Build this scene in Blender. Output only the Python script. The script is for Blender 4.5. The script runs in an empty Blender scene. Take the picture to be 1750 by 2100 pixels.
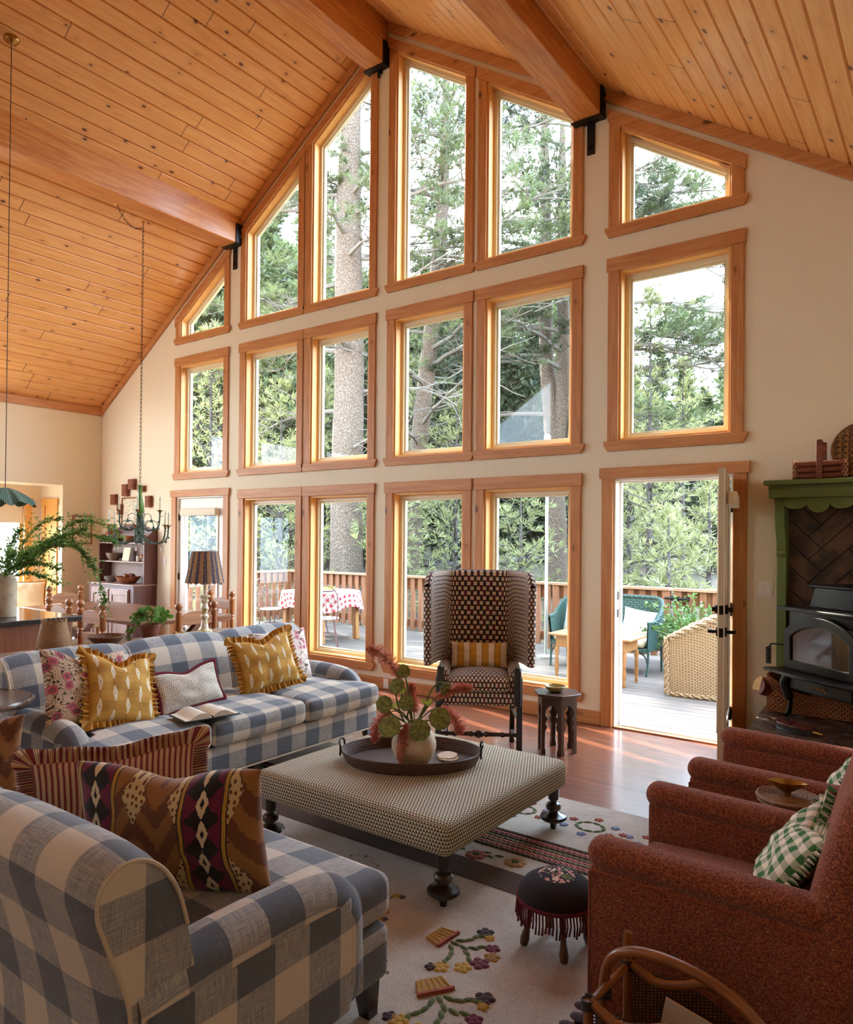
import bpy, bmesh, math, random
from math import sin, cos, pi, radians as R, sqrt, atan2, floor, exp
from mathutils import Vector as V, Matrix, noise as mn
C = bpy.context.scene.collection
random.seed(7)
def rnd(a, b): return random.uniform(a, b)

# ------------------------------------------------------------------ mesh builder
class B:
    def __init__(s, M=None):
        s.v = []; s.f = []; s.uv = []; s.mi = []; s.M = M or Matrix(); s.mat = 0
    def add(s, vs, fs, uvs=None, mi=None):
        n = len(s.v); M = s.M
        s.v += [tuple(M @ V(p)) for p in vs]
        for i, f in enumerate(fs):
            s.f.append([n + k for k in f]); s.uv.append(uvs[i] if uvs else None); s.mi.append(s.mat if mi is None else mi)
        return s
    def box(s, a, b, mi=None):
        x0, y0, z0 = a; x1, y1, z1 = b
        vs = [(x0,y0,z0),(x1,y0,z0),(x1,y1,z0),(x0,y1,z0),(x0,y0,z1),(x1,y0,z1),(x1,y1,z1),(x0,y1,z1)]
        return s.add(vs, [(0,3,2,1),(4,5,6,7),(0,1,5,4),(1,2,6,5),(2,3,7,6),(3,0,4,7)], mi=mi)
    def cbox(s, c, d, mi=None, rz=0, rx=0, ry=0):
        M0 = s.M; s.M = M0 @ Matrix.Translation(c) @ Matrix.Rotation(rz,4,'Z') @ Matrix.Rotation(ry,4,'Y') @ Matrix.Rotation(rx,4,'X')
        s.box((-d[0]/2,-d[1]/2,-d[2]/2),(d[0]/2,d[1]/2,d[2]/2), mi); s.M = M0; return s
    def board(s, p, q, w, h, up=(0,0,1), mi=None, taper=1):
        p = V(p); q = V(q); d = (q-p); L = d.length; d.normalize(); up = V(up)
        sd = d.cross(up)
        if sd.length < 1e-4: sd = d.cross(V((1,0,0)))
        sd.normalize(); u2 = sd.cross(d)
        vs = []
        for e, k in ((p,1),(q,taper)):
            for a, b in ((-1,-1),(1,-1),(1,1),(-1,1)): vs.append(e + sd*a*w/2*k + u2*b*h/2*k)
        return s.add(vs, [(0,1,2,3),(7,6,5,4),(0,4,5,1),(1,5,6,2),(2,6,7,3),(3,7,4,0)], mi=mi)
    def prism(s, poly, h0, h1, axis='z', mi=None):
        n = len(poly)
        m = {'z': lambda a,b,h:(a,b,h), 'y': lambda a,b,h:(a,h,b), 'x': lambda a,b,h:(h,a,b)}[axis]
        vs = [m(a,b,h0) for a,b in poly] + [m(a,b,h1) for a,b in poly]
        fs = [tuple(range(n))[::-1], tuple(range(n,2*n))] + [(i,(i+1)%n,n+(i+1)%n,n+i) for i in range(n)]
        return s.add(vs, fs, mi=mi)
    def tube(s, pts, r, n=8, closed=False, mi=None, cap=True, sq=1.0):
        P = [V(p) for p in pts]; m = len(P)
        rr = r if isinstance(r,(list,tuple)) else [r]*m
        tan = []
        for i in range(m):
            if closed: t = P[(i+1)%m]-P[i-1]
            else: t = P[min(i+1,m-1)]-P[max(i-1,0)]
            tan.append(t.normalized() if t.length > 1e-9 else V((0,0,1)))
        a = tan[0].cross(V((0,0,1)))
        if a.length < .1: a = tan[0].cross(V((1,0,0)))
        a.normalize(); vs = []; L = 0; us = []
        for i in range(m):
            if i:
                L += (P[i]-P[i-1]).length
                a = a - tan[i]*a.dot(tan[i]); a.normalize()
            b = tan[i].cross(a); us.append(L)
            for k in range(n):
                th = 2*pi*k/n; vs.append(P[i] + (a*cos(th) + b*sin(th)*sq)*rr[i])
        fs = []; uv = []; rm = sum(rr)/m*2*pi
        rg = m if closed else m-1
        for i in range(rg):
            j = (i+1)%m; ui = us[i]; uj = us[j] if j else L+.05
            for k in range(n):
                k2 = (k+1)%n; fs.append((i*n+k, i*n+k2, j*n+k2, j*n+k))
                uv.append([(ui,k/n*rm),(ui,(k+1)/n*rm),(uj,(k+1)/n*rm),(uj,k/n*rm)])
        if cap and not closed:
            fs += [tuple(range(n))[::-1], tuple(range((m-1)*n, m*n))]; uv += [None, None]
        return s.add(vs, fs, uv, mi)
    def lathe(s, prof, n=24, c=(0,0,0), mi=None, sx=1, sy=1, flute=None):
        vs = []; m = len(prof)
        for i, (r, z) in enumerate(prof):
            for k in range(n):
                th = 2*pi*k/n; q = r*(1 + (flute(th, i/(m-1)) if flute else 0))
                vs.append((c[0]+q*cos(th)*sx, c[1]+q*sin(th)*sy, c[2]+z))
        fs = []; uv = []; L = [0]
        for i in range(1, m): L.append(L[-1] + sqrt((prof[i][0]-prof[i-1][0])**2+(prof[i][1]-prof[i-1][1])**2))
        rm = max(p[0] for p in prof)*2*pi
        for i in range(m-1):
            for k in range(n):
                k2 = (k+1)%n; fs.append((i*n+k, i*n+k2, (i+1)*n+k2, (i+1)*n+k))
                uv.append([(k/n*rm,L[i]),((k+1)/n*rm,L[i]),((k+1)/n*rm,L[i+1]),(k/n*rm,L[i+1])])
        if prof[0][0] > 1e-4: fs.append(tuple(range(n))[::-1]); uv.append(None)
        if prof[-1][0] > 1e-4: fs.append(tuple(range((m-1)*n, m*n))); uv.append(None)
        return s.add(vs, fs, uv, mi)
    def ball(s, c, r, n=12, mi=None):
        if not isinstance(r,(tuple,list)): r = (r,r,r)
        h = max(4, n//2); M0 = s.M; s.M = M0 @ Matrix.Translation(c) @ Matrix.Diagonal((r[0],r[1],r[2],1))
        s.lathe([(max(sin(pi*i/h),1e-5), -cos(pi*i/h)) for i in range(h+1)], n, mi=mi); s.M = M0; return s
    def surf(s, f, nu, nv, cu=False, cv=False, uvf=None, mi=None):
        vs = []; 
        for i in range(nu if cu else nu+1):
            for j in range(nv if cv else nv+1): vs.append(f(i/nu, j/nv))
        w = nv if cv else nv+1; hgt = nu if cu else nu+1; fs = []; uv = []
        for i in range(nu):
            for j in range(nv):
                i2 = (i+1)%hgt; j2 = (j+1)%w
                fs.append((i*w+j, i2*w+j, i2*w+j2, i*w+j2))
                if uvf: uv.append([uvf(i/nu,j/nv),uvf((i+1)/nu,j/nv),uvf((i+1)/nu,(j+1)/nv),uvf(i/nu,(j+1)/nv)])
                else: uv.append(None)
        return s.add(vs, fs, uv, mi)
    def rbox(s, a, b, r=.03, seg=.05, crown=0, puff=0, mi=None, fn=None):
        a = V(a); b = V(b); c = (a+b)/2; h = (b-a)/2; r = min(r, h.x, h.y, h.z)
        ns = [max(3, min(28, int(2*h[i]/seg))) for i in range(3)]
        def knots(H, n):
            ks = [-H, -H+r*.3, -H+r*.65, -H+r]; inner = 2*(H-r)
            ks += [-H+r+inner*k/n for k in range(1, n)] if inner > 1e-6 else []
            if inner > 1e-6: ks.append(H-r)
            ks += [H-r*.65, H-r*.3, H]; return ks
        K = [knots(h[i], ns[i]) for i in range(3)]
        for ax in range(3):
            i1, i2 = [(1,2),(2,0),(0,1)][ax]
            for sg in (-1,1):
                vs = []; ka, kb = K[i1], K[i2]; org = []
                for x in ka:
                    for y in kb:
                        p = [0,0,0]; p[ax] = sg*h[ax]; p[i1] = x; p[i2] = y
                        q = V([max(-(h[k]-r), min(h[k]-r, p[k])) for k in range(3)]); d = V(p)-q
                        if d.length > 1e-9: d = d.normalized()*r
                        q = q + d; sx, sy, sz = q.x/h.x, q.y/h.y, q.z/h.z
                        if crown: q.z += crown*(1-sx*sx)*(1-sy*sy)*(1 if sz > 0 else -.3)*abs(sz)
                        if puff: 
                            k = (1-sz*sz)*puff; q.x += sx*k*(1-sy**6); q.y += sy*k*(1-sx**6)
                        q = q + c
                        if fn: q = V(fn(q))
                        vs.append(q); org.append(((p[i1]+c[i1]), (p[i2]+c[i2])) if ax != 1 else ((p[i2]+c[i2]), (p[i1]+c[i1])))
                w = len(kb); fs = []; uv = []
                for i in range(len(ka)-1):
                    for j in range(w-1):
                        f = [i*w+j, (i+1)*w+j, (i+1)*w+j+1, i*w+j+1]
                        if sg < 0: f = f[::-1]
                        fs.append(f); uv.append([org[k] for k in f])
                s.add(vs, fs, uv, mi)
        return s
    def build(s, name, mat, parent=None, bevel=0, sub=0, ang=38, loc=None, rot=None, weld=True, fixn=True):
        me = bpy.data.meshes.new(name); me.from_pydata(s.v, [], s.f)
        mats = mat if isinstance(mat,(list,tuple)) else [mat]
        for m in mats: me.materials.append(m)
        me.polygons.foreach_set('material_index', s.mi)
        ul = me.uv_layers.new(name='UVMap'); vc = s.v; buf = []
        for p, uv in zip(me.polygons, s.uv):
            if uv: 
                for q in uv: buf += [q[0], q[1]]
            else:
                nx, ny, nz = [abs(t) for t in p.normal]
                for k in p.vertices:
                    x, y, z = vc[k]
                    buf += [y, z] if nx >= ny and nx >= nz else ([x, z] if ny >= nz else [x, y])
        ul.data.foreach_set('uv', buf)
        if weld or fixn:
            bm = bmesh.new(); bm.from_mesh(me)
            if weld: bmesh.ops.remove_doubles(bm, verts=bm.verts, dist=1e-5)
            if fixn: bmesh.ops.recalc_face_normals(bm, faces=bm.faces)
            bm.to_mesh(me); bm.free()
        me.polygons.foreach_set('use_smooth', [True]*len(me.polygons)); me.set_sharp_from_angle(angle=R(ang))
        o = bpy.data.objects.new(name, me); C.objects.link(o)
        if parent: o.parent = parent
        if loc: o.location = loc
        if rot: o.rotation_euler = rot
        if bevel:
            m = o.modifiers.new('bevel','BEVEL'); m.width = bevel; m.segments = 2; m.limit_method = 'ANGLE'; m.angle_limit = R(40); m.harden_normals = False
        if sub:
            m = o.modifiers.new('sub','SUBSURF'); m.levels = sub; m.render_levels = sub
        return o

def tag(o, label=None, cat=None, group=None, kind=None):
    if label: o['label'] = label
    if cat: o['category'] = cat
    if group: o['group'] = group
    if kind: o['kind'] = kind
    return o
def thing(name, label, cat, loc=(0,0,0), rz=0, group=None, kind=None, rot=None):
    o = bpy.data.objects.new(name, None); C.objects.link(o); o.empty_display_size = .1
    o.location = loc; o.rotation_euler = rot if rot else (0,0,rz)
    return tag(o, label, cat, group, kind)
def dup(o, loc=None, rz=None, label=None, parent=None):
    kids = list(o.children); c = o.copy(); C.objects.link(c)
    if parent: c.parent = parent
    if loc is not None: c.location = loc
    if rz is not None: c.rotation_euler = (0,0,rz)
    if label: c['label'] = label
    for k in kids: dup(k, parent=c)
    return c
def arc(c, r, a0, a1, n, plane='xz', ry=None):
    ry = ry or r; out = []
    for i in range(n+1):
        a = a0+(a1-a0)*i/n; p, q = r*cos(a), ry*sin(a)
        out.append({'xz':(c[0]+p,c[1],c[2]+q),'xy':(c[0]+p,c[1]+q,c[2]),'yz':(c[0],c[1]+p,c[2]+q)}[plane])
    return out
def smooth_path(pts, n=6, closed=False):
    P = [V(p) for p in pts]; m = len(P); out = []
    for i in range(m if closed else m-1):
        g = (lambda k: P[k%m]) if closed else (lambda k: P[max(0,min(m-1,k))])
        a, b, c, d = g(i-1), g(i), g(i+1), g(i+2)
        for k in range(n):
            t = k/n; out.append(.5*((2*b)+(c-a)*t+(2*a-5*b+4*c-d)*t*t+(3*b-a-3*c+d)*t**3))
    if not closed: out.append(P[-1])
    return out

# ------------------------------------------------------------------ material expressions
class X:
    def __init__(s, t, k): s.t = t; s.k = k
    def _m(s, op, *a):
        n = s.t.nt.nodes.new('ShaderNodeMath'); n.operation = op
        for i, v in enumerate((s,)+a): s.t.put(n.inputs[i], v)
        return X(s.t, n.outputs[0])
    def __add__(s,o): return s._m('ADD',o)
    def __radd__(s,o): return s._m('ADD',o)
    def __sub__(s,o): return s._m('SUBTRACT',o)
    def __rsub__(s,o): return (s*-1)+o
    def __mul__(s,o): return s._m('MULTIPLY',o)
    def __rmul__(s,o): return s._m('MULTIPLY',o)
    def __truediv__(s,o): return s._m('DIVIDE',o)
    def fr(s): return s._m('FRACT')
    def fl(s): return s._m('FLOOR')
    def ab(s): return s._m('ABSOLUTE')
    def lt(s,o): return s._m('LESS_THAN',o)
    def gt(s,o): return s._m('GREATER_THAN',o)
    def mn(s,o): return s._m('MINIMUM',o)
    def mx(s,o): return s._m('MAXIMUM',o)
    def sin(s): return s._m('SINE')
    def pw(s,o): return s._m('POWER',o)
    def mod(s,o): return s._m('FLOORED_MODULO',o)
    def ss(s, a, b):   # smooth step from a to b
        n = s.t.nt.nodes.new('ShaderNodeMapRange'); n.interpolation_type = 'SMOOTHSTEP'
        s.t.put(n.inputs[0], s); n.inputs[1].default_value = a; n.inputs[2].default_value = b
        return X(s.t, n.outputs[0])
class Mt:
    def __init__(s, nt):
        s.nt = nt; s.tc = nt.nodes.new('ShaderNodeTexCoord'); s._c = {}
    def put(s, inp, v):
        if isinstance(v, X): s.nt.links.new(v.k, inp)
        elif isinstance(v,(tuple,list)): inp.default_value = tuple(v)+((1,) if len(v)==3 and inp.type=='RGBA' else ())
        else: inp.default_value = v
    def xyz(s, which='UV'):
        if which not in s._c:
            n = s.nt.nodes.new('ShaderNodeSeparateXYZ'); s.nt.links.new(s.tc.outputs[which], n.inputs[0])
            s._c[which] = [X(s, o) for o in n.outputs]
        return s._c[which]
    def vec(s, x=0, y=0, z=0):
        n = s.nt.nodes.new('ShaderNodeCombineXYZ')
        for i, v in enumerate((x,y,z)): s.put(n.inputs[i], v)
        return X(s, n.outputs[0])
    def noise(s, v, sc=5, det=2, ro=.5, dist=0):
        n = s.nt.nodes.new('ShaderNodeTexNoise'); s.put(n.inputs['Vector'], v); n.inputs['Scale'].default_value = sc
        n.inputs['Detail'].default_value = det; n.inputs['Roughness'].default_value = ro; n.inputs['Distortion'].default_value = dist
        return X(s, n.outputs[0])
    def vor(s, v, sc=5, rand=1, f='F1', d2=False):
        n = s.nt.nodes.new('ShaderNodeTexVoronoi'); n.voronoi_dimensions = '2D' if d2 else '3D'; s.put(n.inputs['Vector'], v); n.feature = f
        n.inputs['Scale'].default_value = sc; n.inputs['Randomness'].default_value = rand
        c = None
        if f != 'DISTANCE_TO_EDGE':
            q = s.nt.nodes.new('ShaderNodeSeparateColor'); s.nt.links.new(n.outputs['Color'], q.inputs[0]); c = [X(s,o) for o in q.outputs]
        return X(s, n.outputs['Distance']), c
    def wn(s, v):
        n = s.nt.nodes.new('ShaderNodeTexWhiteNoise'); n.noise_dimensions = '3D'; s.put(n.inputs['Vector'], v); return X(s, n.outputs[0])
    def mix(s, f, a, b, mode='MIX'):
        n = s.nt.nodes.new('ShaderNodeMix'); n.data_type = 'RGBA'; n.blend_type = mode
        s.put(n.inputs[0], f); s.put(n.inputs[6], a); s.put(n.inputs[7], b); return X(s, n.outputs[2])
    def ramp(s, f, st):
        n = s.nt.nodes.new('ShaderNodeValToRGB'); s.put(n.inputs[0], f); e = n.color_ramp.elements
        while len(e) < len(st): e.new(.5)
        for k, (p, c) in zip(e, st): k.position = p; k.color = tuple(c)+(1,)
        return X(s, n.outputs[0])
def srgb(h):
    if isinstance(h, str): h = tuple(int(h[i:i+2],16)/255 for i in (0,2,4))
    return tuple((c/12.92 if c <= .04045 else ((c+.055)/1.055)**2.4) for c in h)
_M = {}
def mat(name, fn, rough=.6, metal=0, spec=.5, sheen=0, coat=0, bump=None, bs=.3, bd=.01, trans=0, alpha=None):
    if name in _M: return _M[name]
    m = bpy.data.materials.new(name); m.use_nodes = True; nt = m.node_tree; bs_ = nt.nodes['Principled BSDF']; t = Mt(nt)
    c = fn(t) if callable(fn) else fn
    ex = {}
    if isinstance(c, dict): ex = c; c = ex['c']
    t.put(bs_.inputs['Base Color'], c)
    t.put(bs_.inputs['Roughness'], ex.get('rough', rough)); t.put(bs_.inputs['Metallic'], ex.get('metal', metal))
    bs_.inputs['Specular IOR Level'].default_value = spec; bs_.inputs['Sheen Weight'].default_value = sheen
    bs_.inputs['Coat Weight'].default_value = coat; bs_.inputs['Coat Roughness'].default_value = .15
    if trans: bs_.inputs['Transmission Weight'].default_value = trans
    h = ex.get('h')
    if h is None and bump: h = bump(t)
    if h is not None:
        n = nt.nodes.new('ShaderNodeBump'); n.inputs['Strength'].default_value = bs; n.inputs['Distance'].default_value = bd
        t.put(n.inputs['Height'], h); nt.links.new(n.outputs[0], bs_.inputs['Normal'])
    if 'alpha' in ex: t.put(bs_.inputs['Alpha'], ex['alpha'])
    _M[name] = m; return m
def wood(name, c1, c2, ax='x', rough=.45, knots=0, sc=1.0, coat=0, kc=None, var=.25):
    c1, c2 = srgb(c1), srgb(c2); kc = srgb(kc) if kc else tuple(k*.25 for k in c2)
    def f(t):
        x, y, z = t.xyz('Object'); k = .07
        p = {'x': t.vec(x*k, y, z), 'y': t.vec(x, y*k, z), 'z': t.vec(x, y, z*k)}[ax]
        g = t.noise(p, 34*sc, 4, .6, .6); b = t.noise(p, 6*sc, 2, .5)
        col = t.mix(g.ss(.32,.68)*.75 + b.ss(.3,.7)*.25, c1, c2)
        if knots:
            k2 = .45; q = {'x': t.vec(x*k2, y, z), 'y': t.vec(x, y*k2, z), 'z': t.vec(x, y, z*k2)}[ax]
            d, cc = t.vor(q, knots); s1 = (d + cc[1]*.10).ss(.22,.12)
            col = t.mix(s1*.9*cc[0].gt(.35), col, kc)
        return {'c': col, 'h': g}
    return mat(name, f, rough=rough, coat=coat, bs=.08, bd=.004)
SUN_E, SKY_E, EXPO = 7, 6.3, 1.65
# ------------------------------------------------------------------ materials of the house
D = 5.935; XL = -10.45; XR_ = .95; YB = -2.6; RX, RZ, SL = -4.96, 7.10, .655
def zr(x): return RZ - SL*abs(x-RX)
M_wall = mat('wall_paint', lambda t: t.mix(t.noise(t.vec(*t.xyz('Object')), 1.5, 2)*.35, srgb('ebdfc4'), srgb('e3d3b3')), rough=.85,
             bump=lambda t: t.noise(t.vec(*t.xyz('Object')), 130, 2), bs=.12, bd=.002)
def planks_f(t):
    x, y, z = t.xyz('Object'); idx = ((x-RX)/.131).fl(); r1 = t.wn(t.vec(idx, 0, 3)); r2 = t.wn(t.vec(idx, 7, 1))
    jt = ((y + r2*3.1)/3.1); seg = jt.fl(); rr = t.wn(t.vec(idx, seg, 5))
    p = t.vec(x + rr*9, y*.07, z + r1*5); g = t.noise(p, 26, 4, .6, .8); b = t.noise(p, 5, 2)
    c = t.mix(g.ss(.3,.7)*.7+b*.3, srgb('f2bc78'), srgb('db9450'))
    c = t.mix(rr*.45, c, srgb('e6a966'))
    d, cc = t.vor(t.vec(x*1.0 + rr*3, y*.5, 0), 5.8, d2=True); k = (d + cc[1]*.07).ss(.105,.05)*cc[0].gt(.35)
    c = t.mix(k*.95, c, srgb('4d1f0c'))
    ring = ((d*90).sin()*.5+.5)*d.ss(.24,.08)*cc[0].gt(.35)*.3
    c = t.mix(ring, c, srgb('9c5425'))
    j = ((jt.fr()-.5).ab()).gt(.4985); c = t.mix(j*.8, c, srgb('4a2008'))
    return {'c': c, 'h': g*.3, 'rough': g*.15+.3}
M_planks = mat('pine_planks', planks_f, coat=.15, bs=.06, bd=.004)
M_beam = wood('fir_beam', 'd6934f', 'b0612a', 'y', .38, knots=0, sc=1.1, coat=.15, kc='4a1c0a')
WX = {a: wood('pine_trim_'+a, 'cf945a', 'b8733c', a, .5, knots=5, kc='4a1f0c') for a in 'xyz'}
JX = {a: wood('pine_jamb_'+a, 'eab56c', 'dda055', a, .5, knots=3, kc='7a4015') for a in 'xyz'}
M_vinyl = mat('cream_vinyl', srgb('ded0ae'), rough=.4)
M_black = mat('black_iron', lambda t: t.mix(t.noise(t.vec(*t.xyz('Object')), 60, 3), srgb('1c1917'), srgb('2b2724')), rough=.45, metal=.6)
M_white = mat('white_paint', srgb('efe9dd'), rough=.45)
def glass_mat(name, tint=(1,1,1)):
    m = bpy.data.materials.new(name); m.use_nodes = True; nt = m.node_tree; nt.nodes.remove(nt.nodes['Principled BSDF'])
    tr = nt.nodes.new('ShaderNodeBsdfTransparent'); tr.inputs[0].default_value = tint+(1,)
    gl = nt.nodes.new('ShaderNodeBsdfGlossy'); gl.inputs['Roughness'].default_value = .02
    fc = Mt(nt); lw = nt.nodes.new('ShaderNodeLayerWeight'); lw.inputs[0].default_value = .5; fr = ((X(fc, lw.outputs['Facing']).pw(4.0))*.28+.014); mx = nt.nodes.new('ShaderNodeMixShader')
    nt.links.new(fr.k, mx.inputs[0]); nt.links.new(tr.outputs[0], mx.inputs[1]); nt.links.new(gl.outputs[0], mx.inputs[2])
    nt.links.new(mx.outputs[0], nt.nodes['Material Output'].inputs[0]); return m
M_glass = glass_mat('pane_glass', (.96,.98,.97))
def floor_f(t):
    x, y, z = t.xyz('Object'); w = .19; idx = (y/w).fl(); off = t.wn(t.vec(idx, 2, 0))*2.2; s = ((x+off)/2.2); sg = s.fl(); rr = t.wn(t.vec(idx, sg, 1))
    p = t.vec(x*.08 + rr*7, y + rr*3, z); g = t.noise(p, 30, 5, .6, .7)
    c = t.mix(g.ss(.3,.7), srgb('8a5136'), srgb('5e301c')); c = t.mix(rr*.5, c, srgb('7a4329'))
    gap = ((y/w).fr().lt(.018)).mx(s.fr().lt(.0016)); c = t.mix(gap*.85, c, srgb('1c0d07'))
    return {'c': c, 'h': g*.25-gap, 'rough': g*.2+.22}
M_floor = mat('walnut_floor', floor_f, coat=.5, bs=.25, bd=.003)

# ------------------------------------------------------------------ floor, walls
fl = B().box((XL-.2,YB,-.12),(XR_+.2,D+.16,0)).build('floor', M_floor); tag(fl, 'dark reddish brown wide plank floor', 'floor', kind='structure')
COL = {'A':(-8.61,-7.49),'B':(-7.27,-6.15),'C':(-6.12,-5.05),'D':(-4.89,-3.82),'E':(-3.77,-2.68),'F':(-2.44,-1.345)}
CW = .095
def hole(c): return (COL[c][0]+CW, COL[c][1]-CW)
ROW2 = (2.432, 3.885); ROW3 = (.262, 2.062); R1 = 4.262; HOFF = .275
ZS = {c: (zr(hole(c)[0])-HOFF, zr(hole(c)[1])-HOFF) for c in COL}
b = B(); Y0, Y1 = D, D+.16
def wseg(x0, x1, z0a, z0b, z1a, z1b): b.prism([(x0,z0a),(x1,z0b),(x1,z1b),(x0,z1a)], Y0, Y1, 'y')
def solid(x0, x1):
    if x0 < RX < x1: wseg(x0,RX,0,0,zr(x0)+.05,zr(RX)+.05); wseg(RX,x1,0,0,zr(RX)+.05,zr(x1)+.05)
    else: wseg(x0,x1,0,0,zr(x0)+.05,zr(x1)+.05)
DL = (-8.56,-7.56,2.115); DR = (-2.385,-1.415,2.115)
edges = [XL-.2]
for c in 'ABCDEF':
    x0, x1 = hole(c)
    if c == 'A': x0h, x1h, dz = DL[0], DL[1], DL[2]
    elif c == 'F': x0h, x1h, dz = DR[0], DR[1], DR[2]
    # wall between previous edge and this column
    xa = min(x0, x0h if c in 'AF' else x0); xb = max(x1, x1h if c in 'AF' else x1)
    solid(edges[-1], xa)
    lo = [(x0, x1)]
    if c in 'AF':
        wseg(xa,xb,dz,dz,ROW2[0],ROW2[0])
        if x0h > xa: wseg(xa,x0h,0,0,dz,dz)
        if x1h < xb: wseg(x1h,xb,0,0,dz,dz)
        if x0 > xa: wseg(xa,x0,ROW2[0],ROW2[0],zr(xa)+.05,zr(x0)+.05)
        if xb > x1: wseg(x1,xb,ROW2[0],ROW2[0],zr(x1)+.05,zr(xb)+.05)
    else:
        wseg(x0,x1,0,0,ROW3[0],ROW3[0]); wseg(x0,x1,ROW3[1],ROW3[1],ROW2[0],ROW2[0])
    wseg(x0,x1,ROW2[1],ROW2[1],R1,R1); wseg(x0,x1,ZS[c][0],ZS[c][1],zr(x0)+.05,zr(x1)+.05)
    edges.append(xb)
solid(edges[-1], XR_+.2)
tag(b.build('wall_front', M_wall, weld=False), 'tall beige gable wall holding the tall windows', 'wall', kind='structure')
AL = (1.6, 5.345, .42, 2.31)   # alcove opening in the left wall: y0,y1,z0,z1
b = B(); xa, xb = XL-.16, XL
b.box((xa,AL[1],0),(xb,D,3.6)); b.box((xa,AL[0],0),(xb,AL[1],AL[2])); b.box((xa,AL[0],AL[3]),(xb,4.2,2.45)); b.box((xa,AL[0],3.35),(xb,4.2,3.6)); b.box((xa,4.2,AL[3]),(xb,AL[1],3.6))
b.box((xa,YB,0),(xb,YB+.4,3.6)); b.box((xa,YB+.4,0),(xb,.3,3.6)); b.box((xa,.3,0),(xb,AL[0],2.45)); b.box((xa,.3,3.35),(xb,AL[0],3.6))  # high unseen opening added above the alcove to brighten gable wall and ceiling
tag(b.build('wall_left', M_wall, weld=False), 'beige side wall with the deep window seat opening', 'wall', kind='structure')
b = B(); b.box((XR_,YB,0),(XR_+.16,D,4.0)); tag(b.build('wall_right', M_wall), 'beige wall on the stove side of the room', 'wall', kind='structure')
b = B(); b.box((XL-.2,YB-.16,0),(XL+.6,YB,3.2)); b.box((XL+.6,YB-.16,0),(-5.4,YB,3.2)); b.box((-5.4,YB-.16,0),(XR_+.2,YB,3.2))
for p in ([(XL-.2,3.2),(-9.2,3.2),(-9.2,zr(-9.2)),(XL-.2,zr(XL-.2))], [(-9.2,zr(-9.2)-.3),(-7.4,zr(-7.4)-.3),(-7.4,zr(-7.4)),(-9.2,zr(-9.2))], [(-7.4,3.2),(RX,3.2),(RX,RZ),(-7.4,zr(-7.4))], [(RX,3.2),(-.7,3.2),(-.7,zr(-.7)),(RX,RZ)], [(-.7,3.2),(XR_+.2,3.2),(XR_+.2,zr(XR_+.2)),(-.7,zr(-.7))]): b.prism(p, YB-.16, YB, 'y')  # gap left high in the gable, out of view, to let fill light in
tag(b.build('wall_back', M_wall, weld=False), 'beige wall behind the viewer with unseen gable opening added for fill light', 'wall', kind='structure')

# ------------------------------------------------------------------ plank ceiling (v-groove boards running towards the gable)
def ceil(side, name, label):
    b = B(); n = 50; L = .131; ca = 1/sqrt(1+SL*SL); nx, nz = (SL*ca, ca)
    for i in range(n):
        xa = RX + side*i*L; xb = RX + side*(i+1)*L
        if side < 0 and xb < XL-.2 or side > 0 and xa > XR_+.25: break
        e = .006*side
        def pt(x, o): return (x + side*nx*o, zr(x) + nz*o)
        poly = [pt(xa+e*.3,.012), pt(xa+e*1.6,0), pt(xb-e*1.6,0), pt(xb-e*.3,.012), pt(xb-e*.3,.03), pt(xa+e*.3,.03)]
        b.prism(poly, YB-.1, D+.02, 'y')
    x2 = XL-.25 if side < 0 else XR_+.3
    b.prism([(RX,zr(RX)+.03),(x2,zr(x2)+.03),(x2,zr(x2)+.16),(RX,zr(RX)+.16)], YB-.2, D+.2, 'y')
    tag(b.build(name, M_planks, weld=False, ang=20), label, 'ceiling', kind='structure')
ceil(-1, 'ceiling', 'knotty pine plank slope over the dining side'); ceil(1, 'ceiling.001', 'knotty pine plank slope over the stove side')
# beams with iron brackets
def beam(name, x0, x1, zb, label, drop):
    t = thing(name, label, 'beam', (x0, 0, zb), kind='structure'); w = x1-x0
    zt = max(zr(x0), zr(x1)) - zb + .05
    if x0 < RX < x1: zt = RZ - zb
    bb = B().box((0,YB,0),(w,D-.01,zt)).build('beam_timber', M_beam, t, bevel=.008)
    k = B(); k.box((w-.001,D-.10,-.012),(w+.014,D-.005,.24)); k.box((-.02,D-.10,-.014),(w+.014,D-.005,-.001)); 
    k.box((w*.5-.03,D-.014,-.012-drop),(w*.5+.04,D-.002,-.012))
    for yy, zz in ((D-.05,.08),(D-.05,.18)): k.cbox((w+.018,yy,zz),(.016,.03,.03))
    for zz in (-.07,-drop*.8): k.cbox((w*.5+.005,D-.02,zz),(.024,.018,.024))
    k.build('beam_bracket', M_black, t)
beam('trim_1', -7.52, -7.27, 5.245, 'stained timber beam low on the dining side ceiling slope', .27)
beam('trim_2', -5.16, -4.915, 6.60, 'stained timber ridge beam at the peak of the ceiling', .03)
beam('trim_3', -2.735, -2.49, 5.235, 'stained timber beam low on the stove side ceiling slope', .27)
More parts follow.
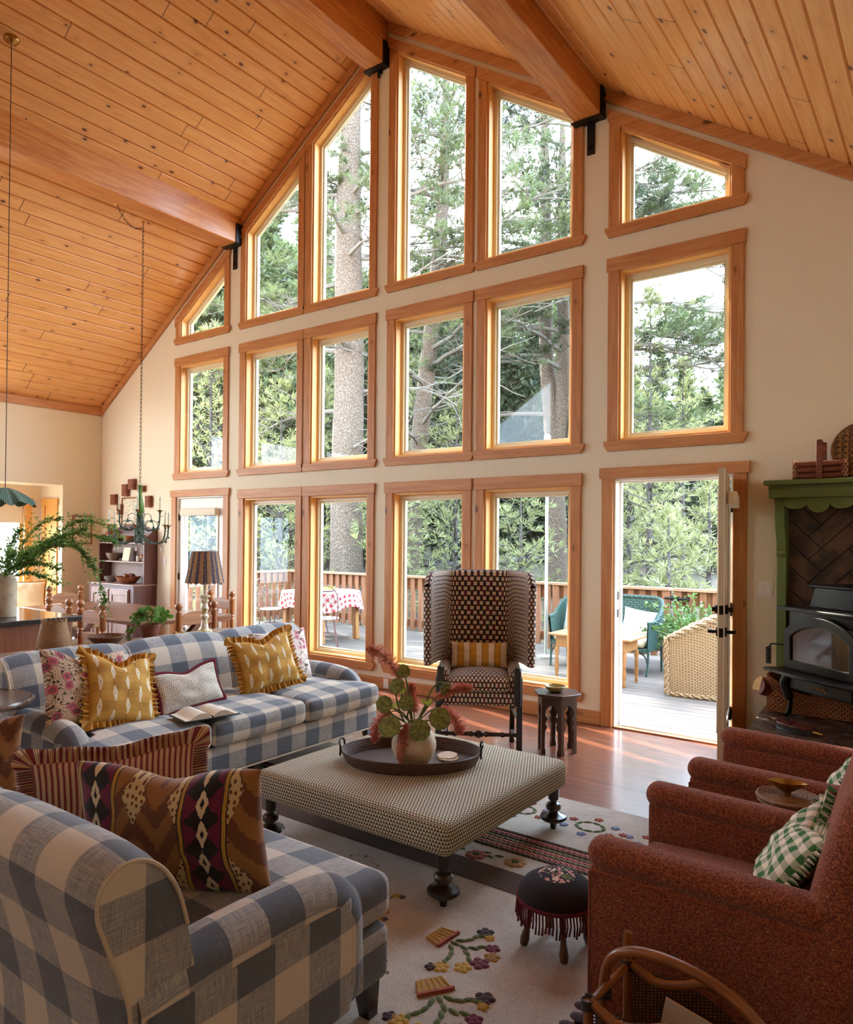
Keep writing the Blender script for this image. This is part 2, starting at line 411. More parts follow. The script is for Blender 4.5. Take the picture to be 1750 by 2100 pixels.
# sloped trims against the ceiling
def slope_trim(name, x0, x1, label):
    b = B(); h = .105
    b.prism([(x0,zr(x0)-h),(x1,zr(x1)-h),(x1,zr(x1)),(x0,zr(x0))], D-.035, D-.001, 'y')
    tag(b.build(name, WX['x'], bevel=.004), label, 'trim', kind='structure')
slope_trim('trim_4', XL, -7.53, 'sloping pine trim from wall corner up to low dining beam')
slope_trim('trim_5', -7.265, -5.165, 'sloping pine trim between dining beam and ridge beam')
slope_trim('trim_6', -4.91, -2.74, 'sloping pine trim between ridge beam and stove side beam')
slope_trim('trim_7', -2.485, XR_, 'sloping pine trim falling from stove side beam to the right')
b = B().box((XL+.001,YB,3.50-.115),(XL+.03,D-.03,3.50)); tag(b.build('trim_8', WX['y'], bevel=.004), 'level pine trim where left wall meets the ceiling', 'trim', kind='structure')
def base_b(name, x0, x1, label): tag(B().box((x0,D-.022,.001),(x1,D-.001,.118)).build(name, WX['x'], bevel=.004), label, 'baseboard', kind='structure')
base_b('baseboard_front', -7.44, -2.475, 'pine baseboard under the long row of floor windows')
base_b('baseboard_left', XL+.02, -8.68, 'pine baseboard behind the hutch')
base_b('baseboard_right', -1.30, -1.17, 'pine baseboard between patio door and hearth')

# ------------------------------------------------------------------ windows
YW = D - .02
def window(n, c, z0, z1a, z1b, label, sillw=(.06,.06), slanted=False, low=False):
    x0, x1 = hole(c); t = thing('window_%d' % n, label, 'window', ((x0+x1)/2, D, z0), kind='structure'); w = (x1-x0)/2
    ha, hb = z1a-z0, z1b-z0; k = (hb-ha)/(2*w); za = lambda x: ha + (x+w)*k
    o = CW
    # side casings, header casing, sill
    for s, nm in ((-1,'side_casing'),(1,'side_casing')):
        xi, xo = s*w, s*(w+o); p = sorted([xi, xo]); B().prism([(p[0],.0),(p[1],.0),(p[1],za(p[1])),(p[0],za(p[0]))], -.020, -.001, 'y').build(nm, WX['z'], t, bevel=.003)
    e = .012; hh = .112
    B().prism([(-w-o-e,za(-w-o-e)),(w+o+e,za(w+o+e)),(w+o+e,za(w+o+e)+hh),(-w-o-e,za(-w-o-e)+hh)], -.028, -.001, 'y').build('header_casing', WX['x'], t, bevel=.003)
    f = .03
    B().prism([(-w-o-.0,-.085),(w+o+.0,-.085),(w+o+f,-.03),(w+o+f,0),(-w-o-f,0),(-w-o-f,-.03)], -.030, -.001, 'y').build('sill_casing', WX['x'], t, bevel=.003)
    # jamb liner
    th = .02; y0, y1 = -.001, .085
    j = B()
    j.prism([(-w,0),(-w+th,0),(-w+th,za(-w+th)),(-w,za(-w))], y0, y1, 'y'); j.prism([(w-th,0),(w,0),(w,za(w)),(w-th,za(w-th))], y0, y1, 'y')
    j.build('jamb', JX['z'], t, bevel=.002)
    j = B(); j.prism([(-w+th,za(-w+th)-th),(w-th,za(w-th)-th),(w-th,za(w-th)),(-w+th,za(-w+th))], y0, y1, 'y'); j.box((-w+th,y0,0),(w-th,y1,.022))
    j.build('jamb_board', JX['x'], t, bevel=.002)
    # vinyl frame, two steps
    fr = B()
    for (a, y0, y1) in ((.045,.085,.155),(.066,.105,.145)):
        wi = w - th*.6; lo = .012; hi = lambda x: za(x) - .012
        fr.prism([(-wi,lo),(-wi+a,lo),(-wi+a,hi(-wi+a)),(-wi,hi(-wi))], y0, y1, 'y'); fr.prism([(wi-a,lo),(wi,lo),(wi,hi(wi)),(wi-a,hi(wi-a))], y0, y1, 'y')
        fr.box((-wi+a,y0,lo),(wi-a,y1,lo+a)); fr.prism([(-wi+a,hi(-wi+a)-a),(wi-a,hi(wi-a)-a),(wi-a,hi(wi-a)),(-wi+a,hi(-wi+a))], y0, y1, 'y')
    fr.build('sash_frame', M_vinyl, t, bevel=.002)
    a = .06; wi = w-.012
    B().prism([(-wi+a,.05),(wi-a,.05),(wi-a,za(wi-a)-.05),(-wi+a,za(-wi+a)-.05)], .122, .127, 'y').build('glass_pane', M_glass, t)
    return t
names = {'A':'first column from the left','B':'second column','C':'third column','D':'fourth column','E':'fifth column','F':'last column above the open door'}
n = 1
for c in 'ABCDEF':
    window(n, c, R1, ZS[c][0], ZS[c][1], 'slant topped pine window of the top row, ' + names[c], slanted=True); n += 1
    window(n, c, ROW2[0], ROW2[1], ROW2[1], 'tall pine framed window of the middle row, ' + names[c]); n += 1
    if c not in 'AF': window(n, c, ROW3[0], ROW3[1], ROW3[1], 'floor level pine framed window of the bottom row, ' + names[c]); n += 1

# ------------------------------------------------------------------ doors
def door_case(t, x0, x1, zt, left=True, right=True):
    w = .10
    B().box((x0-w,-.022,0),(x0,-.001,zt)).build('side_casing', WX['z'], t, bevel=.003); B().box((x1,-.022,0),(x1+w,-.001,zt)).build('side_casing', WX['z'], t, bevel=.003)
    B().box((x0-w-.02,-.03,zt),(x1+w+.02,-.001,zt+.09)).build('header_casing', WX['x'], t, bevel=.003)
    j = B(); j.box((x0,-.001,0),(x0+.02,.17,zt-.02)); j.box((x1-.02,-.001,0),(x1,.17,zt-.02)); j.box((x0,-.001,zt-.02),(x1,.17,zt)); j.box((x0+.02,.09,0),(x0+.035,.13,zt-.02)); j.box((x0+.02,.09,zt-.035),(x1-.02,.13,zt-.02))
    j.build('door_jamb', M_white, t, bevel=.002)
    s = B(); s.box((x0+.02,-.02,.001),(x1-.02,.04,.014)); s.build('threshold_strip', WX['x'], t, bevel=.003)
    s = B(); s.box((x0+.02,.04,.001),(x1-.02,.17,.022)); s.build('threshold', mat('aluminium', srgb('b9b4ab'), rough=.3, metal=.9), t, bevel=.003)
def lever(b, x, y, z, s, d=1):   # lever handle, s = side of the door (y sign), d = lever direction along x
    b.tube([(x,y,z),(x,y+s*.012,z)], .03, 16); b.tube([(x,y,z),(x,y+s*.05,z)], .011, 10); b.tube([(x,y+s*.05,z),(x+d*.10,y+s*.052,z)], [.011,.008], 10)
M_bronze = mat('dark_bronze', srgb('241d19'), rough=.35, metal=.7)
# closed door with small lite beside the hutch
t = thing('door_1', 'closed cream door with half glass and rolled white shade', 'door', (0,D,0), kind='structure')
door_case(t, DL[0], DL[1], DL[2])
x0, x1 = DL[0]+.025, DL[1]-.025
l = B(); l.box((x0,.03,.01),(x0+.13,.07,2.09)); l.box((x1-.13,.03,.01),(x1,.07,2.09)); l.box((x0+.13,.03,1.92),(x1-.13,.07,2.09)); l.box((x0+.13,.03,.01),(x1-.13,.07,.35))
l.build('door_leaf', M_white, t, bevel=.004)
l = B(); 
for (a,y0) in ((.04,.018),(.022,.024)):
    l.box((x0+.12,y0,.33),(x0+.12+a,.03,1.94)); l.box((x1-.12-a,y0,.33),(x1-.12,.03,1.94)); l.box((x0+.12,y0,1.94-a),(x1-.12,.03,1.94)); l.box((x0+.12,y0,.33),(x1-.12,.03,.33+a))
l.build('glazing_bead', M_white, t, bevel=.003)
B().box((x0+.15,.047,.36),(x1-.15,.051,1.92)).build('glass_pane', M_glass, t)
sh = B(); sh.box((x0+.10,-.045,1.86),(x1-.10,.016,1.955)); sh.build('roller_shade', mat('shade_cloth', srgb('e8dcc4'), rough=.8), t, bevel=.008)
hd = B(); lever(hd, x1-.06, .03, 1.0, -1, -1); hd.tube([(x1-.06,.03,1.12),(x1-.06,.012,1.12)], .026, 14); hd.build('door_handle', M_bronze, t)
hg = B(); [hg.box((x0-.012,.012,z),(x0+.008,.032,z+.09)) for z in (.25,1.0,1.8)]; hg.build('hinge', M_bronze, t)
# open patio door, leaf swung into the room about its right jamb
t = thing('door_2', 'open cream patio door swung into the room on its right hinges', 'door', (0,D,0), kind='structure')
door_case(t, DR[0], DR[1], DR[2])
st = B(); [st.box((DR[0]+.0195,.045,z),(DR[0]+.022,.075,z+.07)) for z in (.93,1.08)]; st.build('strike_plate', M_bronze, t)
lf = thing('door_panel', None, None, (DR[1]-.022,-.02,.015), R(0)); lf.parent = t
W = .90; H = 2.06; T = .042
# local leaf: hinge at origin, extends along -y (into the room), thickness along x
def leafbox(b, y0, y1, z0, z1, x0=-T, x1=0): b.box((x0,-y1,z0),(x1,-y0,z1))
l = B(); leafbox(l,0,.12,0,H); leafbox(l,W-.12,W,0,H); leafbox(l,.12,W-.12,H-.16,H); leafbox(l,.12,W-.12,0,.3); l.build('door_leaf', mat('cream_door', srgb('cfc0a2'), rough=.5), lf, bevel=.003)
l = B(); leafbox(l,.15,W-.15,.33,H-.19,-.023,-.019); l.build('glass_pane', M_glass, lf)
l = B()
for x in (-T-.01,0): leafbox(l,.10,.15,.28,H-.14,x,x+.01); leafbox(l,W-.15,W-.10,.28,H-.14,x,x+.01); leafbox(l,.15,W-.15,H-.19,H-.14,x,x+.01); leafbox(l,.15,W-.15,.28,.33,x,x+.01)
l.build('glazing_bead', M_white, lf, bevel=.002)
l = B(); leafbox(l,.08,W-.08,H-.235,H-.15,.012,.07); l.build('roller_shade', mat('shade_cloth', srgb('e8dcc4')), lf, bevel=.006)
h = B(); yy = -(W-.065)
for s, x in ((-1,-T),(1,0)):
    for z in (.97,): h.tube([(x,yy,z),(x+s*.012,yy,z)], .032, 16); h.tube([(x,yy,z),(x+s*.055,yy,z)], .012, 10); h.tube([(x+s*.055,yy,z),(x+s*.055,yy+.11,z)], [.012,.009], 10)
    h.tube([(x,yy,1.12),(x+s*.02,yy,1.12)], .031, 16)
    h.cbox((x+s*(.035 if s>0 else .025),yy,1.12),(.03,.012,.03))
for z in (.97,1.12): h.box((-T*.5-.013,-W-.0015,z-.03),(-T*.5+.013,-W+.002,z+.03))
h.build('door_handle', M_bronze, lf)
h = B(); [h.box((.0,-.012,z),(.016,.03,z+.1)) for z in (.2,1.0,1.8)]; h.build('hinge', M_bronze, lf)
h = B()
h.box((-.006,-W-.003,0.001),(.0,-W+.03,H)); h.build('weather_strip', M_white, lf)
lf.rotation_euler = (0,0,R(11.8))
# ------------------------------------------------------------------ outdoors: deck, railing, trees
def gz(x, y):
    d = max(0, y-11); return -.75 + min(d,10)*.10 + max(0,min(d-10,60))*.045 + mn.noise(V((x*.12,y*.12,0)))*.35*min(1,d/6)
M_ground = mat('forest_floor', lambda t: t.mix(t.noise(t.vec(*t.xyz('Object')),1.1,4).ss(.42,.6), t.mix(t.noise(t.vec(*t.xyz('Object')),9,3).ss(.4,.6), srgb('392c1e'), srgb('50402c')), srgb('393521')), rough=.95)
g = B().surf(lambda u,v: (-95+u*150, 6.2+v*v*110, gz(-95+u*150, 6.2+v*v*110)), 90, 70).build('ground', M_ground, fixn=False, weld=False); tag(g, 'dry forest floor rising beyond the deck', 'ground', kind='structure')
M_road = mat('road_gravel', lambda t: t.mix(t.noise(t.vec(*t.xyz('Object')),12,3), srgb('6d6861'), srgb('7f7a72')), rough=.9)
rd = [(-46,33,3.2),(-30,30,3.2),(-19,28.3,3.2),(-14.0,29.0,3.0),(-12.4,33,2.6)]
rp = smooth_path([(p[0],p[1],0) for p in rd], 10)
rb = B().surf(lambda u,v: (lambda p: (p.x, p.y+(v-.5)*5.5, gz(p.x,p.y+(v-.5)*5.5)+.06))(rp[min(len(rp)-1,int(u*(len(rp)-1)))]), len(rp)-1, 6)
tag(rb.build('road', M_road, fixn=False), 'pale gravel drive behind the forked trunk', 'road', kind='structure')
DK = {}
def deckf(t):
    x, y, z = t.xyz('Object'); i = ((y-6.1)/.146).fl(); r = t.wn(t.vec(i,3,1)); gr = t.noise(t.vec(x*.05+r*9, y, z), 40, 5, .65)
    c = t.mix(gr.ss(.3,.7), srgb('6b6158'), srgb('443a32')); return {'c': t.mix(r*.4, c, srgb('5a4c40')), 'h': gr}
M_deck = mat('weathered_deck', deckf, rough=.75, bs=.3, bd=.004)
b = B()
for i in range(28): y = 6.12+i*.146; b.box((-10.9,y,-.09),(2.2,y+.138,-.05))
b.box((-10.9,6.12,-.3),(2.2,10.2,-.1)); b.box((DR[0]-.3,6.10,-.05),(DR[1]+.3,6.13,-.02))
tag(b.build('deck_floor', M_deck, weld=False), 'weathered grey deck boards outside the windows', 'deck', kind='structure')
RW = {a: wood('redwood_'+a, '8c5c3b', '6d4024', a, .7, knots=3, kc='50240f') for a in 'xyz'}
M_rtop = wood('redwood_cap', '9e7a5b', '856042', 'x', .7)
def railing(name, label, x0, x1, y, along='x', cap=True):
    L = x1-x0; t = thing(name, label, 'railing', (x0,y,-.05) if along == 'x' else (y,x0,-.05), 0 if along == 'x' else R(90), group='redwood deck railings')
    B().box((0,-.07,.955),(L,.07,.995)).build('top_rail', M_rtop, t, bevel=.006)
    B().box((0,.0,.76),(L,.035,.955)).build('upper_band', RW['x'], t, bevel=.004)
    B().box((0,-.0,.12),(L,.035,.25)).build('lower_band', RW['x'], t, bevel=.004)
    n = int(L/.155)
    for i in range(n): 
        x = .06+i*(L-.12)/max(n-1,1); 
        if i in (0, n-1): B().box((x-.05,-.055,0),(x+.05,.0,.955)).build('post', RW['z'], t, bevel=.004)
        else: B().box((x-.042,-.04,.06),(x+.042,.0,.955)).build('baluster', RW['z'], t, bevel=.003)
    return t
railing('deck_railing', 'long redwood deck railing behind the gingham table', -10.66, -4.95, 9.95)
railing('deck_railing', 'redwood railing section between metal pole and gate latch', -4.93, -3.17, 9.95)
rg = railing('deck_railing', 'redwood gate with black latch behind the leafy shrub', -3.13, -1.2, 9.95)
B().tube([(-.1,-.09,.86),(.22,-.09,.86)], .016).cbox((.04,-.075,.86),(.10,.03,.06)).cbox((.2,-.075,.86),(.05,.03,.06)).build('gate_latch', M_black, rg)
railing('deck_railing', 'redwood side railing at the far left end of the deck', 6.2, 9.93, -10.68, 'y')
# slim metal pole
p = B().tube([(0,0,0),(0,0,3.02)], .021, 12).ball((0,0,3.05), .05, 12).lathe([(.13,0),(.13,.03),(.03,.05)], 20)
tag(p.build('metal_pole', mat('galvanised', srgb('a9aca4'), rough=.5, metal=.6), loc=(-4.62,9.1,-.05)), 'slim grey metal pole standing on the deck by railing', 'pole')
# ---- trees
def leafmat(name, c1, c2, tr=.45, rough=.6):
    m = bpy.data.materials.new(name); m.use_nodes = True; nt = m.node_tree; nt.nodes.remove(nt.nodes['Principled BSDF']); t = Mt(nt)
    x, y, z = t.xyz('Object'); n = t.noise(t.vec(x,y,z), 3.5, 3).ss(.3,.7); c = t.mix(n, srgb(c1), srgb(c2))
    df = nt.nodes.new('ShaderNodeBsdfDiffuse'); tl = nt.nodes.new('ShaderNodeBsdfTranslucent'); gl = nt.nodes.new('ShaderNodeBsdfGlossy'); gl.inputs['Roughness'].default_value = .5
    t.put(df.inputs[0], c); t.put(tl.inputs[0], c); gl.inputs[0].default_value = (.5,.5,.5,1)
    mx = nt.nodes.new('ShaderNodeMixShader'); mx.inputs[0].default_value = tr; nt.links.new(df.outputs[0], mx.inputs[1]); nt.links.new(tl.outputs[0], mx.inputs[2])
    m2 = nt.nodes.new('ShaderNodeMixShader'); m2.inputs[0].default_value = .06; nt.links.new(mx.outputs[0], m2.inputs[1]); nt.links.new(gl.outputs[0], m2.inputs[2])
    nt.links.new(m2.outputs[0], nt.nodes['Material Output'].inputs[0]); return m
M_needle = leafmat('pine_needles', '475030', '687147'); M_needle2 = leafmat('young_pine_needles', '707347', '9f9f6c', .5); M_needle3 = leafmat('fir_needles', '313928', '4b5335', .35)
def bark(name, c1, c2, sc=14):
    def f(t):
        x, y, z = t.xyz('Object'); d, c = t.vor(t.vec(x, y, z*.4), sc); n = t.noise(t.vec(x,y,z), 30, 3)
        return {'c': t.mix((d*1.2+n*.3).ss(.3,.9), srgb(c1), srgb(c2)), 'h': d*-1+n*.4}
    return mat(name, f, rough=.95, bs=.9, bd=.03)
M_bark = bark('pine_bark', '8c7a6b', '5d4d40', 55); M_bark2 = bark('grey_bark', '665f57', '403833', 40); M_dead = mat('bare_wood', lambda t: t.mix(t.noise(t.vec(*t.xyz('Object')),20,3), srgb('5e554d'), srgb('7e746a')), rough=.9)
class Fol:
    def __init__(s): s.v = []; s.f = []
    def blade(s, p, d, L, w):
        sd = d.cross(V((rnd(-1,1),rnd(-1,1),rnd(-1,1)))); 
        if sd.length < 1e-3: return
        sd = sd.normalized()*w; k = len(s.v); q = p + d*L
        s.v += [tuple(p-sd*.4), tuple(p+d*L*.45+sd), tuple(q), tuple(p+d*L*.45-sd)]; s.f.append((k,k+1,k+2,k+3))
    def tuft(s, p, ax, n, L, w, spread=1.0):
        for _ in range(n):
            d = (ax + V((rnd(-1,1),rnd(-1,1),rnd(-1,1)))*spread).normalized(); s.blade(p, d, L*rnd(.7,1.1), w)
    def build(s, name, m, parent, loc=None):
        me = bpy.data.meshes.new(name); me.from_pydata(s.v, [], s.f); me.materials.append(m)
        o = bpy.data.objects.new(name, me); C.objects.link(o); o.parent = parent
        return o
def branch_path(p, az, L, rise, droop, n=6, crook=.12):
    pts = []; q = V(p); d = V((cos(az), sin(az), rise)).normalized()
    for i in range(n+1):
        pts.append(q.copy()); q = q + d*(L/n); d = (d + V((rnd(-crook,crook), rnd(-crook,crook), rnd(-crook,crook)*.7 - droop/n))).normalized()
    return pts
def conifer(name, label, loc, h, Rm, seed, nb=5, dz=.55, z0=.12, tuftn=5, tl=.22, tw=.02, ntuft=7, mleaf=None, mbark=None, r0=None, group=None, spread=.8, sub=2, nside=7, droop=.25, rise=.15):
    random.seed(seed); t = thing(name, label, 'tree', loc, rnd(0,6), group)
    r0 = r0 or h*.012+.05; k = B(); pts = [(mn.noise(V((seed,z,0)))*.12, mn.noise(V((0,z,seed)))*.12, z*h/10-.3*(z==0)) for z in range(11)]
    k.tube(pts, [r0*(1-.9*i/10) for i in range(11)], nside); F = Fol(); z = h*z0
    while z < h*.98:
        tt = (z/h - z0)/(1-z0); L0 = Rm*((1-tt)**.85)*min(1,.35+tt*5)+.15
        for i in range(nb):
            az = rnd(0,2*pi); L = L0*rnd(.6,1.1); pt = branch_path((0,0,z+rnd(-.15,.15)), az, L, rise+tt*.5, droop, 5)
            if L > .5: k.tube(pt, [max(.008,L*.016*(1-j/6)) for j in range(6)], 3, cap=False)
            m = max(2, int(ntuft*L/Rm))
            for j in range(m):
                s = .25+.75*(j+rnd(0,1))/m; a = pt[min(4,int(s*5))]; bb = pt[min(5,int(s*5)+1)]; q = a.lerp(bb, s*5-int(s*5) if s < 1 else 1)
                for _ in range(sub):
                    o = V((rnd(-1,1),rnd(-1,1),rnd(-.5,.6)))*L*.17; dd = (bb-a).normalized()*.6 + o.normalized()*.6 + V((0,0,.25))
                    F.tuft(q+o, dd, tuftn, tl, tw, spread)
        z += dz*(1-.35*tt)
    k.build('trunk', mbark or M_bark2, t, weld=False, fixn=False); F.build('foliage', mleaf or M_needle, t); return t
# two old pines close to the house: heavy trunks, crooked bare limbs, sparse tufts
def old_pine(label, loc, stems, limbs, seed, mleaf=M_needle, tn=34):
    random.seed(seed); t = thing('pine_tree', label, 'tree', loc)
    k = B(); tr = []
    for st in stems:
        P = smooth_path([s[:3] for s in st], 6); Rr = [s[3] for s in st]; m = len(P); rr = []
        for i in range(m): a = i/6; j = min(int(a), len(Rr)-2); rr.append(Rr[j]+(Rr[j+1]-Rr[j])*(a-j))
        rr = [r*(1+.10*mn.noise(V((i*.5,seed,0)))) for i, r in enumerate(rr)]
        k.tube(P, rr, 18); tr.append((P, rr))
    k.build('trunk', M_bark, t, weld=False)
    F = Fol(); lb = B(); limbs = list(limbs)+[(rnd(0,1) > .5 and len(stems) > 1 and 1 or 0, 6.6+k*.55, rnd(0,2*pi), rnd(2.4,4.2), .12, .3, 1.4) for k in range(9)]
    for (si, hz, az, L, rise, droop, leafy) in limbs:
        P, rr = tr[si]; p = min(P, key=lambda q: abs(q.z-hz)); r0 = min(.06, .010+L*.013)
        pt = branch_path(p, az, L, rise, droop, 9, .2); lb.tube(pt, [r0*(1-.82*j/9) for j in range(10)], 6)
        for j in range(2, 9):
            for _ in range(2):
                a2 = az+rnd(-1.2,1.2); p2 = branch_path(pt[j], a2, L*rnd(.15,.42), rnd(-.2,.5), rnd(-.2,.4), 5, .3)
                lb.tube(p2, [max(.006,r0*.35*(1-q/6)) for q in range(6)], 4, cap=False)
                if leafy:
                    for _ in range(int(leafy*4)):
                        p3 = branch_path(p2[rnd(0,1) > .5 and 5 or 3], a2+rnd(-1.3,1.3), rnd(.2,.6), rnd(0,.6), 0, 3, .3)
                        lb.tube(p3, [.008,.007,.006,.004], 3, cap=False)
                        for q in p3[1:]: F.tuft(q, (p3[-1]-p3[0]).normalized()*.7+V((0,0,.3)), 14, .17, .0085, .85)
    lb.build('limb', M_dead, t, weld=False, fixn=False)
    if F.v: F.build('foliage', mleaf, t)
    return t
lims = [(0, z, a, L, .15, .3, lf) for z, a, L, lf in [(3.6,2.6,3.0,0),(4.3,5.9,2.2,0),(5.0,3.6,3.2,0),(5.4,.6,2.6,0),(6.2,2.2,3.4,0),(6.6,5.2,3.4,.0),(7.3,.2,3.0,0),(7.8,3.2,3.4,.6),(8.4,5.6,3.2,.5),(8.9,1.2,2.8,.5),(9.4,4.0,3.6,1),(9.9,5.9,3.4,1.3),(10.4,2.6,3.2,1),(10.9,.4,3.0,1.3),(11.5,4.6,3.4,1.3),(12.2,3.1,3.0,1.3),(12.8,6.0,3.0,1.3),(13.6,1.5,2.6,1.3),(14.4,4.4,2.6,1.3)]]
old_pine('massive pine trunk with bare grey limbs, seen through the third column of windows', (-10.88,11.86,-.8),
    [[(0,0,0,.46),(0,0,1.2,.37),(-.03,.0,3.5,.35),(.02,0,6,.33),(-.05,0,9,.29),(-.1,.1,12,.22),(0,0,17,.08)]], lims, 11)
lims = [(s, z, a, L, .1, .35, lf) for s, z, a, L, lf in [(0,3.4,3.4,2.4,0),(0,4.2,3.6,3.4,.0),(1,6,.3,2.5,.3),(2,6.6,5.9,2.4,.6),(0,5.5,3.9,4.2,.9),(0,6.8,3.3,4.6,1.2),(1,7.5,4.5,3.6,1.2),(2,8,5.4,3.4,1.3),(0,8.2,3.7,4.4,1.3),(1,9,2.9,4.4,1.3),(2,9.4,5.8,3.4,1.3),(0,10,3.9,4.4,1.3),(1,10.6,5.0,3.4,1.3),(2,11.2,.4,3.4,1.3),(0,12,3.2,3.8,1.3),(1,12.6,4.3,3,1.3),(0,13.8,5.2,3,1.3),(2,14.2,3.9,2.6,1.3)]]
old_pine('forked pine trunk splitting into several stems, right of the wing chair', (-8.95,18.22,-.3),
    [[(0,0,0,.36),(0,0,1.4,.30),(-.05,0,3.2,.27),(-.1,0,4.6,.24),(-.35,0,7,.2),(-.4,0,10,.18),(-.5,0,15,.06)],
     [(-.05,0,3.4,.18),(.12,0,5.2,.19),(.15,0,8,.17),(.1,0,11,.13),(.1,0,14,.05)],[(0,0,3.0,.14),(.45,.1,5.0,.15),(.75,.1,7.4,.13),(.7,.1,10,.10),(.7,0,13,.04)]], lims, 5, M_needle3)
lims = [(0, z, a, L, .12, .25, lf) for z, a, L, lf in [(4.4,5.2,3.2,0),(5.2,5.6,3.6,.0),(6.2,5.0,4.2,.7),(7.0,5.9,4.4,.7),(7.8,4.6,3.8,1.2),(8.4,5.5,4.6,1.3),(9.2,6.0,4.2,1.3),(9.8,4.4,3.6,1.3),(10.6,5.3,4.2,1.3),(11.4,.3,3.6,1.3),(11.8,4.0,3.4,1.3),(12.6,5.6,3.4,1.3),(13.4,4.9,3.2,1.3)]]
old_pine('leaning pine with spreading limbs, seen through the fourth column of windows', (-11.25,14.6,-.6),
    [[(0,0,0,.26),(.1,0,3,.24),(.45,0,6,.21),(.75,0,8.5,.19),(.95,0,11,.14),(1.0,0,14,.05)]], lims, 23)
lims = [(0, z, a, L, r, .3, lf) for z, a, L, r, lf in [(5.9,.75,3.4,.0,1.2),(6.5,.35,3.8,.1,1.3),(7.1,.9,3.6,.05,1.3),(7.6,.5,4.2,.1,1.5),(8.3,.7,3.2,.1,1.4),(8.9,.4,3.6,.15,1.4),(9.4,.9,3.2,.2,1.3),(9.8,.6,3.8,.1,1.4),(10.4,.3,3.0,.2,1.3),(5.2,.5,2.0,-.1,.8)]]
old_pine('pine sending leafy boughs across the window above the patio door', (-6.95,16.3,-.4),
    [[(0,0,0,.22),(0,0,4,.18),(.05,0,7,.16),(0,0,10,.1),(0,0,12,.04)]], lims, 31)
def at(px, d):
    k = (px-875)/1491.68; return ((-.59200+.80594*k)*d, (.80594+.592*k)*d)
# young pines right behind the railing, each its own shape
for i, (px, d, h, Rm, lab) in enumerate([
    (1332,17.0,7.6,1.9,'pale young pine centred in the open doorway view'),(1400,20.5,8.2,1.9,'young pine right of the pale one, seen through the doorway'),
    (935,17.5,5.6,2.1,'bushy young pine left of the wing chair back'),(1068,16.0,3.6,1.4,'low bushy pine just right of the wing chair top'),
    (575,16.5,6.0,2.3,'bushy young pine behind the wrought iron chairs'),(850,21,7.0,2.2,'young pine standing behind the one beside the wing chair'),
    (790,15.5,4.2,1.5,'low pine right behind the massive trunk'),(1290,19.0,6.0,1.8,'young pine at the left edge of the doorway view'),
    (500,18,7.0,2.4,'tall young pine at the left of the second window column'),(430,17,7.5,2.3,'young pine filling the tall narrow left window'),(1372,14.5,2.6,1.1,'low young pine behind the gate latch'),(1455,15.5,3.2,1.2,'low young pine at the right of the doorway view'),(655,20,6.6,2.2,'young pine left behind the massive trunk'),(1215,23,6.0,1.9,'young pine behind the gravel drive')]):
    x, y = at(px, d); conifer('young_pine', lab, (x,y,gz(x,y)), h, Rm, 100+i, nb=6, dz=.42, z0=.06, tuftn=7, tl=.21, tw=.013, ntuft=7, mleaf=M_needle2, r0=.085, spread=.75, sub=2, rise=.25, droop=.1)
# forest behind: a few tree shapes, copied as individual trees
protos = [conifer('forest_conifer', 'slender dark conifer in the forest beyond the drive', (0,0,-50), h, Rm, 200+i, nb=7, dz=.5, z0=z0, tuftn=5, tl=.42, tw=.05, ntuft=7, mleaf=[M_needle3,M_needle][i%2], group='forest conifers', r0=.16, spread=.9, sub=2, nside=5)
          for i, (h, Rm, z0) in enumerate([(12,1.9,.1),(14,1.7,.25),(10,2.0,.08),(15,1.8,.35)])]
random.seed(77); spots = []
def row(p0, p1, n, d0, d1, h0, h1):
    for i in range(n):
        px = p0+(p1-p0)*(i+rnd(.2,.8))/n; d = rnd(d0,d1); spots.append((px, d, rnd(h0,h1)))
row(1255,1540,11,24,32,.42,.62); row(1240,1600,12,34,48,.62,.85); row(960,1250,12,28,38,.7,1.0); row(780,1250,14,36,52,1.0,1.3); row(560,980,14,26,36,.75,1.05)
row(380,760,12,28,40,.9,1.25); row(330,620,10,24,32,.6,.85); row(520,1000,12,42,58,1.3,1.75); row(330,560,8,42,60,1.5,1.9); row(1180,1600,12,52,66,.9,1.15)
for k, (px, d, sc) in enumerate(spots):
    x, y = at(px, d); q = protos[k % 4]
    o = q if k < 4 else dup(q); o.location = (x, y, gz(x,y)-.2); o.rotation_euler = (0,0,rnd(0,6)); o.scale = (sc*rnd(.9,1.15),)*2+(sc,)
# ------------------------------------------------------------------ fabrics
def weave(t, u, v, sc=900):
    return (u*sc).sin()*(v*sc).sin()
def check_f(s, c0, c1, c2, slub=.5, off=(0,0)):
    def f(t):
        u, v, _ = t.xyz(); a = ((u/s+off[0]).fl()).mod(2); b = ((v/s+off[1]).fl()).mod(2)
        n1 = t.noise(t.vec(u*300, v*14, 0), 1, 3, .7); n2 = t.noise(t.vec(u*14, v*300, 5), 1, 3, .7); sp = t.noise(t.vec(u,v,0), 260, 2, .7)
        mid = t.mix(((n1+n2)*.5).ss(.38,.6), srgb(c0), srgb(c2))
        mid = t.mix(.55, mid, srgb(c1))
        base = t.mix(a.mx(b), t.mix(((n1*n2).ss(.34,.2))*.25*slub, srgb(c0), srgb(c1)), mid)
        dk = t.mix((n1*.5+n2*.5).ss(.5,.68)*slub, srgb(c2), srgb(c1))
        c = t.mix(a*b, base, dk); c = t.mix(sp.gt(.74)*.6, c, srgb(c2))
        return {'c': c, 'h': n1+n2}
    return f
M_check = mat('blue_check_linen', check_f(.13, 'dccfba', '9b9d9e', '59606b'), rough=.9, sheen=.25, bs=.35, bd=.002)
M_pipe = mat('cream_piping', srgb('cdbfa6'), rough=.9)
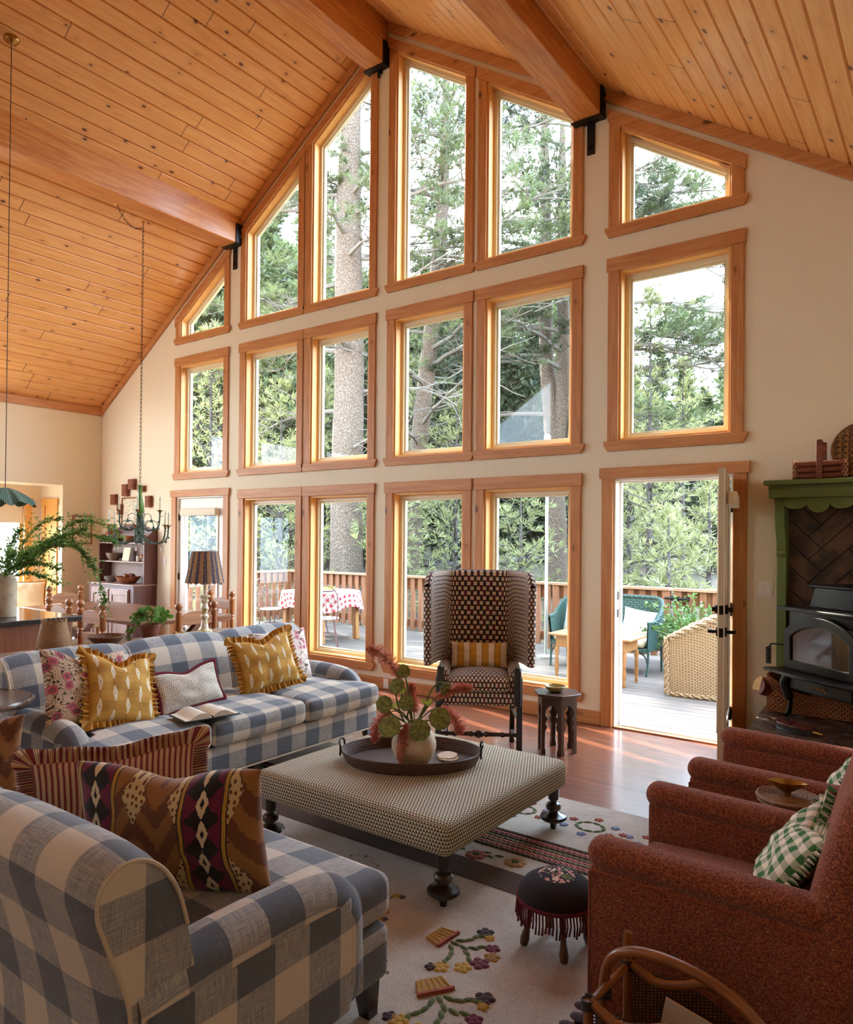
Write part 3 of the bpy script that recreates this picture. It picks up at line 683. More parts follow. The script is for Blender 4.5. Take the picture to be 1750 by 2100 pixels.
M_dwood = wood('ebony_wood', '2b1c15', '140d0a', 'z', .35, coat=.3)
M_mwood = {a: wood('walnut_'+a, '6d4028', '43230f', a, .35, coat=.2) for a in 'xyz'}
def tuftn(b, *a): pass
# ------------------------------------------------------------------ check sofas (roll back, roll arms, three T cushions)
def sofa(label, loc, rz, L=2.32):
    t = thing('check_sofa', label, 'sofa', loc, rz, group='blue check sofas')
    aw = .17; FY = 1.06
    b = B().rbox((.010,.12,.13),(L-.010,FY-.01,.315), .035, .06); b.build('seat_base', M_check, t)
    B().tube([(.02,FY-.012,.14),(L-.02,FY-.012,.14)], .006).build('base_piping', M_pipe, t)
    cw = (L-.04)/3
    for i in range(3):
        x0 = .02+i*cw; x1 = x0+cw-.006; y0 = .26
        def shp(q, i=i):
            # T shape: outer cushions are cut back beside the arm
            x, y, z = q
            if y < .86:
                k = min(1, (.86-y)/.05); k = k*k*(3-2*k)
                if i == 0 and x < aw+.03+.02: x = x + (aw+.03-x)*k if x < aw+.03 else x
                if i == 2 and x > L-aw-.05: x = x - (x-(L-aw-.03))*k if x > L-aw-.03 else x
            z += mn.noise(V((x*3,y*3,i*5)))*.008
            return (x,y,z)
        sc = B().rbox((x0,y0,.315),(x1,FY+.02,.47), .045, .04, crown=.028, puff=.008, fn=shp).build('seat_cushion', M_check, t)
    # back profile, y forward z up
    prof = [(.10,.12),(.095,.35),(.06,.55),(.015,.70),(-.005,.775),(.01,.835),(.055,.868),(.115,.868),(.175,.83),(.225,.76),(.262,.66),(.285,.55),(.30,.44),(.31,.30),(.31,.12)]
    PP = smooth_path([(0,a,z) for a,z in prof], 4); arcl = [0]
    for i in range(1,len(PP)): arcl.append(arcl[-1]+(PP[i]-PP[i-1]).length)
    cen = V((0,.15,.55)); nP = len(PP)
    for i in range(3):
        x0 = i*(L/3); x1 = x0+L/3; nu = 12
        def f(u, v, x0=x0, x1=x1):
            p = PP[min(nP-1, round(v*(nP-1)))]; e = abs(2*u-1); bul = -.022*e**6 + .006*(1-e*e)
            if p.y > .3 and p.z < .4: bul = 0
            n = V((0, p.y-cen.y, (p.z-cen.z)*.7)).normalized()*bul
            return (x0+(x1-x0)*(.004+.992*u), p.y+n.y, p.z+n.z)
        bb = B().surf(f, nu, nP-1, uvf=lambda u,v,x0=x0,x1=x1: (x0+(x1-x0)*u, -arcl[min(nP-1,round(v*(nP-1)))]+.03))
        for u, flip in ((0,1),(1,0)):
            ring = [f(u, k/(nP-1)) for k in range(nP)]; bb.add(ring, [tuple(range(nP))])
        bb.build('back_cushion', M_check, t, ang=50)
        if i < 3:
            for xx in ([x0+.003] if i else [0.001]) + ([L-.001] if i == 2 else []):
                k0, k1 = (10, nP-1) if 0 < xx < L-.01 else (0, nP-12)
                B().tube([(xx, q[1], q[2]) for q in [f(0, k/(nP-1)) for k in range(2, nP-16)]], .0055, 6).build('back_piping', M_pipe if xx < .01 or xx > L-.01 else M_check, t)
    # arms
    for s, xa in ((0, 0.0), (1, L-aw)):
        xc = xa+aw/2+(.012 if s else -.012); top = .565; r = .082
        path = smooth_path([(xc,.115,.485),(xc,.34,.50),(xc,.55,.50),(xc,.70,.492),(xc,.79,.47),(xc,.845,.41),(xc,.853,.32),(xc,.853,.20),(xc,.853,.145)], 6)
        m = len(path); rr = [r*(1 if k < m*.82 else 1-.25*(k-m*.82)/(m*.18)) for k in range(m)]
        ab = B().tube(path, rr, 20)
        ab.rbox((xa+(.004 if s else -.010),.11,.125),(xa+aw+(.010 if s else -.004),.845,.49), .025, .08)
        ab.build('arm', M_check, t, ang=60)
    for x, y in ((.06,.16),(L-.06,.16),(.06,.98),(L-.06,.98),(L/2,.98)):
        B().board((x,y,.14),(x,y+(.015 if y>.5 else -.02),0), .065, .065, up=(0,1,0), taper=.62).build('leg', M_dwood, t)
    return t
sofa('near blue check sofa with its back to the viewer, left foreground', (-3.84,.855,0), 0, 2.32)
sofa('far blue check sofa with five cushions and an open book on it', (-4.68,4.34,0), R(-90), 2.36)

# ------------------------------------------------------------------ cushions
def pillow(name, label, w, h, T, m, loc, rz, tilt, roll=0, ruffle=0, rm=None, fringe=None, chop=.0, group=None, cat='cushion', amp=.013, nwave=26, pinch=.08, piping=None):
    t = thing(name, label, cat, loc, group=group)
    t.rotation_mode = 'XYZ'
    mr = Matrix.Rotation(rz,4,'Z') @ Matrix.Rotation(tilt,4,'X') @ Matrix.Rotation(roll,4,'Y')
    t.rotation_euler = mr.to_euler()
    sd = rnd(0,50)
    def P(s, q, side):
        k = (1-s*s)*(1-q*q); x = w/2*s*(1-pinch*(1-q*q)); z = h/2*q*(1-pinch*(1-s*s)) + h/2
        if chop: z -= chop*exp(-(s/.38)**2)*max(0,q)**1.5
        y = side*T/2*(max(k,0)**.42) + mn.noise(V((s*2.5+sd,q*2.5,side)))*.018*min(1,k*4)
        y += side*mn.noise(V((s*7+sd,q*7,side*3)))*.004*min(1,k*4)
        return (x,y,z)
    n = 22; g = lambda a: sin((a-.5)*pi)*.5+.5 if True else a
    b = B()
    for side in (-1,1):
        b.surf(lambda u,v: P(2*g(u)-1, 2*g(v)-1, side), n, n, uvf=lambda u,v,side=side: ((g(u)-.5)*w+.5*w, g(v)*h + (0 if side < 0 else 0)))
    body = b.build('cushion_cover', m, t, ang=80)
    def edge(a):
        a = a % 4; k = int(a); f = a-k; f = 2*f-1
        s, q = [(f,-1),(1,f),(-f,1),(-1,-f)][k]
        return P(s,q,0), V((s*(abs(s)==1 or abs(s)>=abs(q)), 0, q*(abs(q)==1)))
    if ruffle:
        rb = B(); N = 4*nwave*2
        per = 2*(w+h)
        def f(u, v):
            a = u*4; p, o = edge(a); k = int(a % 4); fr = (a % 4)-k
            # blend outward direction at corners
            dirs = [V((0,0,-1)),V((1,0,0)),V((0,0,1)),V((-1,0,0))]; d = dirs[k%4]
            if fr < .06: d = (d*(fr/.06*.5+.5)+dirs[(k-1)%4]*(.5-fr/.06*.5)).normalized()*(1+.4*(1-fr/.06))
            if fr > .94: d = (d*((1-fr)/.06*.5+.5)+dirs[(k+1)%4]*(.5-(1-fr)/.06*.5)).normalized()*(1+.4*(fr-.94)/.06)
            ph = u*nwave*2*pi*2 + 1.4*sin(u*57); wv = sin(ph)*amp*(.25+v*.9)+mn.noise(V((u*30,v*2,sd)))*amp*.8*v
            q = V(p) + d*ruffle*v*(1+.10*mn.noise(V((u*24,0,sd)))) ; q.y += wv; q.x += cos(ph)*amp*.3*v; return tuple(q)
        rb.surf(f, N*5, 4, uvf=lambda u,v: (u*per*1.35, v*ruffle)); o = rb.build('ruffle', rm or m, t, ang=80, fixn=False)
    if fringe:
        pts = [edge(4*i/120)[0] for i in range(120)]; B().tube(pts, fringe[0], 8, closed=True).build('brush_fringe', fringe[1], t, ang=80)
    if piping:
        pts = [edge(4*i/100)[0] for i in range(100)]; B().tube(pts, .004, 6, closed=True).build('piping', piping, t)
    return t
def floral_f(base, dots, cols, leaf, vine, sc=7):
    def f(t):
        u, v, _ = t.xyz(); p = t.vec(u, v, 0); w = t.noise(p, 9, 2); p2 = t.vec(u+w*.05, v-w*.05, 0)
        c = t.mix(t.vor(p, 75, .4, d2=True)[0].lt(.22)*.7, srgb(base), srgb(dots))
        vn = (t.noise(t.vec(u, v, 3), 13, 1, .4, .8)-.5).ab().lt(.016); c = t.mix(vn, c, srgb(vine))
        d, cc = t.vor(t.vec(u+.3, v, 8), 30, .9, d2=True); lf = (d+cc[1]*.15).lt(.26)*cc[0].gt(.45); c = t.mix(lf, c, t.mix(cc[2], srgb(leaf), srgb(vine)))
        d, cc = t.vor(p2, sc, .85, d2=True); fl = d.lt(.30)*cc[0].gt(.35); k = (d*34).sin()*.5+.5
        fc = t.mix(cc[1].gt(.55), srgb(cols[0]), srgb(cols[1])); fc = t.mix(k*.6, fc, srgb(cols[2])); c = t.mix(fl, c, fc); c = t.mix(fl*d.lt(.07), c, srgb(cols[3]))
        return {'c': c, 'h': t.noise(p, 400, 1)}
    return f
M_flor1 = mat('rose_floral_cloth', floral_f('d3b79c', '6b4a3a', ['a83a4c','7d2433','d98d93','52606b'], '59583d', '3f3528', 11), rough=.9, bs=.15, bd=.001)
M_flor2 = mat('pale_floral_cloth', floral_f('ecdccf', 'c9a99b', ['bc4f63','d78a97','f0c8c8','8f2f42'], '7d7c58', '5f4a44', 15), rough=.9, bs=.15, bd=.001)
def yik(t):
    u, v, _ = t.xyz(); c = t.mix(((v/.062+.3).fl().mod(2))*.45, srgb('c9963f'), srgb('a3701f')); n = t.noise(t.vec(u*20,v*200,0),1,2)
    cw = .085; k = (u/cw).fl(); fu = (u/cw).fr(); c = t.mix(((fu-.5).ab().lt(.035))*.6, c, srgb('6b4416'))
    e = n*.02; ph = v/.15 + k.mod(2)*.5; fv = (ph.fr()-.5).ab()*.15; d = (fu-.5).ab()*cw
    sp = (d*2.0+(fv-.0)*.4+e*.6).lt(.034)*(fv.lt(.05)); inner = (d*2.4+fv*.9).lt(.011); c = t.mix(sp, c, srgb('efe2c6')); c = t.mix(inner*.7, c, srgb('8a94a0'))
    return {'c': t.mix(n*.25, c, srgb('e0b565')), 'h': n}
M_yik = mat('ochre_ikat_linen', yik, rough=.9, bs=.2, bd=.001)
M_yruf = mat('ochre_ruffle', lambda t: t.mix(((t.xyz()[0]/.03).fr().lt(.3)), srgb('c8943f'), srgb('9a6722')), rough=.9)
def blockf(t):
    u, v, _ = t.xyz(); s = .0135; r = (v/s).fl(); fu = ((u/s)+r.mod(2)*.5).fr()-.5; fv = (v/s).fr()-.5; d = (fu*fu+fv*fv)
    return t.mix(d.lt(.075)*(t.noise(t.vec(u,v,0),160,1).gt(.42)), srgb('ece3d3'), srgb('3c3a3a'))
M_block = mat('block_print_cloth', blockf, rough=.9)
M_burg = mat('burgundy_brush', lambda t: t.mix(t.noise(t.vec(*t.xyz('Object')),220,2), srgb('56101f'), srgb('8a2436')), rough=1, bump=lambda t: t.noise(t.vec(*t.xyz('Object')),260,2), bs=1, bd=.006)
zs = .475
pillow('scatter_cushion', 'rose and brown floral cushion at the left arm of the far sofa', .54,.48,.17, M_flor1, (-4.02,2.24,zs), R(90+6), R(-24), R(9), chop=.08)
pillow('scatter_cushion', 'ochre ikat cushion with ruffle leaning left on the far sofa', .42,.42,.16, M_yik, (-3.93,2.38,zs+.025), R(90+4), R(-28), R(13), ruffle=.042, rm=M_yruf, chop=.07)
pillow('lumbar_cushion', 'small white block print cushion with burgundy brush fringe', .50,.27,.12, M_block, (-4.0,2.92,zs+.008), R(90), R(-22), R(-4), fringe=(.016,M_burg), chop=.035, pinch=.1)
pillow('scatter_cushion', 'ochre ikat cushion with ruffle right of the fringed cushion', .50,.38,.16, M_yik, (-4.01,3.61,zs+.03), R(90-6), R(-22), R(-5), ruffle=.045, rm=M_yruf, chop=.05)
pillow('scatter_cushion', 'pale pink floral cushion behind the right ochre cushion', .54,.41,.16, M_flor2, (-4.16,3.86,zs), R(90-4), R(-16), R(0), chop=.06)
def strf(t):
    u, v, _ = t.xyz(); a = (u/.021).fr(); c = t.mix(a.lt(.42), srgb('cdb393'), srgb('7c2b30')); c = t.mix((a-.55).ab().lt(.035), c, srgb('7c2b30')); c = t.mix((a-.85).ab().lt(.05), c, srgb('a8813f')); return {'c': c, 'h': t.noise(t.vec(u,v,0),350,1)}
M_str = mat('red_ticking', strf, rough=.9, bs=.15, bd=.001)
def ikatf(t):
    u, v, _ = t.xyz(); n = t.noise(t.vec(u*16, v*70, 0), 1, 3)*.05-.025; n2 = t.noise(t.vec(u*110, v*9, 0),1,2)*.02
    P = .385; f = ((u/P+.26).fr()-.5).ab()*P   # distance from band centre
    # brown field with chevrons and spots
    tri = ((u/.16).fr()-.5).ab()*.16; ch = (v+tri*1.6+n)/.15; c = t.mix(ch.fr().lt(.5), srgb('6e3d1f'), srgb('94602f'))
    dm = (((u/.16).fr()-.5).ab()*1.1+(((v+n)/.30+.3).fr()-.5).ab()*.9); c = t.mix((dm+n).lt(.295), c, srgb('cdb07c'))
    d, cc = t.vor(t.vec(u*1.4, v, 0), 40, .6, d2=True); c = t.mix(d.lt(.26)*(dm+n).lt(.295), c, srgb('6a3c1c'))
    c = t.mix(((n2+ (v/.07).fr()*.08+tri*.8).lt(.016))*(dm.gt(.34)), c, srgb('2c1a14'))
    # dark band
    band = (f+n2*.3).lt(.062); g = (v+n*.6)/.095; zz = ((g.fr()-.5).ab()*.10); bc = t.mix((f-zz-.008).gt(0), srgb('160a0d'), srgb('6d1238')); 
    am = (f*1.3+((g.fr()-.5).ab())*.055).lt(.026); bc = t.mix(am, bc, srgb('dcc7a0')); bc = t.mix((f*1.3+((g.fr()-.5).ab())*.055).lt(.009), bc, srgb('160a0d'))
    c = t.mix((f+n2*.3).lt(.082), c, srgb('1c1210')); c = t.mix(((f+n2*.3)-.072).ab().lt(.006), c, srgb('b88a35')); c = t.mix(band, c, bc)
    return {'c': c, 'h': t.noise(t.vec(u,v,0),380,1)}
M_ikat = mat('brown_ikat_cloth', ikatf, rough=.85, sheen=.2, bs=.12, bd=.001)
pillow('lumbar_cushion', 'long red ticking stripe cushion with wide ruffle on near sofa', .58,.27,.15, M_str, (-2.55,1.53,zs+.02), R(57), R(-14), R(-3), ruffle=.055, rm=M_str, chop=.02, nwave=44, amp=.010, pinch=.05)
pillow('scatter_cushion', 'brown and plum ikat cushion by the right arm of near sofa', .64,.41,.19, M_ikat, (-2.01,1.42,zs), R(24), R(9), R(-2), chop=.045, pinch=.05)
pillow('scatter_cushion', 'ikat cushion at the left end of near sofa, cut by the frame', .36,.36,.14, M_ikat, (-3.28,1.32,zs), R(50), R(-8), R(0), chop=.05)

# ------------------------------------------------------------------ open book
t = thing('open_book', 'open book lying face up on the far sofa seat', 'book', (-3.73,2.80,.503), R(78)); t.scale = (1.12,1.12,1.12)
M_page = mat('paper', lambda tt: tt.mix(((tt.xyz('Object')[1]*160).fr().lt(.35))*(tt.noise(tt.vec(*tt.xyz('Object')),180,1).gt(.4))*((tt.xyz('Object')[0].ab()).lt(.13))*.16, srgb('efe6d3'), srgb('4b4640')), rough=.8)
bb = B()
for s in (-1,1):
    def f(u,v,s=s): x = .005+.145*u; return (s*x, -.10+.2*v, .004+.030*sin(min(1,u*1.25)*pi)**.8*(1-.35*u)+.004*(1-u))
    bb.surf(f, 12, 2); 
    bb.add([(s*(.005+.145*k/12), y, (.004+.030*sin(min(1,k/12*1.25)*pi)**.8*(1-.35*k/12)+.004*(1-k/12))) for y in (-.10,.10) for k in range(13)] + [(s*(.005+.145*k/12), y, .0) for y in (-.10,.10) for k in range(13)],
           [(j*13+k, j*13+k+1, 26+j*13+k+1, 26+j*13+k) for j in range(2) for k in range(12)] + [(12,25,51,38)])
bb.build('page_block', M_page, t, ang=60)
B().box((-.158,-.106,-.004),(.158,.106,.001)).build('book_cover', mat('book_cloth', srgb('2d2f33'), rough=.7), t)

# ------------------------------------------------------------------ ottoman
def tri_f(t):
    u, v, _ = t.xyz(); s = .0165; r = (v/s).fl(); fu = ((u/s)+r.mod(2)*.5).fr(); fv = (v/s).fr(); tr = ((fu-.5).ab()*2).lt(1.0-fv)
    n = t.noise(t.vec(u,v,0), 300, 2); c = t.mix(tr*(n.gt(.3)), t.mix(n, srgb('ece2cc'), srgb('cabc9e')), t.mix(t.noise(t.vec(u,v,0),14,2).ss(.4,.6), srgb('483f2a'), srgb('444c28')))
    return {'c': c, 'h': tr*-.6+n*.4}
M_tri = mat('olive_triangle_weave', tri_f, rough=.95, bs=.5, bd=.003)
OX0, OX1, OY0, OY1, OZ0, OZ1 = -2.955, -1.735, 2.53, 3.70, .235, .385
t = thing('ottoman', 'large square olive and cream triangle weave ottoman on turned feet', 'ottoman', ((OX0+OX1)/2,(OY0+OY1)/2,0))
hx, hy = (OX1-OX0)/2, (OY1-OY0)/2
B().rbox((-hx,-hy,OZ0),(hx,hy,OZ1), .04, .06, crown=.03).build('upholstered_top', M_tri, t, ang=60)
sb = B(); sb.tube([(-hx*.02,-hy-.001,OZ0+.01),(-hx*.02,-hy-.002,OZ1-.03)], .002); sb.build('seam', M_tri, t)
for sx in (-1,1):
    for sy in (-1,1):
        B().lathe([(.008,0),(.014,.003),(.020,.045),(.026,.055),(.062,.060),(.074,.072),(.070,.084),(.036,.096),(.026,.104),(.024,.112),(.040,.12),(.043,.138),(.034,.15),(.019,.156),(.019,.166),(.028,.172),(.030,.20),(.030,.24)], 24, (sx*(hx-.06),sy*(hy-.06),0)).build('turned_foot', M_dwood, t, ang=30)
# tray, vase, stems, coasters
M_rattan = mat('dark_rattan', lambda tt: (lambda u,v: {'c': tt.mix(((u/.010).fr()-.5).ab()*2*(((v/.006).fr()-.5).ab()*2), srgb('5a3a26'), srgb('22130c')), 'h': ((u/.010+((v/.006).fl().mod(2))*.5).fr()-.5).ab()*-1})(*tt.xyz()[:2]), rough=.45, bs=.8, bd=.004)
TX, TY, TZ = -2.35, 3.08, OZ1+.028
t = thing('oval_tray', 'oval dark brown rattan tray with handles on the ottoman', 'tray', (TX,TY,TZ), R(33))
ea, eb = .345, .245
b = B(); b.surf(lambda u,v: (ea*v*cos(2*pi*u)*.97, eb*v*sin(2*pi*u)*.97, .004), 48, 8, cu=True, uvf=lambda u,v: (ea*v*cos(2*pi*u)*2, eb*v*sin(2*pi*u)*2))
for k in range(7): 
    z = .006+k*.0085; q = 1+.012*k; b.tube([(ea*q*cos(a*pi/32),eb*q*sin(a*pi/32),z) for a in range(64)], .0062, 8, closed=True)
b.build('tray_body', M_rattan, t, ang=50)
for s in (-1,1):
    B().tube(smooth_path([(s*ea*1.07,-.065,.035),(s*ea*1.07,-.06,.08),(s*ea*1.10,-.035,.10),(s*ea*1.10,.035,.10),(s*ea*1.07,.06,.08),(s*ea*1.07,.065,.035)],5), .0055, 8).build('handle', M_black, t)
VX, VY, VZ = -2.28, 3.01, TZ+.006
M_stone = mat('cream_stoneware', lambda tt: {'c': tt.mix(tt.noise(tt.vec(*tt.xyz('Object')),7,4).ss(.45,.6)*.5, srgb('d9c5a8'), srgb('b49a78')), 'h': tt.noise(tt.vec(*tt.xyz('Object')),40,3)}, rough=.8, bs=.2, bd=.003)
t = thing('round_vase', 'round cream stoneware vase standing in the rattan tray', 'vase', (VX,VY,VZ))
B(Matrix.Scale(1.07,4)).lathe([(.05,0),(.066,.008),(.094,.045),(.108,.085),(.108,.115),(.094,.152),(.066,.178),(.046,.190),(.040,.200),(.044,.210),(.040,.212),(.034,.20),(.034,.17)], 36).build('vase_body', M_stone, t, ang=70)
# flower arrangement: lotus pods + amaranth, each stem its own thing
M_pod = mat('lotus_pod_green', lambda tt: tt.mix(tt.noise(tt.vec(*tt.xyz('Object')),25,3).ss(.4,.65), srgb('7d8c4c'), srgb('5c6c36')), rough=.7)
M_podh = mat('lotus_pod_face', lambda tt: tt.mix(tt.vor(tt.vec(*tt.xyz('Object')),85,.35)[0].lt(.20), tt.mix(tt.noise(tt.vec(*tt.xyz('Object')),60,2).ss(.4,.6), srgb('8d9650'), srgb('6f6b40')), srgb('2f2d18')), rough=.8)
M_stem = mat('green_stem', srgb('5c6b2c'), rough=.6)
M_amar = leafmat('amaranth_red', 'cf6f58', 'e8a88c', .4); M_lily = leafmat('lily_green', 'b9c04a', 'a2b23c', .4)
wr = V((.806,.592,0)); wf = V((-.592,.806,0))   # across and away from the viewer's side
def loc3(dx, dz, dy=0): return V((VX,VY,VZ)) + wr*dx + wf*dy + V((0,0,dz))
neck = (0,.20,0)
def stemthing(name, label, cat, grp, path, r=.0045):
    t = thing(name, label, cat, (VX,VY,VZ), group=grp); P = smooth_path([wr*a*1.12+wf*c+V((0,0,b*1.06)) for a,b,c in path], 6)
    B().tube(P, r, 8).build('stem', M_stem, t); return t, P
def lotus(label, path, r, face):
    t, P = stemthing('lotus_pod', label, 'seed pod', 'lotus pods in the round vase', path)
    d = V(wr*face[0]+wf*face[2]+V((0,0,face[1]))).normalized(); Q = d.to_track_quat('Z','Y').to_matrix().to_4x4(); o = P[-1]
    Mx = Matrix.Translation(o-d*r*.2) @ Q
    b = B(Mx); rip = lambda th, k: .05*sin(th*9)*k
    b.lathe([(.004,-r*.55),(r*.35,-r*.45),(r*.8,-r*.05),(r,r*.28),(r*1.02,r*.38),(r*.94,r*.42)], 36, flute=rip); b.build('pod_cup', M_pod, t, ang=60)
    f = B(Mx).lathe([(r*.95,r*.415),(r*.6,r*.47),(.0005,r*.48)], 30, flute=lambda th,k: .04*sin(th*9)*(1-k)).build('pod_face', M_podh, t, ang=60)
    return t
LP = [('lotus pod highest at the left of the arrangement', [(0,.17,0),(-.02,.30,0),(-.035,.40,.0),(-.052,.455,0)], .036, (.15,.5,-1)),
 ('lotus pod turned brown, under the highest left pod', [(0,.17,0),(-.05,.22,0),(-.082,.32,0),(-.08,.385,-.01)], .041, (-.35,.55,-.9)),
 ('lotus pod facing out in the middle left', [(0,.17,0),(-.03,.24,-.03),(-.02,.29,-.05),(-.035,.315,-.06)], .040, (-.05,.25,-1)),
 ('lotus pod farthest left, facing the viewer', [(0,.18,0),(-.06,.22,0),(-.10,.25,-.02),(-.135,.30,-.03)], .044, (-.25,.3,-1)),
 ('large lotus pod low on the left side', [(0,.18,0),(-.05,.20,-.04),(-.09,.19,-.07),(-.108,.205,-.09)], .058, (-.2,.65,-.8)),
 ('dark green lotus pod hanging over the vase front', [(0,.18,0),(.02,.235,-.04),(.03,.235,-.08),(.028,.198,-.11)], .052, (.1,.25,-1)),
 ('lotus pod nodding at the top right on a long bent stem', [(0,.17,0),(.045,.28,0),(.085,.375,0),(.125,.405,0),(.145,.375,-.01)], .032, (.35,-.25,-1)),
 ('large lotus pod on the right of the arrangement', [(0,.18,0),(.05,.22,-.02),(.09,.225,-.04),(.115,.242,-.07)], .056, (.3,.5,-1))]
for l in LP: lotus(*l)
def amaranth(label, path, n, w):
    t, P = stemthing('amaranth_spray', label, 'flower', 'amaranth sprays in the round vase', path, .003); F = Fol(); m = len(P)
    for i in range(n):
        k = .42+.58*(i/n); j = min(m-2, int(k*(m-1))); p = P[j].lerp(P[j+1], k*(m-1)-j); d = (P[j+1]-P[j]).normalized(); ww = w*(.35+sin(min(1,(k-.4)/.6)*pi)*.8)
        q = (d*.5+V((rnd(-1,1),rnd(-1,1),rnd(-1,1)))).normalized()
        for s in range(5): F.tuft(p+q*ww*(.3+s/4), q, 3, .010, .0026, 1.3)
    F.build('flower_plume', M_amar, t); return t
random.seed(3)
amaranth('amaranth spray arching up to the far left', [(0,.18,0),(-.03,.33,0),(-.09,.46,0),(-.155,.54,0),(-.21,.565,0)], 260, .030)
amaranth('amaranth spray pointing up right across the chair seat', [(0,.18,0),(.06,.28,0),(.12,.34,0),(.20,.375,0),(.26,.38,0)], 280, .022)
amaranth('amaranth spray drooping to the right below the big pod', [(0,.19,0),(.08,.27,0),(.14,.27,0),(.19,.22,0),(.215,.165,0)], 240, .03)
amaranth('amaranth plume standing in the middle of the vase', [(0,.18,0),(.0,.24,.02),(-.01,.30,.03),(-.015,.38,.03)], 220, .026)
amaranth('amaranth spray drooping at the far left below the pods', [(0,.19,0),(-.08,.26,0),(-.13,.24,0),(-.17,.18,0),(-.185,.12,0)], 230, .026)
amaranth('amaranth tassel hanging down the front of the vase', [(0,.20,0),(-.01,.235,-.06),(-.04,.20,-.10),(-.05,.13,-.117),(-.062,.05,-.112)], 240, .018)
for lab, pth in (('pale green lily head between the left pods', [(0,.18,0),(-.03,.28,0),(-.06,.34,.02)]), ('pale green lily head right of the middle', [(0,.18,0),(.04,.26,0),(.06,.29,0)]), ('pale green lily bud low on the left', [(0,.18,0),(-.05,.25,0),(-.1,.27,.02)])):
    t, P = stemthing('green_lily', lab, 'flower', None, pth); F = Fol()
    for k in range(7):
        a = k*.9; d = (wr*cos(a)+V((0,0,.9))+wf*sin(a)).normalized(); F.blade(P[-1], d, .05, .010)
    F.build('petals', M_lily, t)
M_croc = mat('cream_crochet', lambda tt: tt.mix(tt.vor(tt.vec(*tt.xyz('Object')),190,.5)[0], srgb('c8ad90'), srgb('ead9c2')), rough=.95, bump=lambda tt: tt.vor(tt.vec(*tt.xyz('Object')),190,.5)[0], bs=1, bd=.003)
for i, (dx, dy, lab) in enumerate([(.012,-.008,'scalloped crochet coaster under the other one'),(-.004,.006,'scalloped crochet coaster lying on top in the tray')]):
    b = B(Matrix.Rotation(R(5*i),4,'X')).lathe([(.052,0),(.054,.003),(.052,.006),(.0005,.0065)], 56, flute=lambda th,k: .06*sin(th*14))
    tag(b.build('coaster', M_croc, loc=(-2.21+dx,3.215+dy,TZ+.007+i*.009), ang=50), lab, 'coaster')
# ------------------------------------------------------------------ wing chair
def wing_f(t):
    u, v, _ = t.xyz(); w, h = .029, .038; r = (v/h).fl(); uu = u/w + r.mod(2)*.5; k = uu.fl(); fu = uu.fr(); fv = (v/h).fr()
    n = t.noise(t.vec(u,v,0), 130, 2)*.10-.05
    cr = ((fu+n-.32).ab().lt(.27))*((fv+n-.5).ab().lt(.36)); q = (k+r).mod(3)
    dk = t.mix(q.lt(.5), t.mix(q.lt(1.5), srgb('1d1a26'), srgb('3d2617')), srgb('5c1530')); c = t.mix(cr, dk, srgb('d8c3a3'))
    return {'c': c, 'h': n+cr*.3}
M_wing = mat('interlock_velvet', wing_f, rough=.9, sheen=.3, bs=.4, bd=.003)
t = thing('wing_chair', 'tall wing chair in burgundy black and cream block weave', 'armchair', (-2.92,4.66,0), R(32))
# local: faces -y, width along x
def cyl_leg(b, p, q, r0, r1=None): b.tube([p, q], [r0, r1 or r0], 10)
HW = .29
for s in (-1,1):
    B().board((s*HW,-.25,0),(s*HW,-.25,.60),.042,.042,up=(0,1,0)).build('front_leg', M_dwood, t, bevel=.006)
    B().board((s*(HW-.03),.27,0),(s*(HW-.03),.22,.42),.04,.04,up=(0,1,0)).build('back_leg', M_dwood, t, bevel=.006)
    B().tube([(s*HW,-.23,.10),(s*(HW-.03),.24,.10)], .013, 10).build('side_stretcher', M_dwood, t)
    B().tube([(s*HW,-.23,.27),(s*(HW-.03),.23,.27)], .011, 10).build('side_stretcher', M_dwood, t)
pr = [(0,.014),(.08,.014),(.10,.022),(.115,.014),(.20,.016),(.22,.022),(.235,.012),(.25,.026),(.265,.012),(.28,.028)]
xs = [(-HW+.02+a, r) for a, r in pr]; xs += [(-x, r) for x, r in xs[::-1]]
B(Matrix.Translation((0,-.25,.19)) @ Matrix.Rotation(R(90),4,'Y')).lathe([(r, x) for x, r in xs], 14).build('turned_stretcher', M_dwood, t)
B().tube([(-HW,.24,.31),(HW,.24,.31)], .013, 10).build('back_stretcher', M_dwood, t)
B().rbox((-HW-.005,-.275,.395),(HW+.005,.25,.50), .03, .05).build('seat_frame', M_wing, t)
B().rbox((-.225,-.30,.495),(.225,.17,.60), .045, .04, crown=.035).build('seat_cushion', M_wing, t)
# back and wings as one wrapped shell, slightly flared, rounded top corners
def shell(u, v, off):
    # u along plan path from left wing front to right wing front, v up
    Wb, dp = .245, .33; seg = [(-.375,-.155),(-.345,-.02),(-.30,.10),(-Wb,.20),(-.1,.225),(.1,.225),(Wb,.20),(.30,.10),(.345,-.02),(.375,-.155)]
    PP = _sp; k = u*(len(PP)-1); i = min(int(k), len(PP)-2); p = PP[i].lerp(PP[i+1], k-i); d = (PP[i+1]-PP[i]).normalized(); nrm = V((d.y,-d.x,0))
    fr = min(1, max(0, (-p.y+.10)/.25)); zt = 1.33 - .012*abs(p.x) - .09*max(0,fr-.55)**2/.2; zb = .50 + .16*min(1,max(0,(abs(p.x)-.24)/.05))
    z = zb+(zt-zb)*v; lean = .06*(z-.5)
    th = .028 if off else -.028
    q = p + nrm*th; return V((q.x*(1+.02*(v-.5)), q.y+lean*(1-.4*fr), z))
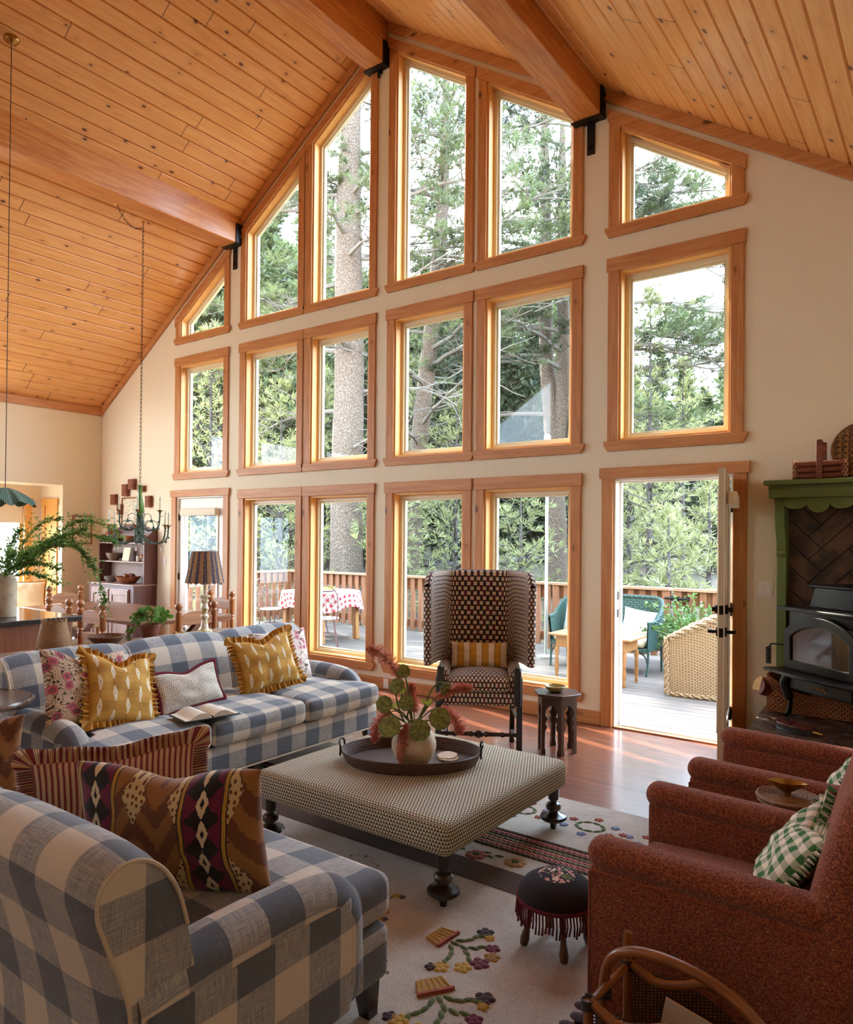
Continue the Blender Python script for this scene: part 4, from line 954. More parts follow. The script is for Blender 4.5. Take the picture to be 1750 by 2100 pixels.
_sp = smooth_path([(-.385,-.15,0),(-.36,-.03,0),(-.315,.09,0),(-.262,.185,0),(-.20,.215,0),(0,.225,0),(.20,.215,0),(.262,.185,0),(.315,.09,0),(.36,-.03,0),(.385,-.15,0)], 5)
b = B(); NU = 50; NV = 24; LU = 1.25
for off in (0,1): b.surf(lambda u,v: shell(u, v, off), NU, NV, uvf=lambda u,v: (u*LU, v*.83))
rim = []
for u in (0,1):
    b.surf(lambda a,v,u=u: (lambda A,Bq: tuple(A.lerp(Bq,a)+V((0,-.022*sin(a*pi),0))))(shell(u,v,0),shell(u,v,1)), 5, NV, uvf=lambda a,v: (a*.056, v*.83))
for v in (0,1):
    b.surf(lambda u,a,v=v: (lambda A,Bq: tuple(A.lerp(Bq,a)+V((0,0,(.02 if v else -.008)*sin(a*pi)))))(shell(u,v,0),shell(u,v,1)), NU, 5, uvf=lambda u,a: (u*LU, a*.056))
b.build('back_and_wings', M_wing, t, ang=60)
for s in (-1,1):
    B().rbox((s*.262-.045,-.27,.44),(s*.262+.045,.15,.655), .04, .05, fn=lambda q: (q[0],q[1],q[2]+.03*max(0,q[1]+.1))).build('arm', M_wing, t)
    B().board((s*.275,-.283,.40),(s*.275,-.285,.66),.05,.035,up=(0,1,0)).tube([(s*.275,-.29,.645),(s*.275,-.25,.66)],.028,12).build('arm_facing', M_dwood, t, bevel=.01)
def bol(t):
    u, v, _ = t.xyz(); a = (u/.095).fr(); c = t.mix(a.lt(.5), srgb('c98f31'), srgb('e6cfae')); e = ((a-.5).ab().lt(.03)).mx((a.lt(.03)))*((v/.008).fr().lt(.6)); return t.mix(e, c, srgb('3a2419'))
M_bol = mat('ochre_stripe_cloth', bol, rough=.9)
p = pillow('bolster_cushion', 'ochre and blush striped bolster on the wing chair seat', .43,.19,.13, M_bol, (-2.945,4.70,.615), R(32), R(-10), pinch=.03)

# ------------------------------------------------------------------ moorish side table
M_oak = {a: wood('dark_oak_'+a, '5a3a2a', '33201a', a, .4, coat=.2) for a in 'xyz'}
t = thing('hexagonal_side_table', 'dark hexagonal side table with keyhole arches beside wing chair', 'side table', (-2.45,5.02,0), R(8))
hexp = lambda r, a0=0: [(r*cos(pi/3*k+a0), r*sin(pi/3*k+a0)) for k in range(6)]
B().prism(hexp(.185), .425, .445).build('tabletop', M_oak['x'], t, bevel=.004)
r = .152; side = r
for k in range(6):
    a0, a1 = pi/3*k, pi/3*(k+1); P0 = V((r*cos(a0), r*sin(a0), 0)); P1 = V((r*cos(a1), r*sin(a1), 0)); d = (P1-P0).normalized(); nn = V((-d.y,d.x,0))*-1
    L = (P1-P0).length; fr = Matrix((( d.x, nn.x, 0, P0.x),(d.y, nn.y, 0, P0.y),(0,0,1,0),(0,0,0,1)))
    cx = L/2; prof = [(0,0),(.032,0),(.032,.03),(.025,.05),(.027,.17),(.038,.19),(.042,.21),(.032,.225),(.038,.25),(.050,.262),(.038,.275),(.028,.295),(.032,.325),(.050,.348),(cx,.368)]
    poly = [(x,z) for x, z in prof] + [(L-x,z) for x, z in prof[::-1][1:]] + [(L,.426),(0,.426)]
    # split in left and right halves to keep the polygons simple
    b = B(fr)
    left = [(x,z) for x, z in prof] + [(cx,.426),(0,.426)]
    def tri(pl):
        n = len(pl)
        b.add([(x,0,z) for x,z in pl]+[(x,-.016,z) for x,z in pl], [tuple(range(n)), tuple(range(n,2*n))[::-1]]+[(i,(i+1)%n,n+(i+1)%n,n+i) for i in range(n)])
    tri(left); tri([(L-x,z) for x,z in left][::-1])
    b.build('arched_side', M_oak['z'], t, weld=False)
M_bowl = mat('olive_glaze', lambda tt: tt.mix(tt.noise(tt.vec(*tt.xyz('Object')),30,3), srgb('8b7a3c'), srgb('b09a58')), rough=.35)
tag(B().lathe([(.03,0),(.045,.004),(.07,.02),(.078,.042),(.075,.044),(.066,.025),(.04,.010),(.0005,.008)], 32).build('stoneware_bowl', M_bowl, loc=(-2.46,5.01,.446), ang=60), 'shallow olive stoneware bowl on the hexagonal table', 'bowl')

# ------------------------------------------------------------------ rug with sculpted motifs
RUGY1, RUGX1 = 4.10, -1.02
def rugc(h, h2, name): return mat(name, lambda t: {'c': t.mix(t.noise(t.vec(*t.xyz('Object')),240,3), srgb(h), srgb(h2)), 'h': t.noise(t.vec(*t.xyz('Object')),300,2)}, rough=1, sheen=.2, bs=.6, bd=.005)
M_rug = mat('cream_wool', lambda t: {'c': t.mix((t.noise(t.vec(*t.xyz('Object')),200,3)*.6+t.noise(t.vec(*t.xyz('Object')),7,4)*.4).ss(.3,.7), srgb('cfc3b1'), srgb('a3968a')), 'h': t.noise(t.vec(*t.xyz('Object')),260,3)+t.noise(t.vec(*t.xyz('Object')),30,3)}, rough=1, sheen=.3, bs=.7, bd=.006)
def herr(t):
    x, y, z = t.xyz('Object'); k = (((x/.10).fr()-.5).ab()*.10+y)/.022; return {'c': t.mix(k.fr().lt(.5), srgb('5d483a'), srgb('3a2a21')), 'h': k.fr().lt(.5)}
def braid(h, h2, nm):
    def f(t): 
        x, y, z = t.xyz('Object'); k = ((x+ y*1.4)/.03).fr(); return {'c': t.mix(k.lt(.25), srgb(h), srgb(h2)), 'h': (k-.5).ab()*-1}
    return mat(nm, f, rough=1, bs=.8, bd=.008)
RM = [M_rug, mat('brown_herringbone', herr, rough=1, bs=.6, bd=.006), braid('5c483c','382b24','brown_braid'), braid('c07a78','8f4a50','rose_braid'), braid('7c7858','55513a','olive_braid'),
      rugc('b98a45','8c6530','rug_gold'), rugc('66743c','46532b','rug_green'), rugc('7a2740','561a2c','rug_plum'), rugc('c9a23c','a67f2e','rug_yellow'), rugc('7e8fae','5f7194','rug_blue'), rugc('b0583f','8a3f2d','rug_rust'), rugc('46303a','2b1d24','rug_aubergine')]
b = B(); b.mat = 0; b.box((-4.7,.6,.001),(RUGX1,RUGY1,.012))
b.mat = 1; b.box((-4.69,2.86,.011),(RUGX1-.02,3.04,.0150))
y = 3.24
for m_, w_ in ((2,.035),(3,.028),(4,.03),(3,.028),(4,.03),(2,.03),(3,.028),(2,.035)): b.mat = m_; b.tube([(-4.69,y,.010),(RUGX1-.02,y,.010)], w_*.48, 8, sq=.5); y += w_
# scalloped aubergine loops on the right edge
b.mat = 11
for k in range(58): b.ball((RUGX1-.01+.012*(k%2), .64+k*.060, .010), (.030,.026,.009), 10)
random.seed(5)
def blob(x, y, r, m, n=5, z=.012):
    b.mat = m; b.ball((x,y,z), (r*.55,r*.55,.007), 10)
    for k in range(n): a = 2*pi*k/n+x*9; b.ball((x+cos(a)*r*.62, y+sin(a)*r*.62, z), (r*.46,r*.46,.006), 8)
def leafb(x, y, L, a, m=6): b.mat = m; M0 = b.M; b.M = M0 @ Matrix.Translation((x,y,.012)) @ Matrix.Rotation(a,4,'Z'); b.ball((0,0,0),(L,L*.42,.006),8); b.M = M0
def basket(x, y, a, s=1.0):
    M0 = b.M; b.M = M0 @ Matrix.Translation((x,y,0)) @ Matrix.Rotation(a,4,'Z') @ Matrix.Scale(s,4)
    b.mat = 5; b.prism([(-.045,-.035),(.045,-.035),(.06,.035),(-.06,.035)], .010, .018)
    for k in range(6): b.mat = 8; b.board((-.04+k*.016,-.03,.018),(-.052+k*.021,.032,.018), .005, .006)
    b.mat = 10; b.board((-.062,.037,.017),(.062,.037,.017),.011,.012)
    for (lx, ly, la) in ((0,.07,1.57),(-.03,.075,2.2),(.03,.075,.9),(0,.11,1.4),(-.055,.095,2.6),(.06,.1,.5),(-.085,.10,3.0),(.09,.11,.2),(.02,.14,1.2),(-.02,.14,1.9),(-.11,.12,2.4),(.12,.12,.9),(.045,.17,.8),(-.05,.16,2.2)): leafb(lx, ly, .024, la)
    blob(-.135,.11,.034,11); blob(-.115,.145,.02,8); blob(.15,.125,.032,8); blob(.17,.10,.024,11); blob(.04,.215,.036,7); blob(-.02,.225,.03,5); blob(.10,.185,.032,8); blob(-.065,.195,.028,7)
    b.M = M0
basket(-1.66,2.38,R(-95),1.05); basket(-1.50,2.10,R(-125),1.1); basket(-1.86,2.60,R(-8),.62); basket(-1.87,2.20,R(80),.8); basket(-1.87,1.95,R(-30),.9); basket(-2.35,2.60,R(20),.7); basket(-1.28,1.80,R(-70),.9); basket(-1.98,2.38,R(60),.8)
for (x, y, c1) in ((-1.95,3.10,10),(-1.45,3.12,10),(-2.5,3.15,7),(-1.75,3.14,5)): blob(x,y,.055,c1,7,.013); blob(x,y,.02,6,4,.018); [leafb(x-.10-.035*k,y+.015*(-1)**k,.026,.3*(-1)**k) for k in range(3)]
for k in range(5):
    cx, cy = -2.9+k*.42, 3.78
    for j in range(9): a = 2*pi*j/9; leafb(cx+.075*cos(a), cy+.06*sin(a), .030, a+1.57, 6)
    for (dx,dy,c1) in ((-.12,.05,10),(-.13,-.06,9),(.12,.06,9),(.13,-.05,10),(0,.12,10),(0,-.12,9),(.19,0,10),(-.20,0,9)): blob(cx+dx,cy+dy,.026,c1,5)
rug = b.build('wool_rug', RM, weld=False, fixn=False, ang=50); tag(rug, 'cream wool rug with raised flower baskets and braided stripes', 'rug')

# ------------------------------------------------------------------ needlepoint footstool
t = thing('footstool', 'small round black floral needlepoint stool with burgundy tassels', 'footstool', (-1.265,2.60,.012), R(-6))
M_np = mat('black_needlepoint', lambda tt: (lambda x,y,z: (lambda d,cc,w: {'c': tt.mix((d.lt(.52))*(cc[0].gt(.25))*((x*x+y*y).lt(.0052)), srgb('221a1f'), tt.mix(cc[1].gt(.6), tt.mix(cc[2].gt(.5), srgb('d79a8e'), srgb('e6cdb4')), tt.mix(cc[2].gt(.55), srgb('6f7a45'), srgb('b2506a')))), 'h': tt.noise(tt.vec(x,y,z),500,1)})(*tt.vor(tt.vec(x,y,z*.3),75,.9),0))(*tt.xyz('Object')), rough=.95, bs=.4, bd=.002)
B().lathe([(.0005,.290),(.045,.286),(.09,.272),(.125,.25),(.145,.225),(.150,.20),(.142,.182),(.11,.175),(.0005,.175)], 36).build('padded_seat', M_np, t, ang=80)
M_tas = mat('burgundy_tassel', srgb('5e1426'), rough=.95)
B().tube([(.149*cos(a*pi/24),.149*sin(a*pi/24),.192) for a in range(48)], .008, 8, closed=True).build('braid_trim', M_tas, t)
b = B()
for k in range(74):
    a = 2*pi*k/74; rr = .151; L = rnd(.065,.085); b.tube([(rr*cos(a),rr*sin(a),.19),((rr+.004)*cos(a+.02),(rr+.004)*sin(a+.02),.19-L*.5),((rr+rnd(-.004,.008))*cos(a),(rr+.004)*sin(a),.19-L)], [.0038,.0032,.0042], 5)
o = b.build('tassel_fringe', M_tas, t, weld=False)
for k in range(4):
    a = pi/4+k*pi/2; b = B(Matrix.Translation((.112*cos(a),.112*sin(a),0)) @ Matrix.Rotation(R(-12),4,(-sin(a),cos(a),0)))
    b.lathe([(.008,0),(.015,.006),(.018,.03),(.015,.05),(.0105,.075),(.0125,.08),(.0105,.087),(.0135,.10),(.010,.112),(.0135,.125),(.011,.18)], 14, (.018*cos(a),.018*sin(a),0)); b.build('leg', M_mwood['z'], t)

# ------------------------------------------------------------------ rust tweed armchairs, facing -x
def tweed(t):
    x, y, z = t.xyz('Object'); d, cc = t.vor(t.vec(x,y,z), 480, 1); n = t.noise(t.vec(x,y,z), 120, 3)
    c = t.mix(n.ss(.35,.65), srgb('9a4a2f'), srgb('6b2c1c')); c = t.mix(cc[0].gt(.86)*.7, c, srgb('c98a5e')); c = t.mix(cc[0].lt(.12)*.6, c, srgb('3a150f')); return {'c': c, 'h': d}
M_tweed = mat('rust_tweed', tweed, rough=.95, sheen=.15, bs=.5, bd=.003)
M_tp = mat('rust_piping', srgb('8c3f22'), rough=.8)
def armchair(label, loc, rz=0):
    t = thing('tweed_armchair', label, 'armchair', loc, rz, group='rust tweed armchairs')
    # local: front at x=-.5, back at x=.45, width y -.375.. .375
    for s in (-1,1):
        y0, y1 = sorted((s*.375, s*.265))
        top = lambda q: (q[0], q[1], q[2]*(1 - .05*max(0,(q[0]+.47)/.8)) if q[2] > .3 else q[2])
        B().rbox((-.475,y0+.008,.09),(.24,y1-.008,.56), .02, .08, fn=top).build('arm_panel', M_tweed, t)
        B().rbox((-.49,y0-.004,.535),(.21,y1+.004,.635), .052, .05, fn=top).build('arm_pad', M_tweed, t, ang=70)
        yo = y0+.004 if s < 0 else y1-.004
        B().tube([(-.474,yo-.008*(1 if yo>0 else -1),.10),(-.474,yo-.008*(1 if yo>0 else -1),.53),(-.46,yo-.004*(1 if yo>0 else -1),.537),(.21,yo-.004*(1 if yo>0 else -1),.512)], .004, 6).build('arm_piping', M_tp, t)
    B().rbox((-.45,-.27,.09),(.2,.27,.30), .02, .08).build('seat_base', M_tweed, t)
    B().rbox((-.465,-.262,.30),(.12,.262,.43), .04, .05, crown=.03).build('seat_cushion', M_tweed, t, ang=70)
    def bk(q):
        k = max(0, (q[2]-.10)/.85); x = q[0] + .17*k*k*.9+.02*k; z = q[2] + .035*(1-(q[1]/.375)**2)*k; return (x, q[1]*(1-.05*k*k), z)
    B().rbox((.085,-.377,.09),(.255,.377,.93), .06, .05, fn=bk).build('back', M_tweed, t, ang=70)
    pts = []
    for (y,z) in [(-.365,.12),(-.372,.5),(-.36,.80),(-.33,.895),(-.2,.925),(0,.93),(.2,.925),(.33,.895),(.36,.80),(.372,.5),(.365,.12)]: pts.append(bk((.248,y,z)))
    B().tube(smooth_path(pts,5), .005, 6).build('back_piping', M_tp, t)
    for sx in (-1,1):
        for sy in (-1,1): B().board((sx*.33-.10,sy*.31,.10),(sx*.34-.10,sy*.32,0), .05,.05,up=(0,1,0),taper=.7).build('leg', M_dwood, t)
    return t
armchair('rust tweed armchair nearest the viewer at the right edge', (-.505,2.595,0), R(3))
armchair('rust tweed armchair farther away, next to the hearth', (-.50,3.66,0), R(2))
def ging(t):
    u, v, _ = t.xyz(); s = .026; a = (u/s).fl().mod(2); bq = (v/s).fl().mod(2); return t.mix((a+bq)*.5, srgb('e8dcc6'), srgb('356b35'))
M_ging = mat('green_gingham', ging, rough=.9)
pillow('scatter_cushion', 'green gingham ruffled cushion in the nearest tweed armchair', .40,.34,.13, M_ging, (-.53,2.57,.44), R(-90+8), R(-34), ruffle=.04, rm=M_ging, chop=.04, nwave=40)
pillow('scatter_cushion', 'green gingham ruffled cushion in the farther tweed armchair', .38,.34,.13, M_ging, (-.45,3.64,.44), R(-90-14), R(-34), ruffle=.04, rm=M_ging, chop=.04, nwave=40)
# small wicker drinks table between them
M_wick = mat('honey_wicker', lambda tt: (lambda u,v: {'c': tt.mix(tt.noise(tt.vec(u,v,0),60,2), srgb('a06f3e'), srgb('6f4522')), 'h': ((u/.012+((v/.006).fl().mod(2))*.5).fr()-.5).ab()*-1})(*tt.xyz()[:2]), rough=.5, bs=.9, bd=.004)
t = thing('wicker_drinks_table', 'small round wicker table between the two tweed armchairs', 'side table', (-.545,3.17,0))
def wktop(b):
    for k in range(11): r_ = .012+k*.009; b.tube([(r_*cos(a*pi/14), r_*sin(a*pi/14)*1.0, .585+.0025*((a+k)%2)) for a in range(28)], .0045, 5, closed=True)
    b.lathe([(.0005,.576),(.105,.576),(.105,.583),(.0005,.583)], 32)
b = B(); wktop(b); b.tube([(.112*cos(a*pi/24),.112*sin(a*pi/24),.586) for a in range(48)], .008, 8, closed=True).tube([(.108*cos(a*pi/24),.108*sin(a*pi/24),.57) for a in range(48)], .006, 8, closed=True); b.build('woven_top', M_wick, t, weld=False)
for k in range(3): a = k*2.1+.4; B().tube([(.09*cos(a),.09*sin(a),.575),(.10*cos(a),.10*sin(a),0)], .011, 10).build('leg', M_wick, t)
B().tube([(.095*cos(a*pi/16),.095*sin(a*pi/16),.25) for a in range(32)], .006, 6, closed=True).build('stretcher_ring', M_wick, t)
M_brass = mat('aged_brass', lambda tt: tt.mix(tt.noise(tt.vec(*tt.xyz('Object')),40,3), srgb('b98b45'), srgb('8a6330')), rough=.3, metal=.9)
b = B(); b.surf(lambda u,v: ((.012+.036*v)*(1+.55*v*max(0,cos(2*pi*u))**3+.45*v*max(0,-cos(2*pi*u))**4)*cos(2*pi*u), (.012+.030*v)*sin(2*pi*u), .004+.040*v**1.6), 32, 8, cu=True)
b.surf(lambda u,v: ((.010+.036*v)*(1+.55*v*max(0,cos(2*pi*u))**3+.45*v*max(0,-cos(2*pi*u))**4)*cos(2*pi*u)*.96, (.010+.030*v)*sin(2*pi*u)*.96, .007+.037*v**1.6), 32, 8, cu=True)
b.lathe([(.018,0),(.018,.006),(.0005,.008)], 20)
o = b.build('brass_bowl', M_brass, loc=(-.555,3.185,.597), rot=(0,0,R(10)), weld=False, fixn=False, ang=80); tag(o, 'small brass pouring bowl on the wicker drinks table', 'bowl')

# ------------------------------------------------------------------ rattan magazine rack
M_rat = mat('honey_rattan', lambda tt: (lambda u,v: {'c': tt.mix(tt.noise(tt.vec(u*5,v*60,0),1,2).ss(.3,.7), srgb('9a5c2c'), srgb('6a3716')), 'rough': tt.noise(tt.vec(u,v,0),30,2)*.2+.25})(*tt.xyz()[:2]), coat=.3)
t = thing('magazine_rack', 'bent honey rattan magazine rack with dark cane panel, bottom right', 'magazine rack', (-.555,1.95,-.015+.015), R(-4))
# local x along rack (-.24 .. .24), y depth
a_ = smooth_path([(-.245,-.02,.04),(-.245,-.02,.22),(-.245,-.02,.35),(-.225,-.02,.43),(-.16,-.02,.475),(-.06,-.02,.488),(.05,-.02,.475),(.14,-.02,.435),(.205,-.02,.375),(.24,-.02,.29),(.245,-.02,.18),(.245,-.02,.04)], 6)
B().tube(a_, .0145, 12).build('handle_hoop', M_rat, t)
for y in (.10,-.14):
    B().tube(smooth_path([(-.225,y,.37),(-.15,y,.345),(-.08,y,.36),(.0,y,.395),(.08,y,.385),(.15,y,.33),(.225,y,.25)],6), .0125, 12).build('side_rail', M_rat, t)
    B().tube([(-.23,y,.09),(.23,y,.09)], .011, 10).build('side_rail', M_rat, t)
    for x in (-.23,.23): B().tube([(x,y,0),(x,y,(.455 if y > 0 else .37) if x < 0 else .30)], .013, 12).build('corner_post', M_rat, t)
    def cane(tt):
        u, v, _ = tt.xyz('Object'); x,y_,z = tt.xyz('Object'); a = ((x/.011).fr().lt(.42)); bq = ((z/.0085+((x/.011).fl().mod(2))*.5).fr().lt(.5)); return {'c': tt.mix(tt.noise(tt.vec(x,y_,z),50,2), srgb('2a1710'), srgb('3d2416')), 'alpha': a.mx(bq)}
    mc = mat('dark_cane', cane, rough=.5)
    b = B(); b.surf(lambda u,v,y=y: (-.225+.45*u, y, .09+v*((.25+.0*u)+.0+( .26-.25)*0 + (.03*sin(u*pi*1.6)) - .0*u - (0 if u < .6 else (u-.6)*.22))), 24, 10); b.build('cane_panel', mc, t)
for x in (-.23,.23):
    for z in (.10,.36 if x < 0 else .24): B().tube([(x,-.14,z),(x,.10,z)], .0105, 10).build('end_rail', M_rat, t)
B().tube([(-.23,-.02,.17),(.24,-.02,.17)], .011, 10).tube([(-.235,-.145,.31),(.23,-.145,.20)], .0115, 10).build('divider_rail', M_rat, t)
for x, y, z in ((-.23,.10,.36),(-.23,-.14,.36),(-.243,-.02,.33),(.23,.10,.25),(.23,-.14,.25)):
    B().tube([(x+.0165*cos(a*pi/6),y+.0165*sin(a*pi/6),z-.014+a*.0006) for a in range(54)], .0034, 5).build('cane_lashing', mat('lashing', srgb('2b2114'), rough=.6), t, weld=False)
b = B(); b.box((-.15,.03,.10),(.10,.037,.325)); o = b.build('magazine', mat('magazine_paper', lambda tt: tt.mix((tt.xyz('Object')[0].ab().lt(.10))*(tt.xyz('Object')[2].lt(.10)), srgb('c9ae94'), srgb('b3957c')), rough=.5), None, loc=(-.555,1.95,.0), rot=(R(-4),R(9),R(-4)))
tag(o, 'thin beige magazine standing in the rattan rack', 'magazine')
# ------------------------------------------------------------------ window seat alcove
XA = -11.07; b = B()
b.box((XA-.12,AL[1],AL[2]),(XL-.16,AL[1]+.12,AL[3]+.12))
b.box((XA-.12,1.4,0),(XA,AL[1],.62)); b.box((XA-.12,1.4,2.02),(XA,AL[1],AL[3]+.12)); b.box((XA-.12,5.10,.62),(XA,AL[1],2.02)); b.box((XA-.12,1.4,.62),(XA,1.7,2.02))
b.box((XA-.12,1.4,AL[3]),(XL-.16,AL[1],AL[3]+.12)); b.box((XA-.12,1.4,.0),(XL-.16,AL[0]-.001,AL[3]))
M_rev = mat('pale_plaster', srgb('efe4d0'), rough=.85)
tag(b.build('wall_alcove', M_rev, weld=False), 'pale plastered walls of the window seat alcove', 'wall', kind='structure')
b = B().box((XA,AL[0]+.001,AL[2]-.02),(XL,AL[1]-.001,.50)); tag(b.build('window_seat', M_rev, bevel=.01), 'cream built in window seat below the alcove windows', 'window seat', kind='structure')
t = thing('window_17', 'bright pine framed bay window in the window seat alcove', 'window', (XA,3.4,.62), kind='structure')
hw = 1.7; w = .10
for y0, y1 in ((-hw-w,-hw),(hw-.001,hw+w)): B().box((.001,y0,0),(.022,y1,1.40)).build('side_casing', JX['z'], t, bevel=.003)
B().box((.001,-hw-w-.02,1.40),(.03,hw+w+.02,1.51)).build('header_casing', JX['y'], t, bevel=.003); B().box((.001,-hw-w-.03,-.06),(.035,hw+w+.03,0)).build('sill_casing', JX['y'], t, bevel=.003)
f = B(); 
for y in (-hw,-.6,.6,hw-.05): f.box((-.08,y,0),(-.03,y+.05,1.4))
f.box((-.08,-hw,0),(-.03,hw,.05)); f.box((-.08,-hw,1.35),(-.03,hw,1.4)); f.build('sash_frame', JX['z'], t, bevel=.003)
B().box((-.057,-hw,.05),(-.053,hw,1.35)).build('glass_pane', M_glass, t)
B().box((-.02,.62,1.14),(-.012,hw-.02,1.40)).build('roller_shade', mat('shade_cloth', srgb('e8dcc4')), t)
t = thing('window_18', 'narrow pine cased window on the side of the window seat alcove', 'window', (XA+.06,AL[1],.62), kind='structure')
B().box((.0,-.022,0),(.08,-.001,1.40)).build('side_casing', JX['z'], t, bevel=.003); B().box((.36,-.022,0),(.44,-.001,1.40)).build('side_casing', JX['z'], t, bevel=.003)
B().box((-.02,-.03,1.40),(.46,-.001,1.50)).build('header_casing', JX['x'], t, bevel=.003); B().box((.08,-.008,0),(.36,-.001,1.40)).build('jamb_board', JX['z'], t)
def yg(t):
    u, v, _ = t.xyz(); s = .0115; return t.mix(((u/s).fl().mod(2)+(v/s).fl().mod(2))*.5, srgb('f1e6cf'), srgb('d9a659'))
pillow('scatter_cushion', 'yellow gingham cushion on the window seat', .46,.42,.15, mat('yellow_gingham', yg, rough=.9), (-10.78,5.02,.50), R(60), R(-12), ruffle=.02, rm=mat('amber_edge', srgb('b07f3c')), nwave=50)
# ------------------------------------------------------------------ island with vase
M_islw = wood('cherry_panel', '9a5a34', '7d4324', 'z', .4, coat=.15)
t = thing('kitchen_island', 'cherry wood kitchen island with dark stone top', 'kitchen island', (-6.86,1.9,0))
B().box((-.72,-1.2,.0),(.78,1.30,.865)).build('cabinet_body', M_islw, t, bevel=.004)
B().box((-.77,-1.25,.866),(.84,1.36,.908)).build('countertop', mat('black_stone', lambda tt: tt.mix(tt.noise(tt.vec(*tt.xyz('Object')),60,3), srgb('2a2725'), srgb('454039')), rough=.12), t, bevel=.004)
IVX, IVY = -6.40, 2.80
t = thing('tall_vase', 'tall cream stoneware vase of greenery on the kitchen island', 'vase', (IVX,IVY,.909))
B().lathe([(.088,0),(.092,.005),(.092,.27),(.086,.31),(.066,.335),(.060,.345),(.062,.352),(.055,.352),(.052,.33)], 36).build('vase_body', M_stone, t, ang=70)
M_leaf = leafmat('privet_leaf', '567a34', '86a550', .4); M_twig = mat('brown_twig', srgb('5a4630'), rough=.8)
def sprig(name, label, base, path, nl, L, w, cat='branch', grp=None, mleaf=M_leaf, r=.003, side=5, curl=.12):
    t = thing(name, label, cat, base, group=grp); P = smooth_path([wr*a+V((0,0,c))+wf*d for a, c, d in path], 7); m = len(P)
    B().tube(P, [max(.0012,r*(1-.7*i/m)) for i in range(m)], 5).build('stem', M_twig, t, weld=False); F = Fol()
    for i in range(nl):
        k = .18+.82*i/nl; j = min(m-2, int(k*(m-1))); p = P[j].lerp(P[j+1], k*(m-1)-j); d = (P[j+1]-P[j]).normalized()
        if side and i % side == 0:    # short side twig
            q = (d+V((rnd(-1,1),rnd(-1,1),rnd(-.6,1)))*.9).normalized(); LL = rnd(.06,.16)
            for s in range(7): F.blade(p+q*LL*s/7, (q*.6+V((rnd(-1,1),rnd(-1,1),rnd(-1,1)))).normalized(), L*rnd(.7,1.1), w)
        F.blade(p, (d*.5+V((rnd(-1,1),rnd(-1,1),rnd(-.8,.8)))).normalized(), L*rnd(.7,1.1), w)
    F.build('leaves', mleaf, t); return t
random.seed(12); vb = (IVX,IVY,.909); g = 'privet branches in the tall vase'
SP = [[(0,.3,0),(.15,.50,0),(.35,.62,0),(.6,.70,0),(.80,.66,0),(.92,.62,0)],[(0,.3,0),(.12,.48,0),(.28,.60,.1),(.50,.78,.1),(.68,.80,.1),(.88,.72,.1)],[(0,.3,0),(.15,.45,-.1),(.35,.56,-.1),(.60,.60,-.1),(.75,.45,-.1),(.86,.22,-.1),(.87,.12,-.1)],
 [(0,.3,0),(.10,.5,0),(.2,.68,0),(.30,.78,0),(.44,.82,0)],[(0,.3,0),(.02,.5,0),(.06,.64,0),(.12,.72,0)],[(0,.3,0),(.15,.42,0),(.30,.44,0),(.45,.40,0)],[(0,.3,0),(.12,.36,.1),(.26,.33,.1),(.40,.27,.1)],
 [(0,.3,0),(-.1,.45,0),(-.2,.55,0),(-.3,.5,0)],[(0,.3,0),(-.02,.48,-.1),(-.08,.60,-.15),(-.2,.66,-.2)],[(0,.3,0),(.08,.42,-.1),(.16,.50,-.2),(.22,.52,-.25)],[(0,.3,0),(.05,.45,.1),(.1,.55,.2),(.2,.62,.3)],[(0,.3,0),(.18,.5,.1),(.42,.66,.1),(.62,.74,.1)],
 [(0,.3,0),(.2,.46,0),(.45,.60,-.05),(.68,.56,-.1),(.80,.40,-.1)],[(0,.3,0),(-.05,.4,-.1),(-.1,.45,-.2),(-.2,.42,-.25)],[(0,.3,0),(.1,.38,-.15),(.2,.42,-.2),(.32,.48,-.2)],[(0,.3,0),(.2,.5,0),(.38,.60,.0),(.55,.62,.0)]]
for p in SP: sprig('privet_branch', 'leafy green branch fanning from the tall vase on the island', vb, p, 190 if p[-1][0] > .5 else 120, .034, .0075, grp=g)
# pendant lamp
t = thing('pendant_lamp', 'pendant lamp with ruffled green shade hanging over the island', 'pendant lamp', (-6.655,2.905,1.85))
M_gcl = mat('green_pleated_cloth', lambda tt: tt.mix(((tt.xyz()[0]/.016).fr().lt(.4)), srgb('6b8270'), srgb('3c5246')), rough=.9)
b = B(); b.surf(lambda u,v: ((lambda r,th,z: (r*cos(th), r*sin(th), z))(.025+.205*v**.85+.012*v*sin(2*pi*u*16), 2*pi*u, .145-.125*v**1.1+.018*v*sin(2*pi*u*8)-.02*v**6*abs(sin(2*pi*u*6)))), 128, 10, cu=True, uvf=lambda u,v: (u*1.3, v*.2)); b.build('shade', M_gcl, t, ang=80)
B().tube([(0,0,.14),(0,0,4.06)], .0035, 6).build('cord', M_black, t); B().lathe([(.06,4.06),(.065,4.035),(.05,4.015),(.02,4.0),(.006,3.99)], 24).build('ceiling_canopy', M_brass, t, ang=60)
B().lathe([(.018,.10),(.02,.05),(.006,.02),(.0005,.018)], 12).build('bulb', mat('frosted_bulb', srgb('f4ead2'), rough=.3), t)
